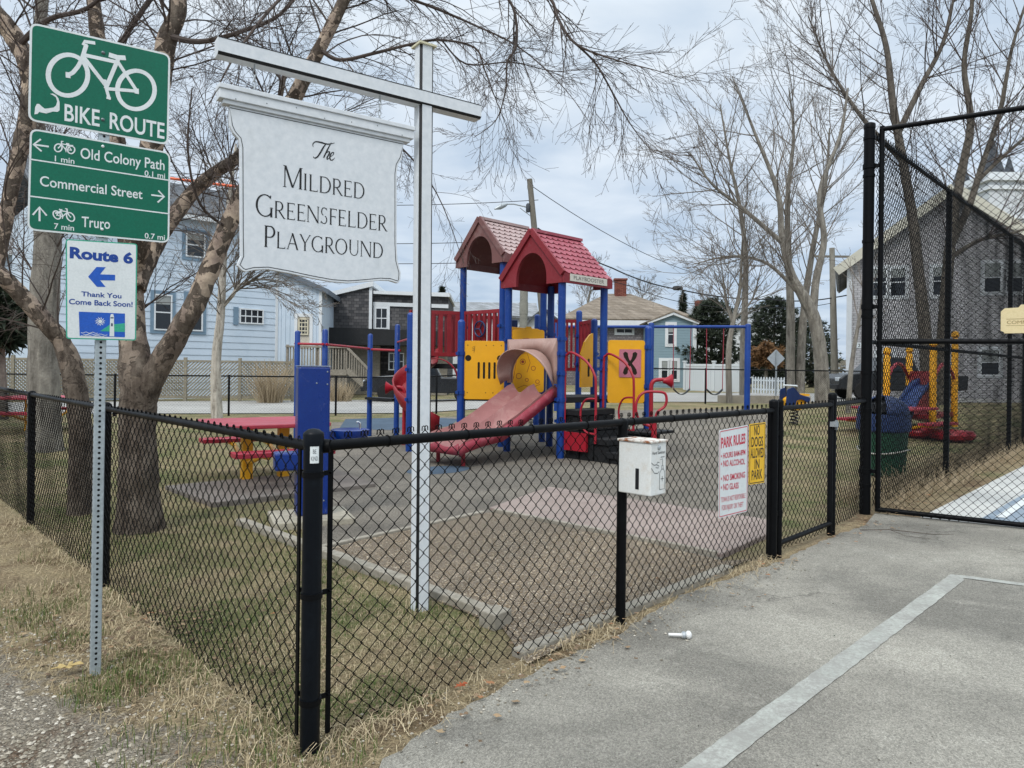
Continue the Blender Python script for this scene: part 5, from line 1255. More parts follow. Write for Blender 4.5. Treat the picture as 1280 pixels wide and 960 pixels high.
def window(parent, fr, s0, s1, z0, z1, trim=None, off=.03, nx=1, ny=2, casing=None, cw=.10, blind=0.0):
    mb = MB(); m = trim or WTRIM
    def bar(a, b, c, d, o0, o1): mb.prism(fr, [(a, c), (b, c), (b, d), (a, d)], o0, o1)
    f = .06
    bar(s0, s1, z1-f, z1, off-.06, off+.035); bar(s0, s1, z0, z0+f, off-.06, off+.045); bar(s0, s0+f, z0+f, z1-f, off-.06, off+.035); bar(s1-f, s1, z0+f, z1-f, off-.06, off+.035)
    for i in range(1, ny): z = z0+(z1-z0)*i/ny; bar(s0+f, s1-f, z-.025, z+.025, off-.06, off+.022)
    for i in range(1, nx): x = s0+(s1-s0)*i/nx; bar(x-.018, x+.018, z0+f, z1-f, off-.06, off+.018)
    w = mb.build('window', m, parent)
    mb = MB(); mb.prism(fr, [(s0+f, z0+f), (s1-f, z0+f), (s1-f, z1-f), (s0+f, z1-f)], off-.05, off); pn_ = mb.build('pane', GLASS, w)
    if blind: mb = MB(); zb_ = z1-f-(z1-z0)*blind; mb.prism(fr, [(s0+f+.02, zb_), (s1-f-.02, zb_), (s1-f-.02, z1-f), (s0+f+.02, z1-f)], off+.001, off+.006); mb.build('blind', BLIND, w)
    if casing:
        mb = MB()
        for a, b, c, d in ((s0-cw, s1+cw, z1, z1+cw), (s0-cw, s1+cw, z0-cw, z0), (s0-cw, s0, z0, z1), (s1, s1+cw, z0, z1)): mb.prism(fr, [(a, c), (b, c), (b, d), (a, d)], off-.06, off+.02)
        mb.build('casing', casing, w)
    return w
def hz(fr, u, v): return fr.hit(u, v)
def hip_or_gable(mb, pts): pass
# --- pale blue clapboard house
o = P(190, 455, 30); HF = Frame((o.x, o.y, 0), R(43)); hh = HF.hit
blue = thing('blue_house', 'pale blue clapboard house with slate window casings behind the lattice fence', 'house', (o.x, o.y+2, 0))
sR = hh(346, 440)[0]; sL = hh(52, 440)[0]; ZE = hh(240, 268)[1]
mb = MB(); siding(mb, HF, lambda z: (sL, sR), -.2, ZE, .30)
mb.prism(HF, [(sL, -.2), (sR, -.2), (sR, ZE), (sL, ZE)], -7, -.01); mb.build('wall', BSIDE, blue)
mb = MB()
r0, r1 = sL-.4, sR+.4
mb.add([HF.pt(r0, ZE-.12, .5), HF.pt(r1, ZE-.12, .5), HF.pt(r1, ZE+2.0, -3.5), HF.pt(r0, ZE+2.0, -3.5), HF.pt(r1, ZE-.12, -7.5), HF.pt(r0, ZE-.12, -7.5)], [(0, 1, 2, 3), (3, 2, 4, 5)])
rf = mb.build('roof', ROOFDK, blue, solid=.14)
mb = MB(); mb.prism(HF, [(r0, ZE-.3), (r1, ZE-.3), (r1, ZE-.05), (r0, ZE-.05)], .42, .50); mb.build('fascia', WTRIM, rf)
for (a, b, c, d, nx, ny, cas) in ((192.5, 214.5, 368, 413, 1, 2, BTRIM), (234, 253, 369, 414, 1, 2, BTRIM), (299, 329, 386, 405, 4, 2, None), (232, 256, 291, 322, 1, 2, BTRIM), (176, 192, 290, 322, 1, 2, BTRIM), (95, 122, 352, 402, 1, 2, BTRIM)):
    s0, z1 = hh(a, c); s1, z0 = hh(b, d); z1 = (hh(a, c)[1]+hh(b, c)[1])/2; z0 = (hh(a, d)[1]+hh(b, d)[1])/2; window(blue, HF, s0, s1, z0, z1, nx=nx, ny=ny, casing=cas, cw=.14, blind=.24 if cas else 0)
s0, z0 = hh(294, 406); s1, z1 = hh(297.5, 384); mb = MB(); mb.prism(HF, [(s0-.1, z0), (s1, z0), (s1, z1), (s0-.1, z1)], .02, .06); mb.build('shutter', BTRIM, blue)
mb = MB(); mb.prism(HF, [(sR-.1, -.2), (sR+.02, -.2), (sR+.02, ZE), (sR-.1, ZE)], -.05, .05); mb.build('corner_board', WTRIM, blue)
# lower wing with vertical boards and a glazed door
W0 = HF.pt(sR, 0, -.02); WF = Frame((W0.x, W0.y, 0), R(6)); wh = WF.hit
s1 = wh(401, 440)[0]; zr = wh(402, 364)[1]; zl = zr+s1*.42
mb = MB(); n = int(s1/.2)
for i in range(n):
    a, b = s1*i/n, s1*(i+1)/n; mb.prism(WF, [(a+.012, -.2), (b-.012, -.2), (b-.012, zl+(zr-zl)*b/s1), (a+.012, zl+(zr-zl)*a/s1)], -.02, .015)
mb.prism(WF, [(0, -.2), (s1, -.2), (s1, zr), (0, zl)], -5, -.006); mb.build('board_wall', BSIDE, blue)
mb = MB(); mb.prism(WF, [(-.1, zl+.05), (s1+.35, zr-.16), (s1+.35, zr+.08), (-.1, zl+.28)], -5.2, .25); mb.build('wing_roof', GTRIM, blue)
d0, zt_ = wh(372, 396); d1, zb_2 = wh(387, 432)
mb = MB()
for a, b, c, d in ((d0-.14, d1+.14, zt_, zt_+.16), (d0-.14, d0, zb_2-.15, zt_), (d1, d1+.14, zb_2-.15, zt_)): mb.prism(WF, [(a, c), (b, c), (b, d), (a, d)], .0, .06)
mb.build('door_frame', WTRIM, blue)
mb = MB(); mb.prism(WF, [(d0, zb_2-.15), (d1, zb_2-.15), (d1, zt_), (d0, zt_)], .0, .03); dr_ = mb.build('door', mat('door_cream', '#b9b2a4', .5), blue)
window(dr_, WF, d0+.06, d1-.06, zb_2+.5, zt_-.08, trim=mat('door_muntin', '#c9c1a9', .5), off=.06, nx=3, ny=4)
mb = MB(); mb.prism(WF, [(s1-.1, -.2), (s1+.03, -.2), (s1+.03, zr), (s1-.1, zr)], -.05, .05); mb.build('corner_board', WTRIM, blue)
# --- neighbour at the far left
o = P(30, 455, 33); NF = Frame((o.x, o.y, 0), R(4)); nh = NF.hit
nb = thing('blue_house', 'pale blue gabled house with grey roof seen between the birch trunks', 'house', (o.x, o.y, 0))
a = nh(-70, 400)[0]; b = nh(74, 400)[0]; ze = nh(10, 312)[1]; zp = nh(50, 262)[1]
mb = MB(); siding(mb, NF, lambda z: (a, b), -.2, ze, .3); mb.prism(NF, [(a, -.2), (b, -.2), (b, ze), (a, ze)], -6, -.01); mb.build('wall', BSIDE, nb)
mb = MB(); mb.add([NF.pt(a-.3, ze-.1, .5), NF.pt(b+.3, ze-.1, .5), NF.pt(b+.3, zp+.4, -3), NF.pt(a-.3, zp+.4, -3), NF.pt(b+.3, ze-.1, -6.5), NF.pt(a-.3, ze-.1, -6.5)], [(0, 1, 2, 3), (3, 2, 4, 5)]); mb.build('roof', ROOFGR, nb, solid=.15)
mb = MB(); mb.prism(NF, [(a-.3, ze-.3), (b+.3, ze-.3), (b+.3, ze-.06), (a-.3, ze-.06)], .42, .5); mb.build('fascia', WTRIM, nb)
s0, z1 = nh(-20, 345); s1, z0 = nh(6, 395); window(nb, NF, s0, s1, z0, z1, casing=BTRIM)
# --- black shingled house with a shed roof
o = P(405, 455, 38); KF = Frame((o.x, o.y, 0), R(2)); kh = KF.hit
bk = thing('shingled_house', 'dark shingled house with white trim and a shed roof', 'house', (o.x+2, o.y, 0))
sa = kh(406, 400)[0]; sb = kh(464, 400)[0]; sc2 = kh(560, 400)[0]; z0l = kh(408, 374)[1]; z0r = kh(464, 358)[1]; z2 = kh(480, 367)[1]
mb = MB(); mb.prism(KF, [(sa, 0), (sb, 0), (sb, z0r), (sa, z0l)], -6, 0); mb.prism(KF, [(sb+.005, 0), (sc2, 0), (sc2, z2-.1), (sb+.005, z2)], -6, -.25); mb.build('wall', KSHING, bk)
mb = MB(); mb.prism(KF, [(sa-.35, z0l-.02), (sb+.1, z0r+.0), (sb+.1, z0r+.26), (sa-.35, z0l+.2)], -6.2, .18); mb.prism(KF, [(sb+.11, z2-.02), (sc2+.1, z2-.12), (sc2+.1, z2+.1), (sb+.11, z2+.14)], -6.2, .05); mb.build('roof', WTRIM, bk)
mb = MB(); mb.prism(KF, [(sa-.02, 0), (sa+.22, 0), (sa+.22, z0l), (sa-.02, z0l)], 0, .05); mb.prism(KF, [(sb-.12, 0), (sb+.04, 0), (sb+.04, z0r), (sb-.12, z0r)], 0, .05)
zz = kh(480, 379)[1]; mb.prism(KF, [(sb+.05, zz-.12), (sc2, zz-.2), (sc2, zz), (sb+.05, zz+.08)], -.25, -.18); mb.build('white_trim', WTRIM, bk)
s0, z1 = kh(466, 384); s1, z0 = kh(484, 411); window(bk, KF, s0+.1, s1, z0, z1, off=-.2, nx=2, ny=2, casing=WTRIM)
zz = kh(440, 411)[1]; mb = MB(); mb.prism(KF, [(sa-.5, zz-.9), (sc2, zz-.9), (sc2, zz-.15), (sa-.5, zz)], .02, 1.6); mb.build('porch_roof', mat('tar_black', '#202123', .8, .2, 3), bk)
zz = kh(440, 424)[1]; mb = MB(); mb.prism(KF, [(sa-.5, .0), (sa+3.0, .0), (sa+3.0, zz), (sa-.5, zz)], .05, .35); mb.prism(KF, [(sa+3.9, .0), (sc2, .0), (sc2, zz), (sa+3.9, zz)], .05, .35); mb.build('board_wall', DWOOD, bk)
s0, z1 = kh(487, 441); s1, z0 = kh(506, 463); window(bk, KF, s0, s1, z0, z1, off=.4, nx=3, ny=2)
# deck with rail and stair in front of it
o = P(360, 470, 33); DF = Frame((o.x, o.y, 0), R(2)); dh = DF.hit
dk = thing('wooden_deck', 'weathered wooden deck with baluster railing and a stair', 'deck', (o.x+1, o.y, 0))
a, zt_ = dh(358, 432); b = dh(434, 436)[0]; zf = dh(400, 462)[1]; c, zs = dh(463, 476)
mb = MB(); mb.prism(DF, [(a, zf-.25), (b, zf-.25), (b, zf), (a, zf)], -2.5, .1); mb.build('deck_floor', DWOOD, dk)
mb = MB(); mb.prism(DF, [(a, zt_-.08), (b, zt_-.08), (b, zt_), (a, zt_)], -.02, .12)
mb.beam(DF.pt(b, zt_-.04, .05), DF.pt(c, zs+.45, .05), .1, .1); mb.beam(DF.pt(b, zf, .05), DF.pt(c, zs-.45, .05), .06, .25)
n = int((b-a)/.13)
for i in range(n): x = a+.05+i*.13; mb.prism(DF, [(x, zf), (x+.05, zf), (x+.05, zt_-.081), (x, zt_-.081)], .02, .06)
for i in range(9): x = b+.1+(c-b-.1)*i/9; t_ = (x-b)/(c-b); mb.prism(DF, [(x, zf+(zs-.45-zf)*t_), (x+.05, zf+(zs-.45-zf)*t_), (x+.05, zt_-.1+(zs+.45-zt_)*t_), (x, zt_-.1+(zs+.45-zt_)*t_)], .02, .06)
mb.build('railing', DWOOD, dk)
for x in (a+.05, (a+b)/2, b-.05): mb = MB(); mb.prism(DF, [(x-.06, 0), (x+.06, 0), (x+.06, zt_+.05), (x-.06, zt_+.05)], -.04, .0); mb.build('deck_post', DWOOD, dk)
mb = MB()
for i in range(int((b-a)/.16)): x = a+i*.16; mb.prism(DF, [(x, 0.02), (x+.13, 0.02), (x+.13, zf-.26), (x, zf-.26)], .0, .03)
mb.build('skirt_boards', DWOOD, dk)
# --- taupe house with a hip roof
o = P(812, 470, 49); TF = Frame((o.x, o.y, 0), R(-3)); th_ = TF.hit
tp_ = thing('hip_roof_house', 'taupe shingled house with brown hip roof and brick chimney', 'house', (o.x-4, o.y+4, .38))
a = th_(706, 430)[0]; b = th_(868, 430)[0]; ze = th_(790, 400)[1]; zr = th_(790, 366)[1]
mb = MB(); mb.prism(TF, [(a, .3), (b, .3), (b, ze), (a, ze)], -9, 0); mb.build('wall', TSHING, tp_)
ra_, rb_ = th_(764, 366)[0], th_(797, 366)[0]
mb = MB(); mb.add([TF.pt(a-.5, ze, .5), TF.pt(b+.5, ze, .5), TF.pt(b+.5, ze, -9.5), TF.pt(a-.5, ze, -9.5), TF.pt(ra_, zr+.35, -4.5), TF.pt(rb_, zr+.35, -4.5)], [(0, 1, 5, 4), (1, 2, 5), (2, 3, 4, 5), (3, 0, 4)]); rf = mb.build('roof', ROOFBR, tp_, solid=.1)
mb = MB(); mb.prism(TF, [(a-.5, ze-.55), (b+.5, ze-.55), (b+.5, ze-.06), (a-.5, ze-.06)], .0, .48); mb.build('soffit', WTRIM, tp_)
c0 = th_(783, 360)[0]; zc0 = th_(783, 349)[1]; mb = MB(); mb.box(TF.pt(c0, zr+.2, -4.3), (.85, .7, 2*(zc0+.3-zr)), R(-3)); mb.box(TF.pt(c0, zc0+.5, -4.3), (1.0, .85, .12), R(-3)); mb.build('chimney', BRICK, rf)
for (u0, u1, v0, v1) in ((770, 791, 405, 417), (727, 745, 405, 417)):
    s0, z1 = th_(u0, v0); s1, z0 = th_(u1, v1); window(tp_, TF, s0, s1, z0, z1, nx=2, ny=2, casing=WTRIM)
# blue-grey gabled wing in front, a house of its own shape
o = P(813, 470, 45.5); QF = Frame((o.x, o.y, 0), R(-2)); qh = QF.hit
qg = thing('gabled_house', 'small blue-grey gabled house with white corner boards', 'house', (o.x+1.4, o.y+2, .38))
a = 0.0; b = qh(868, 430)[0]; ze = qh(840, 402)[1]; zp = qh(838, 392)[1]; mid = (a+b)/2
mb = MB(); siding(mb, QF, lambda z: (a, b) if z <= ze else (a+(mid-a)*(z-ze)/(zp-ze), b-(b-mid)*(z-ze)/(zp-ze)), .3, zp, .17, .018); mb.prism(QF, [(a, .3), (b, .3), (b, ze), (mid, zp), (a, ze)], -3.2, -.01); mb.build('wall', BSIDE2, qg)
mb = MB()
for x0, x1 in ((a-.25, mid), (b+.25, mid)): mb.beam(QF.pt(x0, ze-.08, .1), QF.pt(x1, zp+.02, .1), .25, .2)
for x in (a, b): mb.prism(QF, [(x-.12, .3), (x+.12, .3), (x+.12, ze-.1), (x-.12, ze-.1)], .0, .06)
mb.build('white_trim', WTRIM, qg)
mb = MB(); mb.add([QF.pt(a-.3, ze-.05, .25), QF.pt(mid, zp+.12, .25), QF.pt(mid, zp+.12, -3.3), QF.pt(a-.3, ze-.05, -3.3), QF.pt(b+.3, ze-.05, .25), QF.pt(b+.3, ze-.05, -3.3)], [(0, 1, 2, 3), (4, 5, 2, 1)]); mb.build('roof', ROOFBR, qg, solid=.08)
for (u0, u1, v0, v1) in ((834, 843, 405, 431), (826, 835, 450, 475), (838.5, 847, 450, 475)):
    s0, z1 = qh(u0, v0); s1, z0 = qh(u1, v1); window(qg, QF, s0, s1, z0, z1, casing=WTRIM, cw=.13, off=.04, blind=.35)
# --- far low roofs
def far_house(label, u0, u1, v_e, v_r, Y, wallm, roofm, ang=0, dep=9, gable=False):
    o = P(u0, 465, Y); fr = Frame((o.x, o.y, 0), R(ang)); b = fr.hit(u1, 450)[0]; ze = fr.hit((u0+u1)/2, v_e)[1]; zr = fr.hit((u0+u1)/2, v_r)[1]
    t = thing('distant_house', label, 'house', (o.x, o.y, .2)); mb = MB()
    if gable:
        m_ = b/2; mb.prism(fr, [(0, 0), (b, 0), (b, ze), (m_, zr), (0, ze)], -dep, 0); mb.build('wall', wallm, t); mb = MB()
        mb.add([fr.pt(-.4, ze-.2, .4), fr.pt(m_, zr+.15, .4), fr.pt(m_, zr+.15, -dep), fr.pt(-.4, ze-.2, -dep), fr.pt(b+.4, ze-.2, .4), fr.pt(b+.4, ze-.2, -dep)], [(0, 1, 2, 3), (4, 5, 2, 1)]); mb.build('roof', roofm, t, solid=.2)
    else:
        mb.prism(fr, [(0, 0), (b, 0), (b, ze), (0, ze)], -dep, 0); mb.build('wall', wallm, t); mb = MB()
        k = (Y+dep/2)/Y; zr2 = H+(zr-H)*k
        mb.add([fr.pt(-.4, ze, .4), fr.pt(b+.4, ze, .4), fr.pt(b+.4, zr2, -dep/2), fr.pt(-.4, zr2, -dep/2), fr.pt(b+.4, ze, -dep), fr.pt(-.4, ze, -dep)], [(0, 1, 2, 3), (3, 2, 4, 5)]); mb.build('roof', roofm, t, solid=.2)
    return t, fr, b, ze
WHW = mat('white_wall', '#c4c8ca', .6, .08, .4)
far_house('long low house with grey roof behind the red barrier', 520, 668, 396, 379, 62, WHW, ROOFGR, 2)
t, fr, b, ze = far_house('white gabled house glimpsed between the blue tower posts', 655, 702, 407, 388, 58, WHW, ROOFDK, 3, gable=True)
t, fr, b, ze = far_house('pale grey roofed house rising behind the dark evergreens', 864, 1008, 410, 388, 72, WHW, ROOFGR, -2)
s_, z_ = fr.hit(888, 376); mb = MB(); mb.box(fr.pt(s_, z_-.9, -4), (1.2, 1.0, 2.6)); mb.build('chimney', BRICK, t)
far_house('small white house standing behind the trunk of the slim birch', 536, 575, 430, 415, 66, WHW, ROOFBR, 0)
o = P(654, 440, 46); chm = MB(); 
for i in range(9): z0 = .3+i*.78; chm.lathe((o.x, o.y, 0), [(.26 if i % 2 else .28, z0), (.26 if i % 2 else .28, z0+.775)], 14)
tag(chm.build('stone_flue', mat('flue_stone', '#84837a', .8, .25, 3, bump=.5, bscale=20), loc=(o.x, o.y, .3)), 'banded grey stone flue standing between the two playground roofs', 'flue')
# --- grey shingled building
o = P(1058, 470, 34); SF2 = Frame((o.x, o.y, 0), R(-25)); s2h = SF2.hit
gb = thing('shingled_building', 'tall grey shingled gable building with white windows behind the court fence', 'building', (o.x+4, o.y+2, .3))
b = s2h(1322, 400)[0]; ze = s2h(1062, 331)[1]; zp = s2h(1190, 238)[1]; m_ = s2h(1190, 300)[0]
mb = MB(); mb.prism(SF2, [(0, 0), (b, 0), (b, ze), (m_, zp), (0, ze)], -10, 0); mb.build('wall', GSHING, gb)
mb = MB(); mb.add([SF2.pt(-.5, ze-.25, .4), SF2.pt(m_, zp+.15, .4), SF2.pt(m_, zp+.15, -10.2), SF2.pt(-.5, ze-.25, -10.2), SF2.pt(b+.5, ze-.25, .4), SF2.pt(b+.5, ze-.25, -10.2)], [(0, 1, 2, 3), (4, 5, 2, 1)]); rf = mb.build('roof', ROOFGR, gb, solid=.2)
mb = MB(); 
for x0 in (-.5, b+.5): mb.beam(SF2.pt(x0, ze-.35, .45), SF2.pt(m_, zp+.02, .45), .12, .42)
mb.build('rake_board', mat('cream_trim', '#c9c5b4', .55, .1, 2), rf)
mb = MB(); mb.prism(SF2, [(-.03, 0), (.2, 0), (.2, ze-.2), (-.03, ze-.2)], .0, .06); mb.build('corner_board', WTRIM, gb)
for (u0, u1, v0, v1) in ((1089, 1109, 335, 371), (1112, 1133, 335, 371), (1165, 1184, 333, 370), (1229, 1252, 328, 366), (1257, 1280, 328, 366), (1095, 1117, 440, 470), (1225, 1250, 436, 470)):
    s0, z1 = s2h(u0, v0); s1, z0 = s2h(u1, v1); window(gb, SF2, s0, s1, z0, z1, casing=WTRIM, nx=1, blind=.45 if u0 > 1200 else .3)
s_, z_ = s2h(1061.5, 432); mb = MB(); mb.prism(SF2, [(s_+.22, z_-.12), (s_+.55, z_-.12), (s_+.55, z_+.14), (s_+.22, z_+.14)], .0, .03); nmp = mb.build('number_plate', SWHITE, gb)
mb = MB(); write(mb, SF2, '12', (s_+.29, z_-.07), (s_+.48, z_-.07), .15, .032, .01); mb.build('lettering', SBLACK, nmp)
# --- church tower with pinnacles
o = P(1236, 300, 62); CX = s2x = None
ch = thing('church_tower', 'white church tower with dark conical pinnacles above the shingled building', 'tower', (o.x+3, o.y+3, 0))
cfm = Frame((o.x, o.y, 0), 0); wv = cfm.hit(1330, 250)[0]; zt_ = cfm.hit(1240, 226)[1]
mb = MB(); mb.prism(cfm, [(0, 0), (wv, 0), (wv, zt_), (0, zt_)], -wv, 0); mb.build('wall', WHW, ch)
mb = MB()
for dz, e_ in ((0, .35), (-.75, .18), (-3.3, .2), (.38, .2)): mb.prism(cfm, [(-e_, zt_+dz), (wv+e_, zt_+dz), (wv+e_, zt_+dz+.35), (-e_, zt_+dz+.35)], -wv-e_, e_)
mb.build('cornice', WTRIM, ch)
PINN = mat('slate_dark', '#3d4146', .7, .2, 2)
for x in (1.0, wv-1.0):
    for dd in (1.0, wv-1.0): mb = MB(); mb.lathe(cfm.pt(x, zt_+.73, -dd), [(.95, 0), (.9, .15), (.5, 1.4), (.18, 2.6), (.02, 3.3)], 8); mb.build('pinnacle', PINN, ch)
# ------------------------------------------------------------------ street furniture beyond the park
LATT = wood_mat('lattice_wood', '#726c60', '#98917f', (8, 8, 8))
o0 = P(-60, 480, 27.0); o1 = P(366, 480, 29.3); dd = o1-o0; lfm = Frame((o0.x, o0.y, 0), math.atan2(dd.y, dd.x)); L = math.hypot(dd.x, dd.y)
lt = thing('lattice_fence', 'weathered wooden lattice fence in front of the blue house', 'fence', (o0.x, o0.y, 0))
zt_, zb_l = 1.66, .12; npan = 6; pw = L/npan
for i in range(npan+1): mb = MB(); mb.box(lfm.pt(i*pw, .87, 0), (.12, .12, 1.78), lfm.ang); mb.build('fence_post', LATT, lt)
for i in range(npan):
    a, b = i*pw+.06, (i+1)*pw-.06; mb = MB()
    mb.prism(lfm, [(a, zt_-.08), (b, zt_-.08), (b, zt_), (a, zt_)], -.03, .03); mb.prism(lfm, [(a, zb_l), (b, zb_l), (b, zb_l+.1), (a, zb_l+.1)], -.03, .03)
    z0, z1 = zb_l+.1, zt_-.08; hgt = z1-z0; sp = .135
    for dirn, o in ((1, .012), (-1, -.012)):
        if i == 4 and dirn == -1: continue
        x = a-hgt
        while x < b:
            p, q = [x, z0], [x+hgt, z1]
            if p[0] < a: p = [a, z0+(a-x)]
            if q[0] > b: q = [b, z1-(x+hgt-b)]
            if q[0]-p[0] > .03:
                if dirn < 0: p, q = [a+b-p[0], p[1]], [a+b-q[0], q[1]]
                v = .036; mb.prism(lfm, [(p[0]-v, p[1]), (p[0]+v, p[1]), (q[0]+v, q[1]), (q[0]-v, q[1])], o-.006, o+.006)
            x += sp
    mb.build('lattice_panel', LATT, lt)
# white vinyl fence
VIN = mat('white_vinyl', '#c9cfd2', .5, .06, 1)
o0 = P(856, 480, 40); o1 = P(931, 480, 37.5); dd = o1-o0; vf = Frame((o0.x, o0.y, 0), math.atan2(dd.y, dd.x)); L = math.hypot(dd.x, dd.y)
vt = thing('vinyl_fence', 'solid white vinyl fence beside the blue-grey gabled house', 'fence', (o0.x, o0.y, .38))
ztv = vf.hit(880, 455)[1]
for i in range(3):
    mb = MB(); x = L*i/2; mb.box(vf.pt(x, (ztv+.5)/2, 0), (.14, .14, ztv-.3), vf.ang); mb.box(vf.pt(x, ztv+.14, 0), (.2, .2, .08), vf.ang); mb.build('fence_post', VIN, vt)
mb = MB()
for i in range(2):
    a, b = L*i/2+.071, L*(i+1)/2-.071; mb.prism(vf, [(a, ztv-.12), (b, ztv-.12), (b, ztv), (a, ztv)], -.045, .045); n = 14
    for k in range(n): x0, x1 = a+(b-a)*k/n, a+(b-a)*(k+1)/n; mb.prism(vf, [(x0+.008, .32), (x1-.004, .32), (x1-.004, ztv-.121), (x0+.008, ztv-.121)], -.02, .02)
mb.build('fence_panel', VIN, vt)
# low white picket fence
o0 = P(940, 480, 36); o1 = P(990, 478, 34); dd = o1-o0; pf_ = Frame((o0.x, o0.y, 0), math.atan2(dd.y, dd.x)); L = math.hypot(dd.x, dd.y)
mb = MB()
for k in range(int(L/.17)): mb.prism(pf_, [(k*.17, .36), (k*.17+.09, .36), (k*.17+.09, 1.15), (k*.17+.045, 1.22), (k*.17, 1.15)], -.015, .015)
for z in (.55, 1.0): mb.prism(pf_, [(0, z), (L, z), (L, z+.08), (0, z+.08)], -.04, -.016)
pk = thing('picket_fence', 'low white picket fence across the street behind the tree trunks', 'fence', (o0.x, o0.y, .38)); mb.build('pickets', VIN, pk)
# diamond warning sign, seen from the back
c = P(970, 448, 31); ds = thing('road_sign', 'diamond road sign seen from its grey back across the street', 'road sign', (c.x, c.y, .38))
df_ = Frame((c.x, c.y, 0), R(3)); rdi = .40; SB = mat('sign_alu', '#b3b9bd', .4, .12, 4, metal=.3)
mb = MB(); mb.prism(df_, quadpts([(0, c.z-rdi), (rdi, c.z), (0, c.z+rdi), (-rdi, c.z)], .05), -.004, .0); mb.build('plate', SB, ds)
mb = MB(); mb.box((c.x, c.y-.03, (c.z+.3+.38)/2), (.06, .05, c.z+.3-.3)); mb.build('post', STEEL, ds)
# utility pole with street lamp
POLE = wood_mat('pole_wood', '#5f5b54', '#7d786e', (9, 9, 2))
pt_, pb2 = P(662, 224, 34), P(688, 470, 34); pb2.z = .3
up = thing('utility_pole', 'leaning wooden utility pole with a cobra-head street lamp', 'utility pole', pb2)
mb = MB(); mb.tube([pb2, pb2+(pt_-pb2)*.5, pt_], [.19, .16, .13], 12); mb.build('pole', POLE, up)
a_, b_, c_ = P(668, 262, 34), P(634, 255, 33.6), P(619, 261, 33.4)
mb = MB(); mb.tube([a_, P(655, 258, 33.9), P(642, 255, 33.7), b_, P(628, 257, 33.5)], .035, 8); mb.tube([P(670, 275, 34), P(650, 260, 33.8)], .02, 6); mb.build('lamp_arm', STEEL, up)
mb = MB(); m_ = (c_-b_).normalized(); mb.tube([b_, b_+m_*.15, b_+m_*.4, b_+m_*.7], [.05, .11, .13, .03], 10); mb.build('lamp_head', STEEL, up)
mb = MB(); mb.lathe(P(660, 260, 33.9)-UPV*.2, [(.08, 0), (.1, .05), (.1, .35), (.05, .42), (.001, .43)], 10); mb.build('transformer_knob', PINN, up)
# pole at the right
pt_, pb2 = P(1040, 310, 42), P(1044, 470, 42); pb2.z = .3; u2 = thing('utility_pole', 'pale straight utility pole beside the grey shingled building', 'utility pole', pb2)
mb = MB(); mb.tube([pb2, pt_], [.22, .15], 10); mb.build('pole', wood_mat('pole_pale', '#77736a', '#98948a', (9, 9, 2)), u2)
mb = MB(); mb.box(pt_-UPV*.5, (2.0, .1, .12)); mb.build('cross_arm', POLE, u2)
# overhead wires
WBLK = mat('cable_black', '#1b1c1e', .6, .1, 5)
def wire(label, pts, r, name='overhead_wire', sag=.0, m=None, group='overhead wires'):
    mb = MB(); out = []
    for (p, q) in zip(pts, pts[1:]):
        for k in range(12): t_ = k/12; out.append(p.lerp(q, t_)-UPV*(sag*4*t_*(1-t_)))
    out.append(pts[-1]); mb.tube(out, r, 5); tag(mb.build(name, m or WBLK, loc=pts[0]), label, 'cable', group)
wire('thin cable sloping down from the utility pole top to the far conifers', [P(664, 232, 34), P(880, 345, 46)], .018, sag=.5)
wire('thick cable with the splice bundle passing behind the red roof', [P(672, 285, 34), P(765, 335, 35), P(850, 362, 37), P(960, 374, 40), P(1042, 372, 42), P(1140, 345, 45)], .035, sag=.15)
wire('thin lower cable running just under the spliced cable', [P(690, 320, 34), P(790, 358, 36), P(870, 380, 39), P(960, 384, 41), P(1043, 378, 42)], .018, sag=.15)
for i, (v0, v1) in enumerate(((255, 250), (302, 299), (326, 325))):
    wire(('uppermost', 'middle', 'lowest')[i]+' of three level cables running behind the white sign post', [P(300, v0-2, 34), P(673, v1, 34)], .017, sag=.2)
wire('orange sleeved cable strung behind the birch limbs', [P(205, 222, 17), P(300, 234, 17)], .035, name='orange_cable', m=mat('orange_sleeve', '#d2603a', .5, .1, 5), group=None)
b_ = P(847, 360, 37); mb = MB(); mb.tube([b_+XV*x-UPV*(abs(x)*.06) for x in (-.28, -.2, 0, .2, .28)], [.03, .11, .13, .11, .03], 10); tag(mb.build('cable_splice', WBLK, loc=b_), 'black splice bundle hanging on the thick overhead cable', 'cable splice')
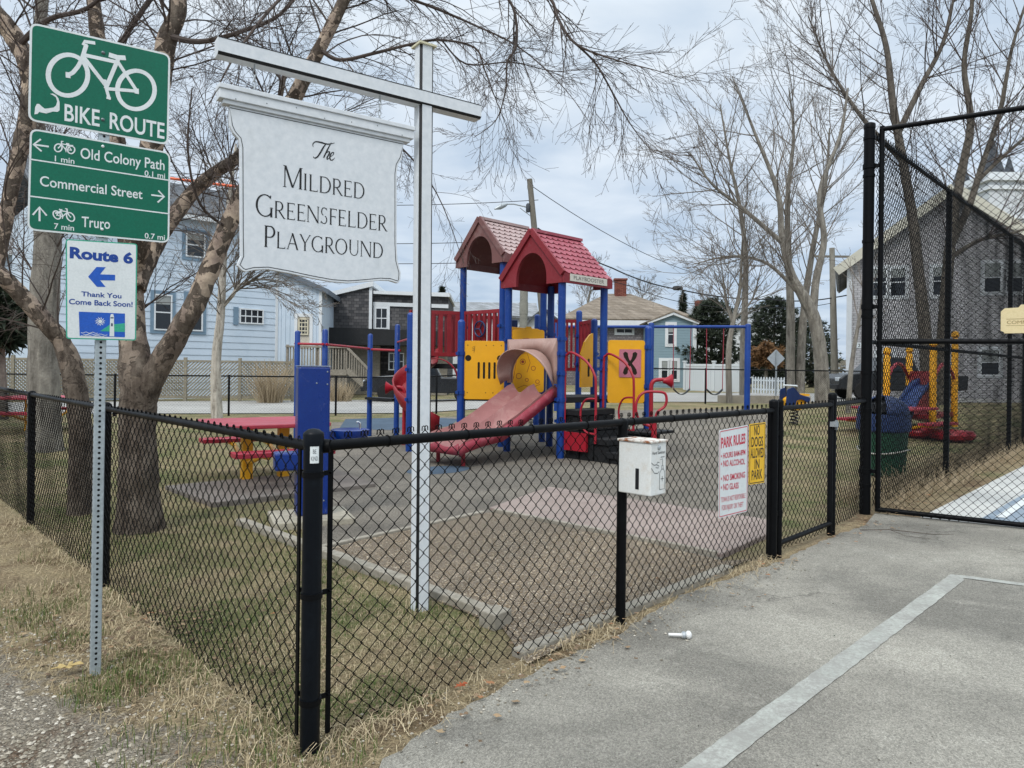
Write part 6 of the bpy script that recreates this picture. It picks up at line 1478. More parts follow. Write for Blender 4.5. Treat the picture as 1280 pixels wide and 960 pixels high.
# vehicles parked in the street
CARK = mat('dark_car_paint', '#1b1d20', .25, .15, 2, bump=0, spec=.6); TYRE = mat('tyre', '#141414', .8, .1, 5); RIM = mat('rim', '#9aa0a5', .35, .1, 5, metal=.7); LGT = mat('lamp_glass', '#b8bec2', .15, .05, 5)
def car(label, loc, ang, group=None):
    t = thing('parked_pickup', label, 'truck', loc, group)
    M = Matrix.Rotation(ang, 3, 'Z'); lo = Vector(loc)
    t['_rz'] = 0.0
    def W(p): return M @ Vector(p)+lo
    fr = Frame(W((-2.6, -.92, 0)), ang)
    z = lo.z
    prof = [(0.0, .45), (.55, .38), (4.7, .38), (5.2, .45), (5.22, 1.02), (3.3, 1.04), (3.25, 1.10), (2.95, 1.72), (1.95, 1.74), (1.35, 1.12), (.25, 1.02), (.02, .85)]
    mb = MB(); mb.prism(fr, [(x, zz+z) for x, zz in prof], -1.84, 0.0); body = mb.build('body', CARK, t, bevel=.05)
    mb = MB(); mb.prism(fr, [(1.5, 1.13+z), (3.1, 1.13+z), (2.88, 1.66+z), (2.0, 1.66+z)], .004, .012); mb.build('side_window', GLASS, t)
    mb = MB(); mb.prism(fr, [(1.5, 1.13+z), (3.1, 1.13+z), (2.88, 1.66+z), (2.0, 1.66+z)], -1.852, -1.844); mb.build('side_window', GLASS, t)
    for x in (.98, 4.2):
        for o in (-.02, -1.66):
            ax = Matrix((fr.d, UPV, fr.n)).transposed(); mb = MB(); mb.lathe(fr.pt(x, .37+z, o-.14), [(.2, 0), (.34, 0), (.37, .03), (.37, .17), (.34, .2), (.2, .2)], 22, ax); wh_ = mb.build('wheel', TYRE, t)
            mb = MB(); mb.lathe(fr.pt(x, .37+z, o-.13), [(.22, .0), (.22, .185), (.18, .19), (.05, .17), (.001, .17)], 16, ax); mb.build('rim', RIM, wh_)
    for o in (-.15, -1.5): mb = MB(); mb.box(fr.pt(.06, .82+z, o-.1), (.12, .34, .16), ang); mb.build('headlight', LGT, t, bevel=.03)
    mb = MB(); mb.box(fr.pt(-.02, .52+z, -.92), (.14, 1.8, .2), ang); mb.build('bumper', SBLACK, t, bevel=.03)
    for o in (.04, -1.88): mb = MB(); mb.box(fr.pt(1.65, 1.12+z, o), (.16, .14, .13), ang); mb.build('mirror', SBLACK, t, bevel=.02)
    mb = MB(); mb.prism(fr, [(1.0-.46, .40+z), (1.0+.46, .40+z), (1.0+.40, .72+z), (1.0+.2, .86+z), (1.0-.2, .86+z), (1.0-.40, .72+z)], .002, .006); mb.build('wheel_arch', SBLACK, t); mb = MB(); mb.prism(fr, [(4.2-.46, .40+z), (4.2+.46, .40+z), (4.2+.40, .72+z), (4.2+.2, .86+z), (4.2-.2, .86+z), (4.2-.40, .72+z)], .002, .006); mb.build('wheel_arch', SBLACK, t)
    return t
q = P(1060, 480, 29); car('dark pickup parked in the street behind the tall court post', (q.x+2.1, 29.6, .39), R(0))
q = P(455, 480, 31); t = car('dark pickup parked beside the wooden deck', (q.x+2.7, 31.0, .02), R(4))
# ------------------------------------------------------------------ trees
from mathutils import noise as mn
def bark(name, base, pale, dark, peel=None, scale=6):
    s = NM(name); g = s.math('ADD', s.math('MULTIPLY', s.noise(scale, 8, .75, s.map((1, 1, .55)), .6), .5), s.math('MULTIPLY', s.noise(scale*2.2, 7, .7, s.map((1, 1, .18)), .5), .5)); col = s.ramp(g, [(.34, lin(dark)), (.48, lin(base)), (.66, lin(pale))])
    if peel:
        v = s.n('ShaderNodeTexVoronoi'); v.inputs['Scale'].default_value = 14; s.l(s.map((1.0, 1.0, .8)), v.inputs['Vector'])
        pk = s.ramp(s.math('ADD', s.math('MULTIPLY', s.noise(6.5, 9, .72, dist=1.2), .72), s.math('MULTIPLY', v.outputs['Color'], .28)), [(.485, 0.0), (.545, 1.0)])
        z = s.n('ShaderNodeSeparateXYZ'); s.l(s.n('ShaderNodeNewGeometry').outputs['Position'], z.inputs[0]); up_ = s.ramp(s.math('MULTIPLY', z.outputs[2], .25), [(.30, 0.0), (.60, 1.0)])
        col = s.mix(s.math('MULTIPLY', pk, up_), col, s.mix(s.ramp(s.noise(4.5, 6, .7), [(.4, 0.0), (.66, 1.0)]), lin(peel[0]), lin(peel[1])))
        ed = s.ramp(s.math('ADD', s.math('MULTIPLY', s.noise(6.5, 9, .72, dist=1.2), .72), s.math('MULTIPLY', v.outputs['Color'], .28)), [(.47, 0.0), (.505, .75), (.53, 0.0)]); col = s.mix(ed, col, lin('#1d1815'))
    col = s.mix(.35, col, s.noise(40, 6, .8), 'OVERLAY')
    return s.out(col, .9, s.math('ADD', g, s.math('MULTIPLY', s.noise(25, 5), .4)), .9, .03, 0, .15)
BIRCHB = bark('river_birch_bark', '#5a5047', '#857a6e', '#332c27', ('#97867a', '#cdb9a2'))
TWIG = NM('twig'); TWIG = TWIG.out(TWIG.mix(TWIG.noise(3), lin('#3a322e'), lin('#5d514a')), .8)
GREYB = bark('grey_bark', '#77726a', '#9d988d', '#4a4640', scale=5)
GTWIG = NM('grey_twig'); GTWIG = GTWIG.out(GTWIG.mix(GTWIG.noise(2), lin('#5c554e'), lin('#80786f')), .85)
def limb(mb, pts, rs, n=14, rough=.12, seg_=8):
    P_ = smooth_path([Vector(p) for p in pts], seg_); R_ = []
    for i in range(len(rs)-1):
        for k in range(seg_): t = k/seg_; R_.append(rs[i]+(rs[i+1]-rs[i])*t)
    R_.append(rs[-1]); b = len(mb.v); mb.tube(P_, R_, n)
    # knobbly skin
    for i in range(len(P_)):
        for j in range(n):
            v = Vector(mb.v[b+i*n+j]); d = v-P_[i]; k = 1+rough*(mn.noise(v*5)+.6*mn.noise(v*13))+(.055*mn.noise(Vector((v.x*22, v.y*22, v.z*3.5))) if n > 10 else 0); mb.v[b+i*n+j] = tuple(P_[i]+d*k)
    return P_, R_
def rand_perp(d, r):
    a = Vector((r.gauss(0, 1), r.gauss(0, 1), r.gauss(0, 1))); a = a-d*a.dot(d)
    return a.normalized() if a.length > 1e-6 else d.orthogonal().normalized()
def twigs(mb, p, d, L, r, lvl, o, rg):
    """a branch and, further out, its own branches"""
    n = max(3, min(9, int(L/o['seg'])+1)); st = L/n; pts = [p.copy()]; dirs = []
    d = d.normalized(); q = p.copy()
    bend = rand_perp(d, rg)*rg.uniform(0, .10)
    for i in range(n):
        d = (d+rand_perp(d, rg)*rg.uniform(.03, o['wig'])+bend+Vector((0, 0, o['trop'][lvl]*st))).normalized(); q = q+d*st; pts.append(q.copy()); dirs.append(d.copy())
    tip = o['tip']; rr = [max(tip, r*(1-.72*i/n)) for i in range(n+1)]
    mb.tube(pts, rr, 6 if r > .03 else (4 if r > .010 else 3), cap=False)
    if lvl+1 >= o['lv']: return
    m = o['n'][lvl]; m = max(1, int(m*rg.uniform(.7, 1.3)))
    for k in range(m):
        t = o['t0']+(1-o['t0'])*(k+rg.random())/m; i = min(n-1, int(t*n)); f = t*n-i; c = pts[i].lerp(pts[i+1], f); dd = dirs[i]
        side = rand_perp(dd, rg); a = rg.uniform(*o['ang']); nd = dd*math.cos(a)+side*math.sin(a)
        twigs(mb, c, nd, L*o['ratio']*rg.uniform(.55, 1.1)*(1.15-.55*t), rr[i]*o['rr'], lvl+1, o, rg)
def along(mb, path, rad, m, t0, L, o, rg, lvl=0, ang=(.5, 1.1), rk=.5):
    n = len(path)
    for k in range(m):
        t = t0+(1-t0)*(k+rg.random())/m; i = min(n-2, int(t*(n-1))); dd = (path[i+1]-path[i]).normalized(); side = rand_perp(dd, rg); a = rg.uniform(*ang)
        twigs(mb, path[i].copy(), dd*math.cos(a)+side*math.sin(a), L*rg.uniform(.6, 1.25), min(rad[i]*rk, o.get('cap', .03)), lvl, o, rg)

# --- the large river birch by the fence
rg = random.Random(11)
TO = 22     # pixels: foot of the birch
bt = G(172, 664); Yb = bt.y
birch = thing('birch_tree', 'large leafless river birch with peeling bark and several limbs', 'tree', bt)
def bp(*l): return [P(u, v, Yb+dy) for u, v, dy in l]
tr = MB(); limbs = []
base = bt+Vector((0, .05, -.12))
tr_main = [base, P(173, 610, Yb), P(172, 540, Yb), P(172, 480, Yb), P(166, 420, Yb+.05), P(163, 350, Yb+.1), P(158, 260, Yb+.15), P(140, 150, Yb+.2), P(124, 60, Yb+.2), P(114, -40, Yb+.2), P(120, -160, Yb+.3)]
limbs.append((tr_main, [.23, .165, .15, .15, .115, .10, .09, .08, .07, .05, .012]))
limbs.append(([P(178, 500, Yb), P(197, 462, Yb-.02), P(222, 418, Yb-.05), P(245, 378, Yb-.05), P(266, 328, Yb), P(284, 285, Yb), P(305, 240, Yb), P(345, 165, Yb-.1), P(382, 95, Yb-.2), P(408, 45, Yb-.2), P(430, 0, Yb-.2), P(470, -70, Yb-.2), P(540, -150, Yb-.4)], [.12, .105, .094, .087, .082, .078, .072, .066, .06, .055, .048, .032, .008]))
limbs.append(([P(163, 340, Yb+.1), P(178, 270, Yb-.1), P(190, 180, Yb-.2), P(202, 90, Yb-.2), P(210, 45, Yb-.2), P(222, 15, Yb-.2), P(226, -60, Yb-.2), P(245, -150, Yb-.2)], [.11, .10, .09, .085, .08, .07, .045, .010]))
limbs.append(([P(168, 360, Yb+.05), P(192, 310, Yb+.3), P(214, 275, Yb+.4), P(238, 243, Yb+.5), P(268, 216, Yb+.5), P(298, 196, Yb+.5), P(340, 150, Yb+.6), P(360, 80, Yb+.7)], [.09, .08, .07, .066, .06, .052, .036, .008]))
b2 = G(100, 640); 
limbs.append(([b2+Vector((0, 0, -.1)), P(101, 590, b2.y), P(100, 530, b2.y), P(92, 470, b2.y), P(78, 430, b2.y), P(55, 400, b2.y-.1), P(25, 368, b2.y-.2), P(0, 342, b2.y-.3), P(-40, 300, b2.y-.4), P(-110, 220, b2.y-.5)], [.135, .11, .105, .10, .09, .085, .08, .075, .05, .010]))
limbs.append(([P(-6, 345, b2.y-.3), P(8, 270, b2.y-.3), P(22, 200, b2.y-.3), P(36, 140, b2.y-.3), P(38, 90, b2.y-.3), P(20, 50, b2.y-.3), P(-10, 10, b2.y-.4), P(-60, -40, b2.y-.4)], [.06, .065, .07, .08, .09, .095, .07, .012]))
paths = [limb(tr, p, r, 26 if r[0] > .1 else 16, .12, 12) for p, r in limbs]
tr.build('trunk', BIRCHB, birch)
cr_ = MB(); BO = dict(seg=.15, wig=.16, trop=[-.10, -.35, -.5, -.6], tip=.0014, lv=4, n=[7, 5, 3, 0], t0=.15, ang=(.3, .9), ratio=.58, rr=.58, cap=.010)
# long sweeping branches over the sign and the play structure
sweep = [([P(455, -45, Yb-.2), P(520, -60, Yb-.6), P(600, -50, Yb-.9), P(660, -25, Yb-1.1), P(689, 0, Yb-1.2), P(697, 22, Yb-1.2), P(720, 55, Yb-1.3), P(770, 75, Yb-1.4), P(820, 88, Yb-1.5), P(852, 98, Yb-1.5)], [.035, .03, .026, .022, .020, .018, .015, .009, .005, .003]),
    ([P(720, 55, Yb-1.3), P(745, 80, Yb-1.3), P(768, 120, Yb-1.2), P(788, 155, Yb-1.2), P(815, 188, Yb-1.2), P(842, 196, Yb-1.2)], [.013, .012, .010, .007, .004, .002]),
    ([P(560, -60, Yb-.75), P(610, -20, Yb-.7), P(636, 0, Yb-.7), P(645, 25, Yb-.7), P(645, 58, Yb-.7), P(634, 78, Yb-.7), P(632, 112, Yb-.7), P(620, 150, Yb-.7), P(592, 172, Yb-.7)], [.026, .022, .019, .017, .015, .013, .010, .007, .004]),
    ([P(400, 62, Yb-.2), P(425, 75, Yb-.3), P(470, 66, Yb-.4), P(515, 55, Yb-.4), P(552, 50, Yb-.5), P(594, 60, Yb-.5), P(606, 88, Yb-.5), P(622, 130, Yb-.5), P(640, 175, Yb-.5)], [.035, .026, .022, .019, .016, .013, .010, .006, .003]),
    ([P(552, 50, Yb-.5), P(583, 80, Yb-.4), P(640, 78, Yb-.4), P(692, 89, Yb-.3), P(735, 86, Yb-.3)], [.012, .011, .009, .006, .003]),
    ([P(430, 0, Yb-.2), P(480, -10, Yb+.2), P(530, 5, Yb+.5), P(590, 30, Yb+.7), P(650, 60, Yb+.8), P(705, 110, Yb+.9), P(742, 160, Yb+.9)], [.04, .028, .022, .017, .012, .007, .003]),
    ([P(210, 45, Yb-.2), P(250, 52, Yb-.4), P(300, 40, Yb-.5), P(350, 18, Yb-.6), P(390, -30, Yb-.6)], [.05, .035, .028, .022, .014]),
    ([P(130, 90, Yb+.2), P(160, 40, Yb+.4), P(200, -20, Yb+.5)], [.05, .04, .03]),
    ([P(20, 60, b2.y-.3), P(60, 25, b2.y-.6), P(110, 10, b2.y-.8), P(150, -30, b2.y-.9)], [.05, .04, .03, .02]),
    ([P(470, -70, Yb-.2), P(420, -40, Yb-1.0), P(360, -10, Yb-1.4), P(300, 60, Yb-1.7), P(262, 130, Yb-1.8)], [.04, .028, .02, .012, .005]),
    ([P(345, 165, Yb-.1), P(420, 150, Yb+.5), P(490, 175, Yb+.8), P(545, 240, Yb+1.0), P(580, 330, Yb+1.0)], [.04, .026, .017, .010, .004]),
    ([P(284, 285, Yb), P(250, 255, Yb-.4), P(235, 190, Yb-.6), P(240, 110, Yb-.7)], [.022, .018, .014, .008])]
for p, r in sweep:
    r = [x*.62 for x in r]; pp, rr = limb(cr_, p, r, 7, .05, 5)
    along(cr_, pp, rr, int(9*len(p)**.6), .12, .52, dict(BO, lv=3, n=[5, 3, 0], trop=[-.35, -.6, -.5], cap=.006), rg, ang=(.35, 1.0))
for i, (pp, rr) in enumerate(paths):
    along(cr_, pp, rr, (26, 30, 20, 16, 14, 16)[i], .42 if i < 5 else .1, 1.25, BO, rg, ang=(.5, 1.2))
crn = cr_.build('crown', TWIG, birch)

# --- other trees
def bare_tree(label, stems, crown_n, L, seed, trunkm, twigm, o=None, group=None, name='bare_tree', t0=.35):
    """stems: lists of (point list, radius list)"""
    rg = random.Random(seed); t = thing(name, label, 'tree', stems[0][0][0], group); tr = MB(); cr = MB()
    O = dict(seg=L*.15, wig=.13, trop=[.16, .12, .08, 0], tip=.004, lv=4, n=[6, 4, 3, 0], t0=.2, ang=(.3, .7), ratio=.56, rr=.52, cap=.022)
    if o: O.update(o)
    for p, r in stems:
        p = [Vector(x) for x in p]
        if r[0] > .07: p[0] = p[0]-UPV*.1
        pp, rr = limb(tr, p, r, 9, .07, 5); along(cr, pp, rr, crown_n if r[0] < .2 else int(crown_n*1.3), t0, L, O, rg, ang=(.4, 1.0))
    tr.build('trunk', trunkm, t); cr.build('crown', twigm, t); return t
# grey trunk between the birch stems
y = 12.0
bare_tree('plain grey trunk between the left birch stem and the sign post', [([Vector((P(57, 470, y).x, y, 0)), P(56, 520, y), P(54, 440, y), P(57, 360, y), P(60, 290, y), P(52, 220, y), P(45, 140, y), P(50, 40, y), P(60, -60, y)], [.30, .25, .23, .22, .20, .16, .13, .1, .06])], 16, 1.9, 3, GREYB, TWIG, dict(tip=.003, trop=[.0, -.1, -.2, -.2], n=[7, 5, 3, 0]))
# slim birch by the street
y = 19.5
bare_tree('slim white birch standing by the street fence in front of the lattice', [([Vector((P(272, 500, y).x, y, 0)), P(270, 480, y), P(271, 440, y), P(276, 395, y), P(278, 350, y), P(281, 300, y), P(288, 240, y), P(295, 180, y)], [.16, .14, .125, .11, .10, .085, .06, .03]), ([P(277, 385, y), P(290, 370, y), P(302, 355, y), P(330, 348, y)], [.06, .05, .035, .015])], 26, 1.7, 5, bark('white_birch_bark', '#a8a196', '#cfc9bd', '#5a534b'), GTWIG, dict(tip=.0045, trop=[.05, -.05, -.15, -.1], n=[6, 5, 3, 0]), t0=.42, name='slim_birch')
# clump across the street at the right
y = 27.5; g0 = .36
def B(u, yy=y): return Vector((P(u, 490, yy).x, yy, .30))
TG = dict(tip=.0045, trop=[.16, .12, .06, .0], n=[5, 4, 3, 0], cap=.024)
bare_tree('tall grey tree of several stems in a clump across the street', [
    ([B(929), P(929, 440, y), P(931, 380, y), P(932, 320, y), P(925, 260, y), P(912, 200, y), P(900, 130, y)], [.15, .13, .12, .10, .08, .05, .02]),
    ([B(987), P(988, 440, y), P(988, 380, y), P(985, 310, y), P(985, 240, y), P(992, 170, y), P(986, 110, y)], [.20, .17, .15, .125, .09, .055, .02]),
    ([B(1000), P(1002, 430, y), P(1007, 370, y), P(1018, 300, y), P(1032, 230, y), P(1037, 160, y)], [.18, .155, .13, .10, .065, .025])], 19, 3.1, 21, GREYB, GTWIG, TG, t0=.45, name='bare_tree')
y2 = 25.6
bare_tree('leaning thick-trunked grey tree forking low at the street fence', [
    ([B(1028, y2), P(1026, 450, y2), P(1018, 400, y2), P(1005, 372, y2), P(990, 345, y2), P(978, 300, y2), P(972, 240, y2), P(945, 170, y2), P(915, 95, y2)], [.27, .24, .225, .20, .15, .115, .085, .055, .02]),
    ([P(1016, 395, y2), P(1020, 350, y2), P(1030, 300, y2), P(1025, 240, y2), P(1050, 170, y2), P(1060, 110, y2)], [.15, .13, .11, .09, .06, .03]),
    ([P(978, 300, y2), P(930, 262, y2), P(890, 230, y2), P(862, 190, y2)], [.09, .07, .045, .02]),
    ([P(1000, 365, y2), P(960, 330, y2), P(915, 320, y2), P(868, 330, y2)], [.08, .055, .035, .015])], 17, 2.9, 22, GREYB, GTWIG, TG, t0=.3, name='bare_tree')
y3 = 24.8
bare_tree('thin grey young tree rising beside the blue swing frame', [([B(912, y3), P(911, 440, y3), P(917, 400, y3), P(925, 360, y3), P(928, 300, y3)], [.11, .10, .08, .06, .025]), ([P(916, 405, y3), P(908, 380, y3), P(903, 345, y3)], [.05, .04, .015]), ([P(917, 400, y3), P(940, 375, y3), P(950, 340, y3)], [.04, .03, .012])], 14, 1.9, 23, GREYB, GTWIG, dict(TG, n=[6, 4, 3, 0]), t0=.4, name='young_tree')
y4 = 20.5
bare_tree('thin leaning sapling in front of the parked pickup', [([Vector((P(1060, 500, y4).x, y4, .3)), P(1064, 460, y4), P(1072, 410, y4), P(1082, 350, y4), P(1084, 300, y4)], [.075, .065, .05, .035, .012])], 9, 1.3, 24, GREYB, GTWIG, dict(TG, n=[4, 3, 2, 0]), t0=.5, name='young_tree')
y5 = 26.5
bare_tree('tall spreading tree behind the tall court fence with a straight trunk', [
    ([B(1160, y5), P(1156, 420, y5), P(1148, 340, y5), P(1140, 270, y5), P(1128, 200, y5), P(1116, 130, y5), P(1108, 60, y5), P(1090, 0, y5), P(1070, -70, y5)], [.25, .22, .20, .18, .155, .13, .10, .075, .035]),
    ([P(1122, 165, y5), P(1150, 110, y5), P(1180, 50, y5), P(1195, -20, y5)], [.12, .10, .07, .03]),
    ([P(1130, 200, y5), P(1080, 150, y5), P(1040, 90, y5), P(1010, 20, y5)], [.10, .08, .05, .02])], 20, 3.6, 31, bark('brown_bark', '#5d5750', '#7f786e', '#38342f'), TWIG, dict(TG, tip=.0055), t0=.35)
y6 = 25.5
bare_tree('twin-stemmed dark tree behind the tall court fence near the church tower', [
    ([B(1172, y6), P(1180, 400, y6), P(1185, 330, y6), P(1192, 270, y6), P(1203, 210, y6), P(1213, 150, y6), P(1205, 80, y6), P(1215, 0, y6), P(1200, -80, y6)], [.22, .20, .18, .165, .145, .115, .09, .065, .03]),
    ([P(1190, 300, y6), P(1212, 255, y6), P(1228, 205, y6), P(1250, 140, y6), P(1265, 60, y6), P(1290, -20, y6)], [.135, .12, .10, .08, .055, .03]),
    ([P(1186, 320, y6), P(1225, 300, y6), P(1270, 290, y6), P(1320, 270, y6)], [.10, .07, .05, .02]),
    ([P(1220, 225, y6), P(1260, 190, y6), P(1310, 150, y6)], [.08, .06, .03])], 19, 3.3, 32, bark('brown_bark_b', '#575149', '#7a7369', '#332f2b'), TWIG, dict(TG, tip=.0055), t0=.3)
# distant bare treetops behind the houses
for i, (u, v, Y, hgt, L) in enumerate(((735, 380, 70, 0, 3.2), (800, 385, 78, 0, 2.6), (345, 330, 60, 0, 3.0), (880, 392, 80, 0, 2.4))):
    p = P(u, v, Y); q = Vector((p.x, Y, .2))
    bare_tree(('faint bare treetop behind the tower posts of the right roof', 'faint bare treetop behind the hip roof house', 'faint bare treetop above the wing of the blue house', 'faint bare treetop beyond the cable splice')[i], [([q, q.lerp(p, .5), p, p+Vector((.3, 0, 1.5))], [.25, .2, .14, .04])], 16, L, 40+i, GREYB, GTWIG, dict(tip=.012, n=[6, 4, 3, 0]), t0=.5, name='distant_tree')
# --- evergreens: clumps of short needle sprays through the crown
EVERG = NM('evergreen'); EVERG = EVERG.out(EVERG.mix(EVERG.noise(.9, 5, .7), lin('#141d13'), lin('#2e3823')), .8)
def evergreen(label, u, v_top, v_bot, w_px, Y, seed, kind_='cone', n=900, m=None):
    rg = random.Random(seed); top = P(u, v_top, Y); zb = P(u, v_bot, Y).z; zb = max(zb, .2); h_ = top.z-zb; w = w_px/F*Y/2
    t = thing('evergreen_tree', label, 'tree', (top.x, Y, .3)); mb = MB(); mb.tube([Vector((top.x, Y, .2)), Vector((top.x, Y, top.z-.2))], [.16, .03], 7); mb.build('trunk', GREYB, t); mb = MB()
    lob = [(rg.uniform(0, 6.28), rg.uniform(.75, 1.15)) for _ in range(9)]
    for i in range(n):
        f = rg.random()**1.25; a = rg.uniform(0, 6.28); k = lob[int(f*8.99)][1]*(1+.25*math.sin(a*3+lob[int(f*8.99)][0]))
        rmax = w*((1-f)**.8 if kind_ == 'cone' else math.sqrt(max(0, 1-(f*1.6-.6)**2)) if f > .375 else w and .8+.5*f)*k
        rad = rmax*(rg.random()**.45); c = Vector((top.x+rad*math.cos(a), Y+rad*math.sin(a), zb+f*h_+rg.uniform(-.2, .2)))
        out = Vector((math.cos(a), math.sin(a), rg.uniform(-.3, .5)))
        for j in range(9):
            d = (out+Vector((rg.gauss(0, .7), rg.gauss(0, .7), rg.gauss(0, .6)))).normalized()*rg.uniform(.14, .42); s_ = d.orthogonal().normalized()*rg.uniform(.025, .06)
            mb.add([c-s_, c+s_, c+d], [(0, 1, 2)])
    mb.build('crown', m or EVERG, t); return t
evergreen('dark bushy evergreen behind the swings beside the white vinyl fence', 890, 376, 478, 72, 46, 1, 'round', 2400)
evergreen('broad dark evergreen behind the diamond road sign', 968, 374, 478, 74, 48, 2, 'round', 2300)
evergreen('low dark evergreen between the leaning tree and the shingled building', 1014, 400, 480, 66, 52, 3, 'round', 1500)
evergreen('small far conifer beside the white sign post', 553, 361, 420, 24, 58, 4, 'cone', 700)
evergreen('thin conifer behind the hip roof house', 854, 366, 430, 16, 56, 6, 'cone', 400)
evergreen('low evergreen bush behind the verge fence near the frame edge', 2, 372, 425, 50, 16, 5, 'round', 500)
RUST = NM('rust_shrub'); RUST = RUST.out(RUST.mix(RUST.noise(2), lin('#5a4028'), lin('#7d5c38')), .9)
q = P(958, 438, 43); t = evergreen('rust brown shrub between the two dark evergreens', 958, 432, 456, 36, 43, 8, 'round', 420, RUST); t['category'] = 'shrub'; t.name = 'rusty_shrub'
# a low far band of trees and brush that closes the view all round
rg = random.Random(77); mb = MB()
for i in range(5200):
    a = rg.uniform(-1.75, 1.75); d = rg.uniform(130, 175); c = Vector((math.sin(a)*d, math.cos(a)*d, 0)); k = 1+.5*mn.noise(Vector((a*9, 2, 1)))+.3*mn.noise(Vector((a*31, 5, 2))); c.z = rg.random()**.8*4.2*k
    for j in range(3):
        dv = Vector((rg.gauss(0, 1), rg.gauss(0, 1), abs(rg.gauss(0, .7)))).normalized()*rg.uniform(.8, 1.9); s_ = dv.orthogonal().normalized()*rg.uniform(.2, .45); mb.add([c-s_, c+s_, c+dv], [(0, 1, 2)])
BR = NM('far_brush'); kind(mb.build('far_treeline', BR.out(BR.mix(BR.noise(.08, 4), lin('#4d4a40'), lin('#6f695c')), .95)), 'stuff')
# dry shrub by the lattice fence
DRY = NM('dry_stems'); DRY = DRY.out(DRY.mix(DRY.noise(3), lin('#8a7a63'), lin('#b0a084')), .9)
for lab, u, y, n, hgt in (('dry twiggy shrub against the end of the lattice fence', 338, 28.2, 260, 1.75), ('low dry twiggy shrub in front of the wooden deck', 425, 30, 200, .9)):
    rg = random.Random(u); q = P(u, 480, y); mb = MB()
    for i in range(n):
        a = rg.uniform(0, 6.28); r0 = rg.random()*.5; b = Vector((q.x+r0*math.cos(a), y+r0*math.sin(a), .0)); L = hgt*rg.uniform(.5, 1.05); lean = Vector((math.cos(a)*rg.random()*.7, math.sin(a)*rg.random()*.7, 1)).normalized()
        m_ = b+lean*L*.5; mb.tube([b, m_, m_+(lean+Vector((rg.gauss(0, .3), rg.gauss(0, .3), .2))).normalized()*L*.5], [.012, .009, .004], 3, cap=False)
    t = thing('dry_shrub', lab, 'shrub', (q.x, y, 0)); mb.build('stems', DRY, t)
# retaining kerb round the street trees
mb = MB(); kq = [P(u, 500, 25.0) for u in (897, 966, 1012)]
for i, (a, b) in enumerate(zip(kq, kq[1:])): mb.beam(Vector((a.x+.01*i, 24.9, .47)), Vector((b.x, 25.0, .47)), .2, .34)
tag(mb.build('timber_kerb', TIMBER, loc=(kq[0].x, 25, .3)), 'grey timber kerb holding the soil around the street trees', 'kerb')

# ------------------------------------------------------------------ ground cover
rg = random.Random(99)
def tint_mat(name, stops, rough=.9):
    s = NM(name); a = s.n('ShaderNodeAttribute', attribute_name='tint').outputs['Fac']; return s.out(s.ramp(a, [(p, lin(c)) for p, c in stops]), rough, spec=.15)
def with_tint(o, tints):
    a = o.data.attributes.new('tint', 'FLOAT', 'FACE'); a.data.foreach_set('value', tints); return o
def gz2(x, y): return T(x, y)+ground_bump(x, y)
def patch(x, y): return mn.noise(Vector((x*.9, y*.9, 3)))+.5*mn.noise(Vector((x*2.7, y*2.7, 8)))
vs_, fs_, tn_ = [], [], []
def blade(x, y, z, L, w, lean, az_, tint):
    b = len(vs_); dx, dy = math.cos(az_), math.sin(az_); sx, sy = -dy*w/2, dx*w/2; h1, h2 = L*.55, L
    m = (x+dx*lean*h1*.6, y+dy*lean*h1*.6, z+h1*(1-lean*.55)); t = (x+dx*lean*h2, y+dy*lean*h2, z+max(.004, h2*(1-lean*.97)))
    vs_.extend([(x-sx, y-sy, z), (x+sx, y+sy, z), (m[0]+sx*.8, m[1]+sy*.8, m[2]), (m[0]-sx*.8, m[1]-sy*.8, m[2]), t]); fs_.extend([(b, b+1, b+2, b+3), (b+3, b+2, b+4)]); tn_.extend([tint, tint])
def side_timber(p):
    e = SOFT_EDGE[1]-SOFT_EDGE[0]; w = Vector((p[0], p[1], 0))-SOFT_EDGE[0]; return e.x*w.y-e.y*w.x   # <0: lawn side
asp = [(p.x, p.y) for p in edge]
def ppoly(x, y, poly):
    c = False; j = len(poly)-1
    for i in range(len(poly)):
        xi, yi, xj, yj = poly[i][0], poly[i][1], poly[j][0], poly[j][1]
        if (yi > y) != (yj > y) and x < (xj-xi)*(y-yi)/(yj-yi)+xi: c = not c
        j = i
    return c
rub = [(p.x, p.y) for p in GTp((398, 690), (404, 640), (408, 575), (415, 528), (560, 521), (700, 516), (960, 511), (958, 560), (972, 655), (900, 700), (740, 690), (600, 655))]
mul = [(p.x, p.y) for p in MULCH]; slabp = [(p.x, p.y) for p in [G(*p) for p in ((206, 606), (266, 627), (470, 603), (420, 585))]]
n = 0
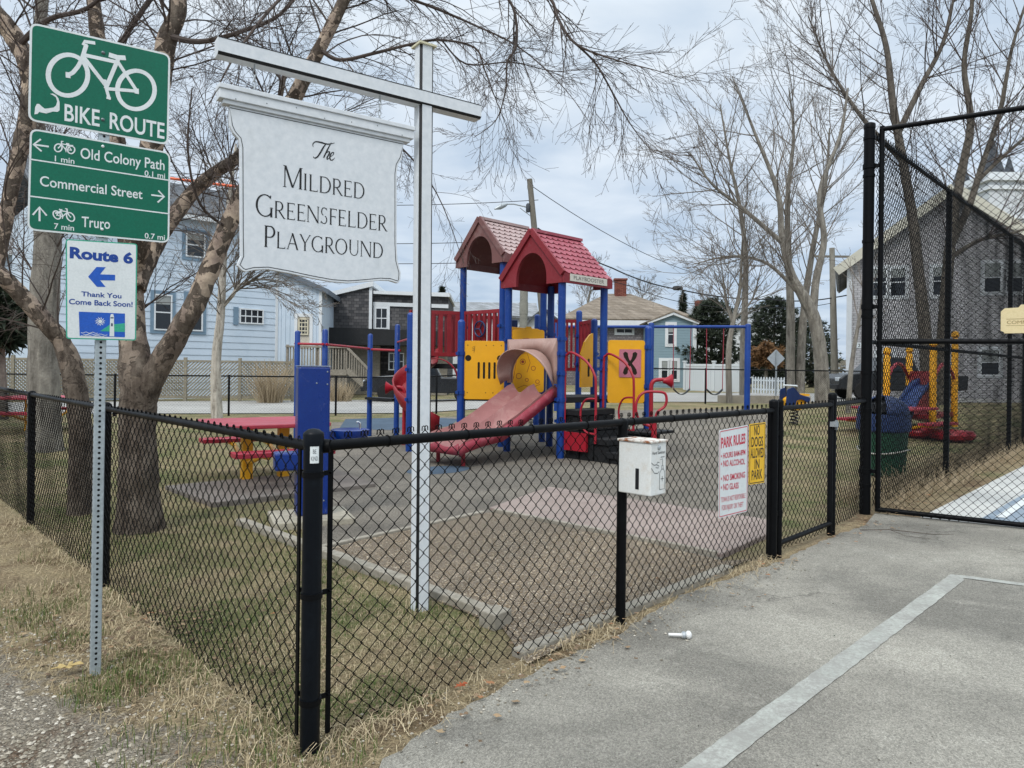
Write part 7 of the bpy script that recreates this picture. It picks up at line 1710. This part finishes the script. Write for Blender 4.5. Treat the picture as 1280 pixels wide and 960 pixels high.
while n < 105000:
    y = 2.0+14*rg.random()**1.7; x = -(y*.80)+rg.random()*(y*.80+2.2)
    q = Vector((x, y, 0))-FA; f_out = q.dot(FN); l_out = q.dot(LN); pt = patch(x, y)
    if f_out > -.02 and l_out < .02:           # between the front fence and the car park
        if f_out > .22 or x > 3.6 or ppoly(x, y, [(edge[0].x+3, edge[0].y-3)]+asp+[(8, 3)]): continue
        if rg.random() < .14: blade(x, y, gz2(x, y), rg.uniform(.03, .10), .0035, rg.uniform(.5, 1), rg.uniform(0, 6.28), rg.uniform(.0, .45)); n += 1
        continue
    if l_out > 0 or (y < 3 and x < -.4):
        gmask = (interp(GRAV, x)-y)
        if gmask > .12+.5*pt: continue
        if gmask > -.25 and rg.random() > .35: continue
        if patch(x*2.1+5, y*2.1) < -.12 and rg.random() < .7: continue
        grn = pt > .22
        if not grn and rg.random() < (.35 if pt > -.1 else .75): continue
        if grn: blade(x, y, gz2(x, y), rg.uniform(.03, .075), .0036, rg.uniform(.15, .7), rg.uniform(0, 6.28), rg.uniform(.5, 1.0) if rg.random() < .6 else rg.uniform(0, .5))
        else: blade(x, y, gz2(x, y), rg.uniform(.025, .10)*(1.6 if rg.random() < .08 else 1), .0032, rg.uniform(.8, 1.0), rg.uniform(0, 6.28), rg.uniform(0, .5))
        n += 1; continue
    if ppoly(x, y, rub) or ppoly(x, y, mul) or ppoly(x, y, slabp): continue
    if x > -.1 and y < 8: continue
    grn = pt > -.05
    if not grn and rg.random() < .3: continue
    blade(x, y, gz2(x, y), rg.uniform(.02, .055), .0034, rg.uniform(.4, .97), rg.uniform(0, 6.28), (rg.uniform(.45, 1.0) if grn and rg.random() < .8 else rg.uniform(0, .5))); n += 1
# green tufts on the verge and at the foot of the posts
for (u, v, r, m) in ((140, 862, .22, 420), (120, 870, .10, 120), (215, 935, .28, 260), (165, 745, .25, 160), (335, 930, .2, 260), (420, 945, .18, 160), (230, 860, .12, 60), (300, 800, .25, 120), (525, 765, .12, 90), (60, 750, .4, 260), (90, 690, .4, 200)):
    c = G(u, v)
    for i in range(m):
        a = rg.uniform(0, 6.28); d = r*math.sqrt(rg.random()); x, y = c.x+d*math.cos(a), c.y+d*math.sin(a); blade(x, y, gz2(x, y), rg.uniform(.04, .10), .0038, rg.uniform(.1, .65), rg.uniform(0, 6.28), rg.uniform(.5, 1.0) if rg.random() < .75 else rg.uniform(.1, .5))
# dry straw heaps along the foot of both fences
for i in range(1700):
    if rg.random() < .55: s_ = rg.random()*FRONT_L*.98; off = abs(rg.gauss(0, .09))-.03; p = FA+FD*s_+FN*off
    else: s_ = rg.random()*6; p = LA+LD*s_+LN*(abs(rg.gauss(0, .16))-.03)
    if mn.noise(Vector((p.x*1.3, p.y*1.3, 5))) < -.12 and rg.random() < .8: continue
    blade(p.x, p.y, gz2(p.x, p.y)+.006, rg.uniform(.06, .22), .0038, rg.uniform(.8, 1.0), rg.uniform(0, 6.28), rg.uniform(0, .32))
me = bpy.data.meshes.new('grass_cover'); me.from_pydata(vs_, [], fs_); me.materials.append(tint_mat('grass_blades', [(0, '#c6b797'), (.2, '#a8977a'), (.48, '#86795c'), (.6, '#677042'), (1, '#40572a')]))
o = bpy.data.objects.new('grass_cover', me); COL.objects.link(o); kind(o, 'stuff'); with_tint(o, tn_)
# stones of the gravel strip, and chips of the mulch bed
def lumps(name, pts, m, squash=.6):
    vs2, fs2, t2 = [], [], []
    for x, y, z, r in pts:
        b = len(vs2); k = [r*rg.uniform(.7, 1.25) for _ in range(6)]; az_ = rg.uniform(0, 6.28); c_, s_ = math.cos(az_), math.sin(az_)
        for vx, vy, vz in ((k[0], 0, 0), (0, k[1], 0), (-k[2], 0, 0), (0, -k[3], 0), (0, 0, k[4]*squash), (0, 0, -k[5]*squash)): vs2.append((x+vx*c_-vy*s_, y+vx*s_+vy*c_, z+vz))
        fs2 += [(b, b+1, b+4), (b+1, b+2, b+4), (b+2, b+3, b+4), (b+3, b, b+4), (b+1, b, b+5), (b+2, b+1, b+5), (b+3, b+2, b+5), (b, b+3, b+5)]; t2 += [rg.random()]*8
    me = bpy.data.meshes.new(name); me.from_pydata(vs2, [], fs2); me.materials.append(m); o = bpy.data.objects.new(name, me); COL.objects.link(o); kind(o, 'stuff'); with_tint(o, t2)
pts = []
while len(pts) < 7500:
    y = 1.9+3.5*rg.random()**1.4; x = -y*.78+rg.random()*(y*.78+.2); gmask = interp(GRAV, x)-y
    if (Vector((x, y, 0))-FA).dot(LN) < 0 and y > 2.9: continue
    if (Vector((x, y, 0))-FA).dot(FN) > .1 and x > -.75: continue
    if gmask < -.5 or (gmask < .15 and rg.random() > .25): continue
    pts.append((x, y, gz2(x, y)+.002, rg.choice([.003, .004, .005, .007, .011])*rg.uniform(.7, 1.3)))
for i in range(500):
    s_ = rg.random()*FRONT_L; p = FA+FD*s_+FN*(rg.gauss(.14, .10)); pts.append((p.x, p.y, .008, rg.uniform(.003, .009)))
lumps('gravel_stones', pts, tint_mat('stone_chips', [(0, '#6c6558'), (.4, '#8f8778'), (.8, '#aaa293'), (1, '#c6bfb2')]))
pts = []
while len(pts) < 7500:
    x = rg.uniform(-2.2, 2.3); y = rg.uniform(3.4, 6.5)
    if ppoly(x, y, mul): pts.append((x, y, .010, rg.uniform(.004, .010)))
lumps_later = None
lumps('mulch_chips', pts, tint_mat('wood_chips', [(0, '#74644f'), (.4, '#9c8b74'), (.8, '#b9aa94'), (1, '#d0c4b0')]), .45)
pa_ = []
while len(pa_) < 420:
    x, y = rg.uniform(-.6, 5), rg.uniform(2.0, 7)
    if ppoly(x, y, [(edge[0].x+.1, edge[0].y)]+asp[1:]+[(8, 7), (8, 1), (.3, 1.5)]): pa_.append((x, y, .006, rg.uniform(.0015, .005)))
lumps('asphalt_grit', pa_, tint_mat('grit_chips', [(0, '#2c2925'), (.5, '#5d5850'), (1, '#b9b4a8')]))
# fallen leaves and twigs
vs2, fs2, t2 = [], [], []
def leaf(x, y, z, r, tint):
    b = len(vs2); a = rg.uniform(0, 6.28); n = 8; vs2.append((x, y, z+r*.18))
    for k in range(n):
        t_ = 2*math.pi*k/n; rr = r*(.55+.45*abs(math.cos(t_)))*(1 if k % 2 else .78); vs2.append((x+rr*math.cos(t_+a), y+rr*math.sin(t_+a)*.9, z+rg.uniform(.0, .35)*r))
    for k in range(n): fs2.append((b, b+1+k, b+1+(k+1) % n)); t2.append(tint)
for (u, v, k, sp) in ((1062, 655, 60, .22), (1040, 668, 35, .2), (960, 702, 26, .2), (870, 735, 30, .25), (760, 788, 36, .25), (680, 830, 26, .2), (575, 866, 20, .2), (540, 880, 14, .2), (230, 790, 22, .4), (300, 830, 10, .3)):
    c = G(u, v)
    for i in range(k): leaf(c.x+rg.gauss(0, sp), c.y+rg.gauss(0, sp), .012+rg.random()*.02, rg.uniform(.008, .026), rg.random())
for (u, v, k, sp) in ((200, 790, 260, .22), (150, 770, 80, .2), (300, 840, 110, .3), (60, 800, 60, .3)):
    c = G(u, v)
    for i in range(k): x, y = c.x+rg.gauss(0, sp), c.y+rg.gauss(0, sp); leaf(x, y, gz2(x, y)+.006+rg.random()*.012, rg.uniform(.006, .022), rg.random()*.8)
for i in range(240):
    s_ = rg.random()*8; p = TP+FD*s_+FN*(rg.uniform(-.15, .35)); leaf(p.x, p.y, .012+rg.random()*.03, rg.uniform(.015, .04), rg.random())
me = bpy.data.meshes.new('leaf_litter'); me.from_pydata(vs2, [], fs2); me.materials.append(tint_mat('dead_leaves', [(0, '#54463a'), (.4, '#7f6b56'), (.75, '#a08b6e'), (1, '#96694a')])); o = bpy.data.objects.new('leaf_litter', me); COL.objects.link(o); kind(o, 'stuff'); with_tint(o, t2)
# low weeds along the foot of the court fence
mb = MB()
for i in range(2600):
    s_ = .1+rg.random()*11; p = TP+FD*s_-FN*rg.uniform(-.25, .5); L = rg.uniform(.06, .3); d = Vector((rg.gauss(0, .5), rg.gauss(0, .5), 1)).normalized(); mb.tube([p, p+d*L*.6, p+d*L+Vector((rg.gauss(0, .05), rg.gauss(0, .05), 0))], [.004, .003, .001], 3, cap=False)
o = mb.build('dry_weeds', DRY); kind(o, 'stuff')
# a tan oak leaf by the sign post, a brown leaf by the fence, and the small white knob dropped on the asphalt
def oak_leaf(label, c, L, az_, m):
    out = [(0, 0), (.05, .03), (.22, .05), (.26, .2), (.34, .21), (.36, .07), (.5, .08), (.56, .3), (.66, .28), (.64, .09), (.78, .09), (.86, .18), (.92, .1), (1, 0)]
    pts = out+[(x, -y) for x, y in out[-2:0:-1]]; mb = MB(); ca, sa = math.cos(az_), math.sin(az_); n = len(pts)
    top = [Vector((c.x+(x*ca-y*sa)*L, c.y+(x*sa+y*ca)*L, c.z+.012+L*.25*abs(y)+.03*L*math.sin(x*9))) for x, y in pts]; mb.add([c+Vector((.5*ca*L, .5*sa*L, .015))]+top, [(0, 1+k, 1+(k+1) % n) for k in range(n)]); tag(mb.build('oak_leaf', m, loc=c, solid=.0015), label, 'leaf')
LTAN = mat('leaf_tan', '#a8925f', .7, .15, 20); LRUS = mat('leaf_rust', '#9c4f2c', .7, .2, 20)
oak_leaf('tan oak leaf lying on the straw left of the sign post foot', G(62, 848)+UPV*.03, .14, R(28), LTAN); oak_leaf('rusty brown leaf lying under the front fence', G(568, 866)+UPV*.012, .075, R(40), LRUS)
c = G(848, 799); d = Vector((1, -.08, 0)).normalized()
t = thing('plastic_knob', 'small white plastic knob with a grey collar dropped on the asphalt', 'knob', c); KW = mat('knob_white', '#d9d9d6', .4, .05, 20)
ax = Matrix((UPV.cross(d).normalized(), UPV, d)).transposed()
def ball(r, zz, s=1): return [(max(.0005, r*math.cos(a)), zz+r*s*math.sin(a)) for a in [R(-90+18*k) for k in range(11)]]
mb = MB(); mb.lathe(c+UPV*.024-d*.055, [(.001, 0), (.008, 0), (.009, .01), (.009, .07), (.016, .075)], 12, ax); mb.lathe(c+UPV*.026+d*.055, ball(.023, 0, .8), 14, ax); mb.build('knob', KW, t)
mb = MB(); mb.lathe(c+UPV*.024+d*.02, [(.018, 0), (.020, .004), (.020, .016), (.016, .02)], 12, ax); mb.build('collar', STEEL, t)
# loose weed stalks near the court gate
mb = MB(); p = G(1075, 664)
mb.tube([p+Vector((0, 0, .012)), p+Vector((.25, -.05, .03)), p+Vector((.6, -.14, .012)), p+Vector((.8, -.14, .012))], [.004, .004, .003, .001], 5); mb.tube([p+Vector((.25, -.05, .03)), p+Vector((.3, -.22, .014)), p+Vector((.5, -.35, .01))], [.003, .002, .001], 4)
tag(mb.build('fallen_twig', TWIG, loc=p), 'thin fallen twig lying on the asphalt by the court gate', 'twig')
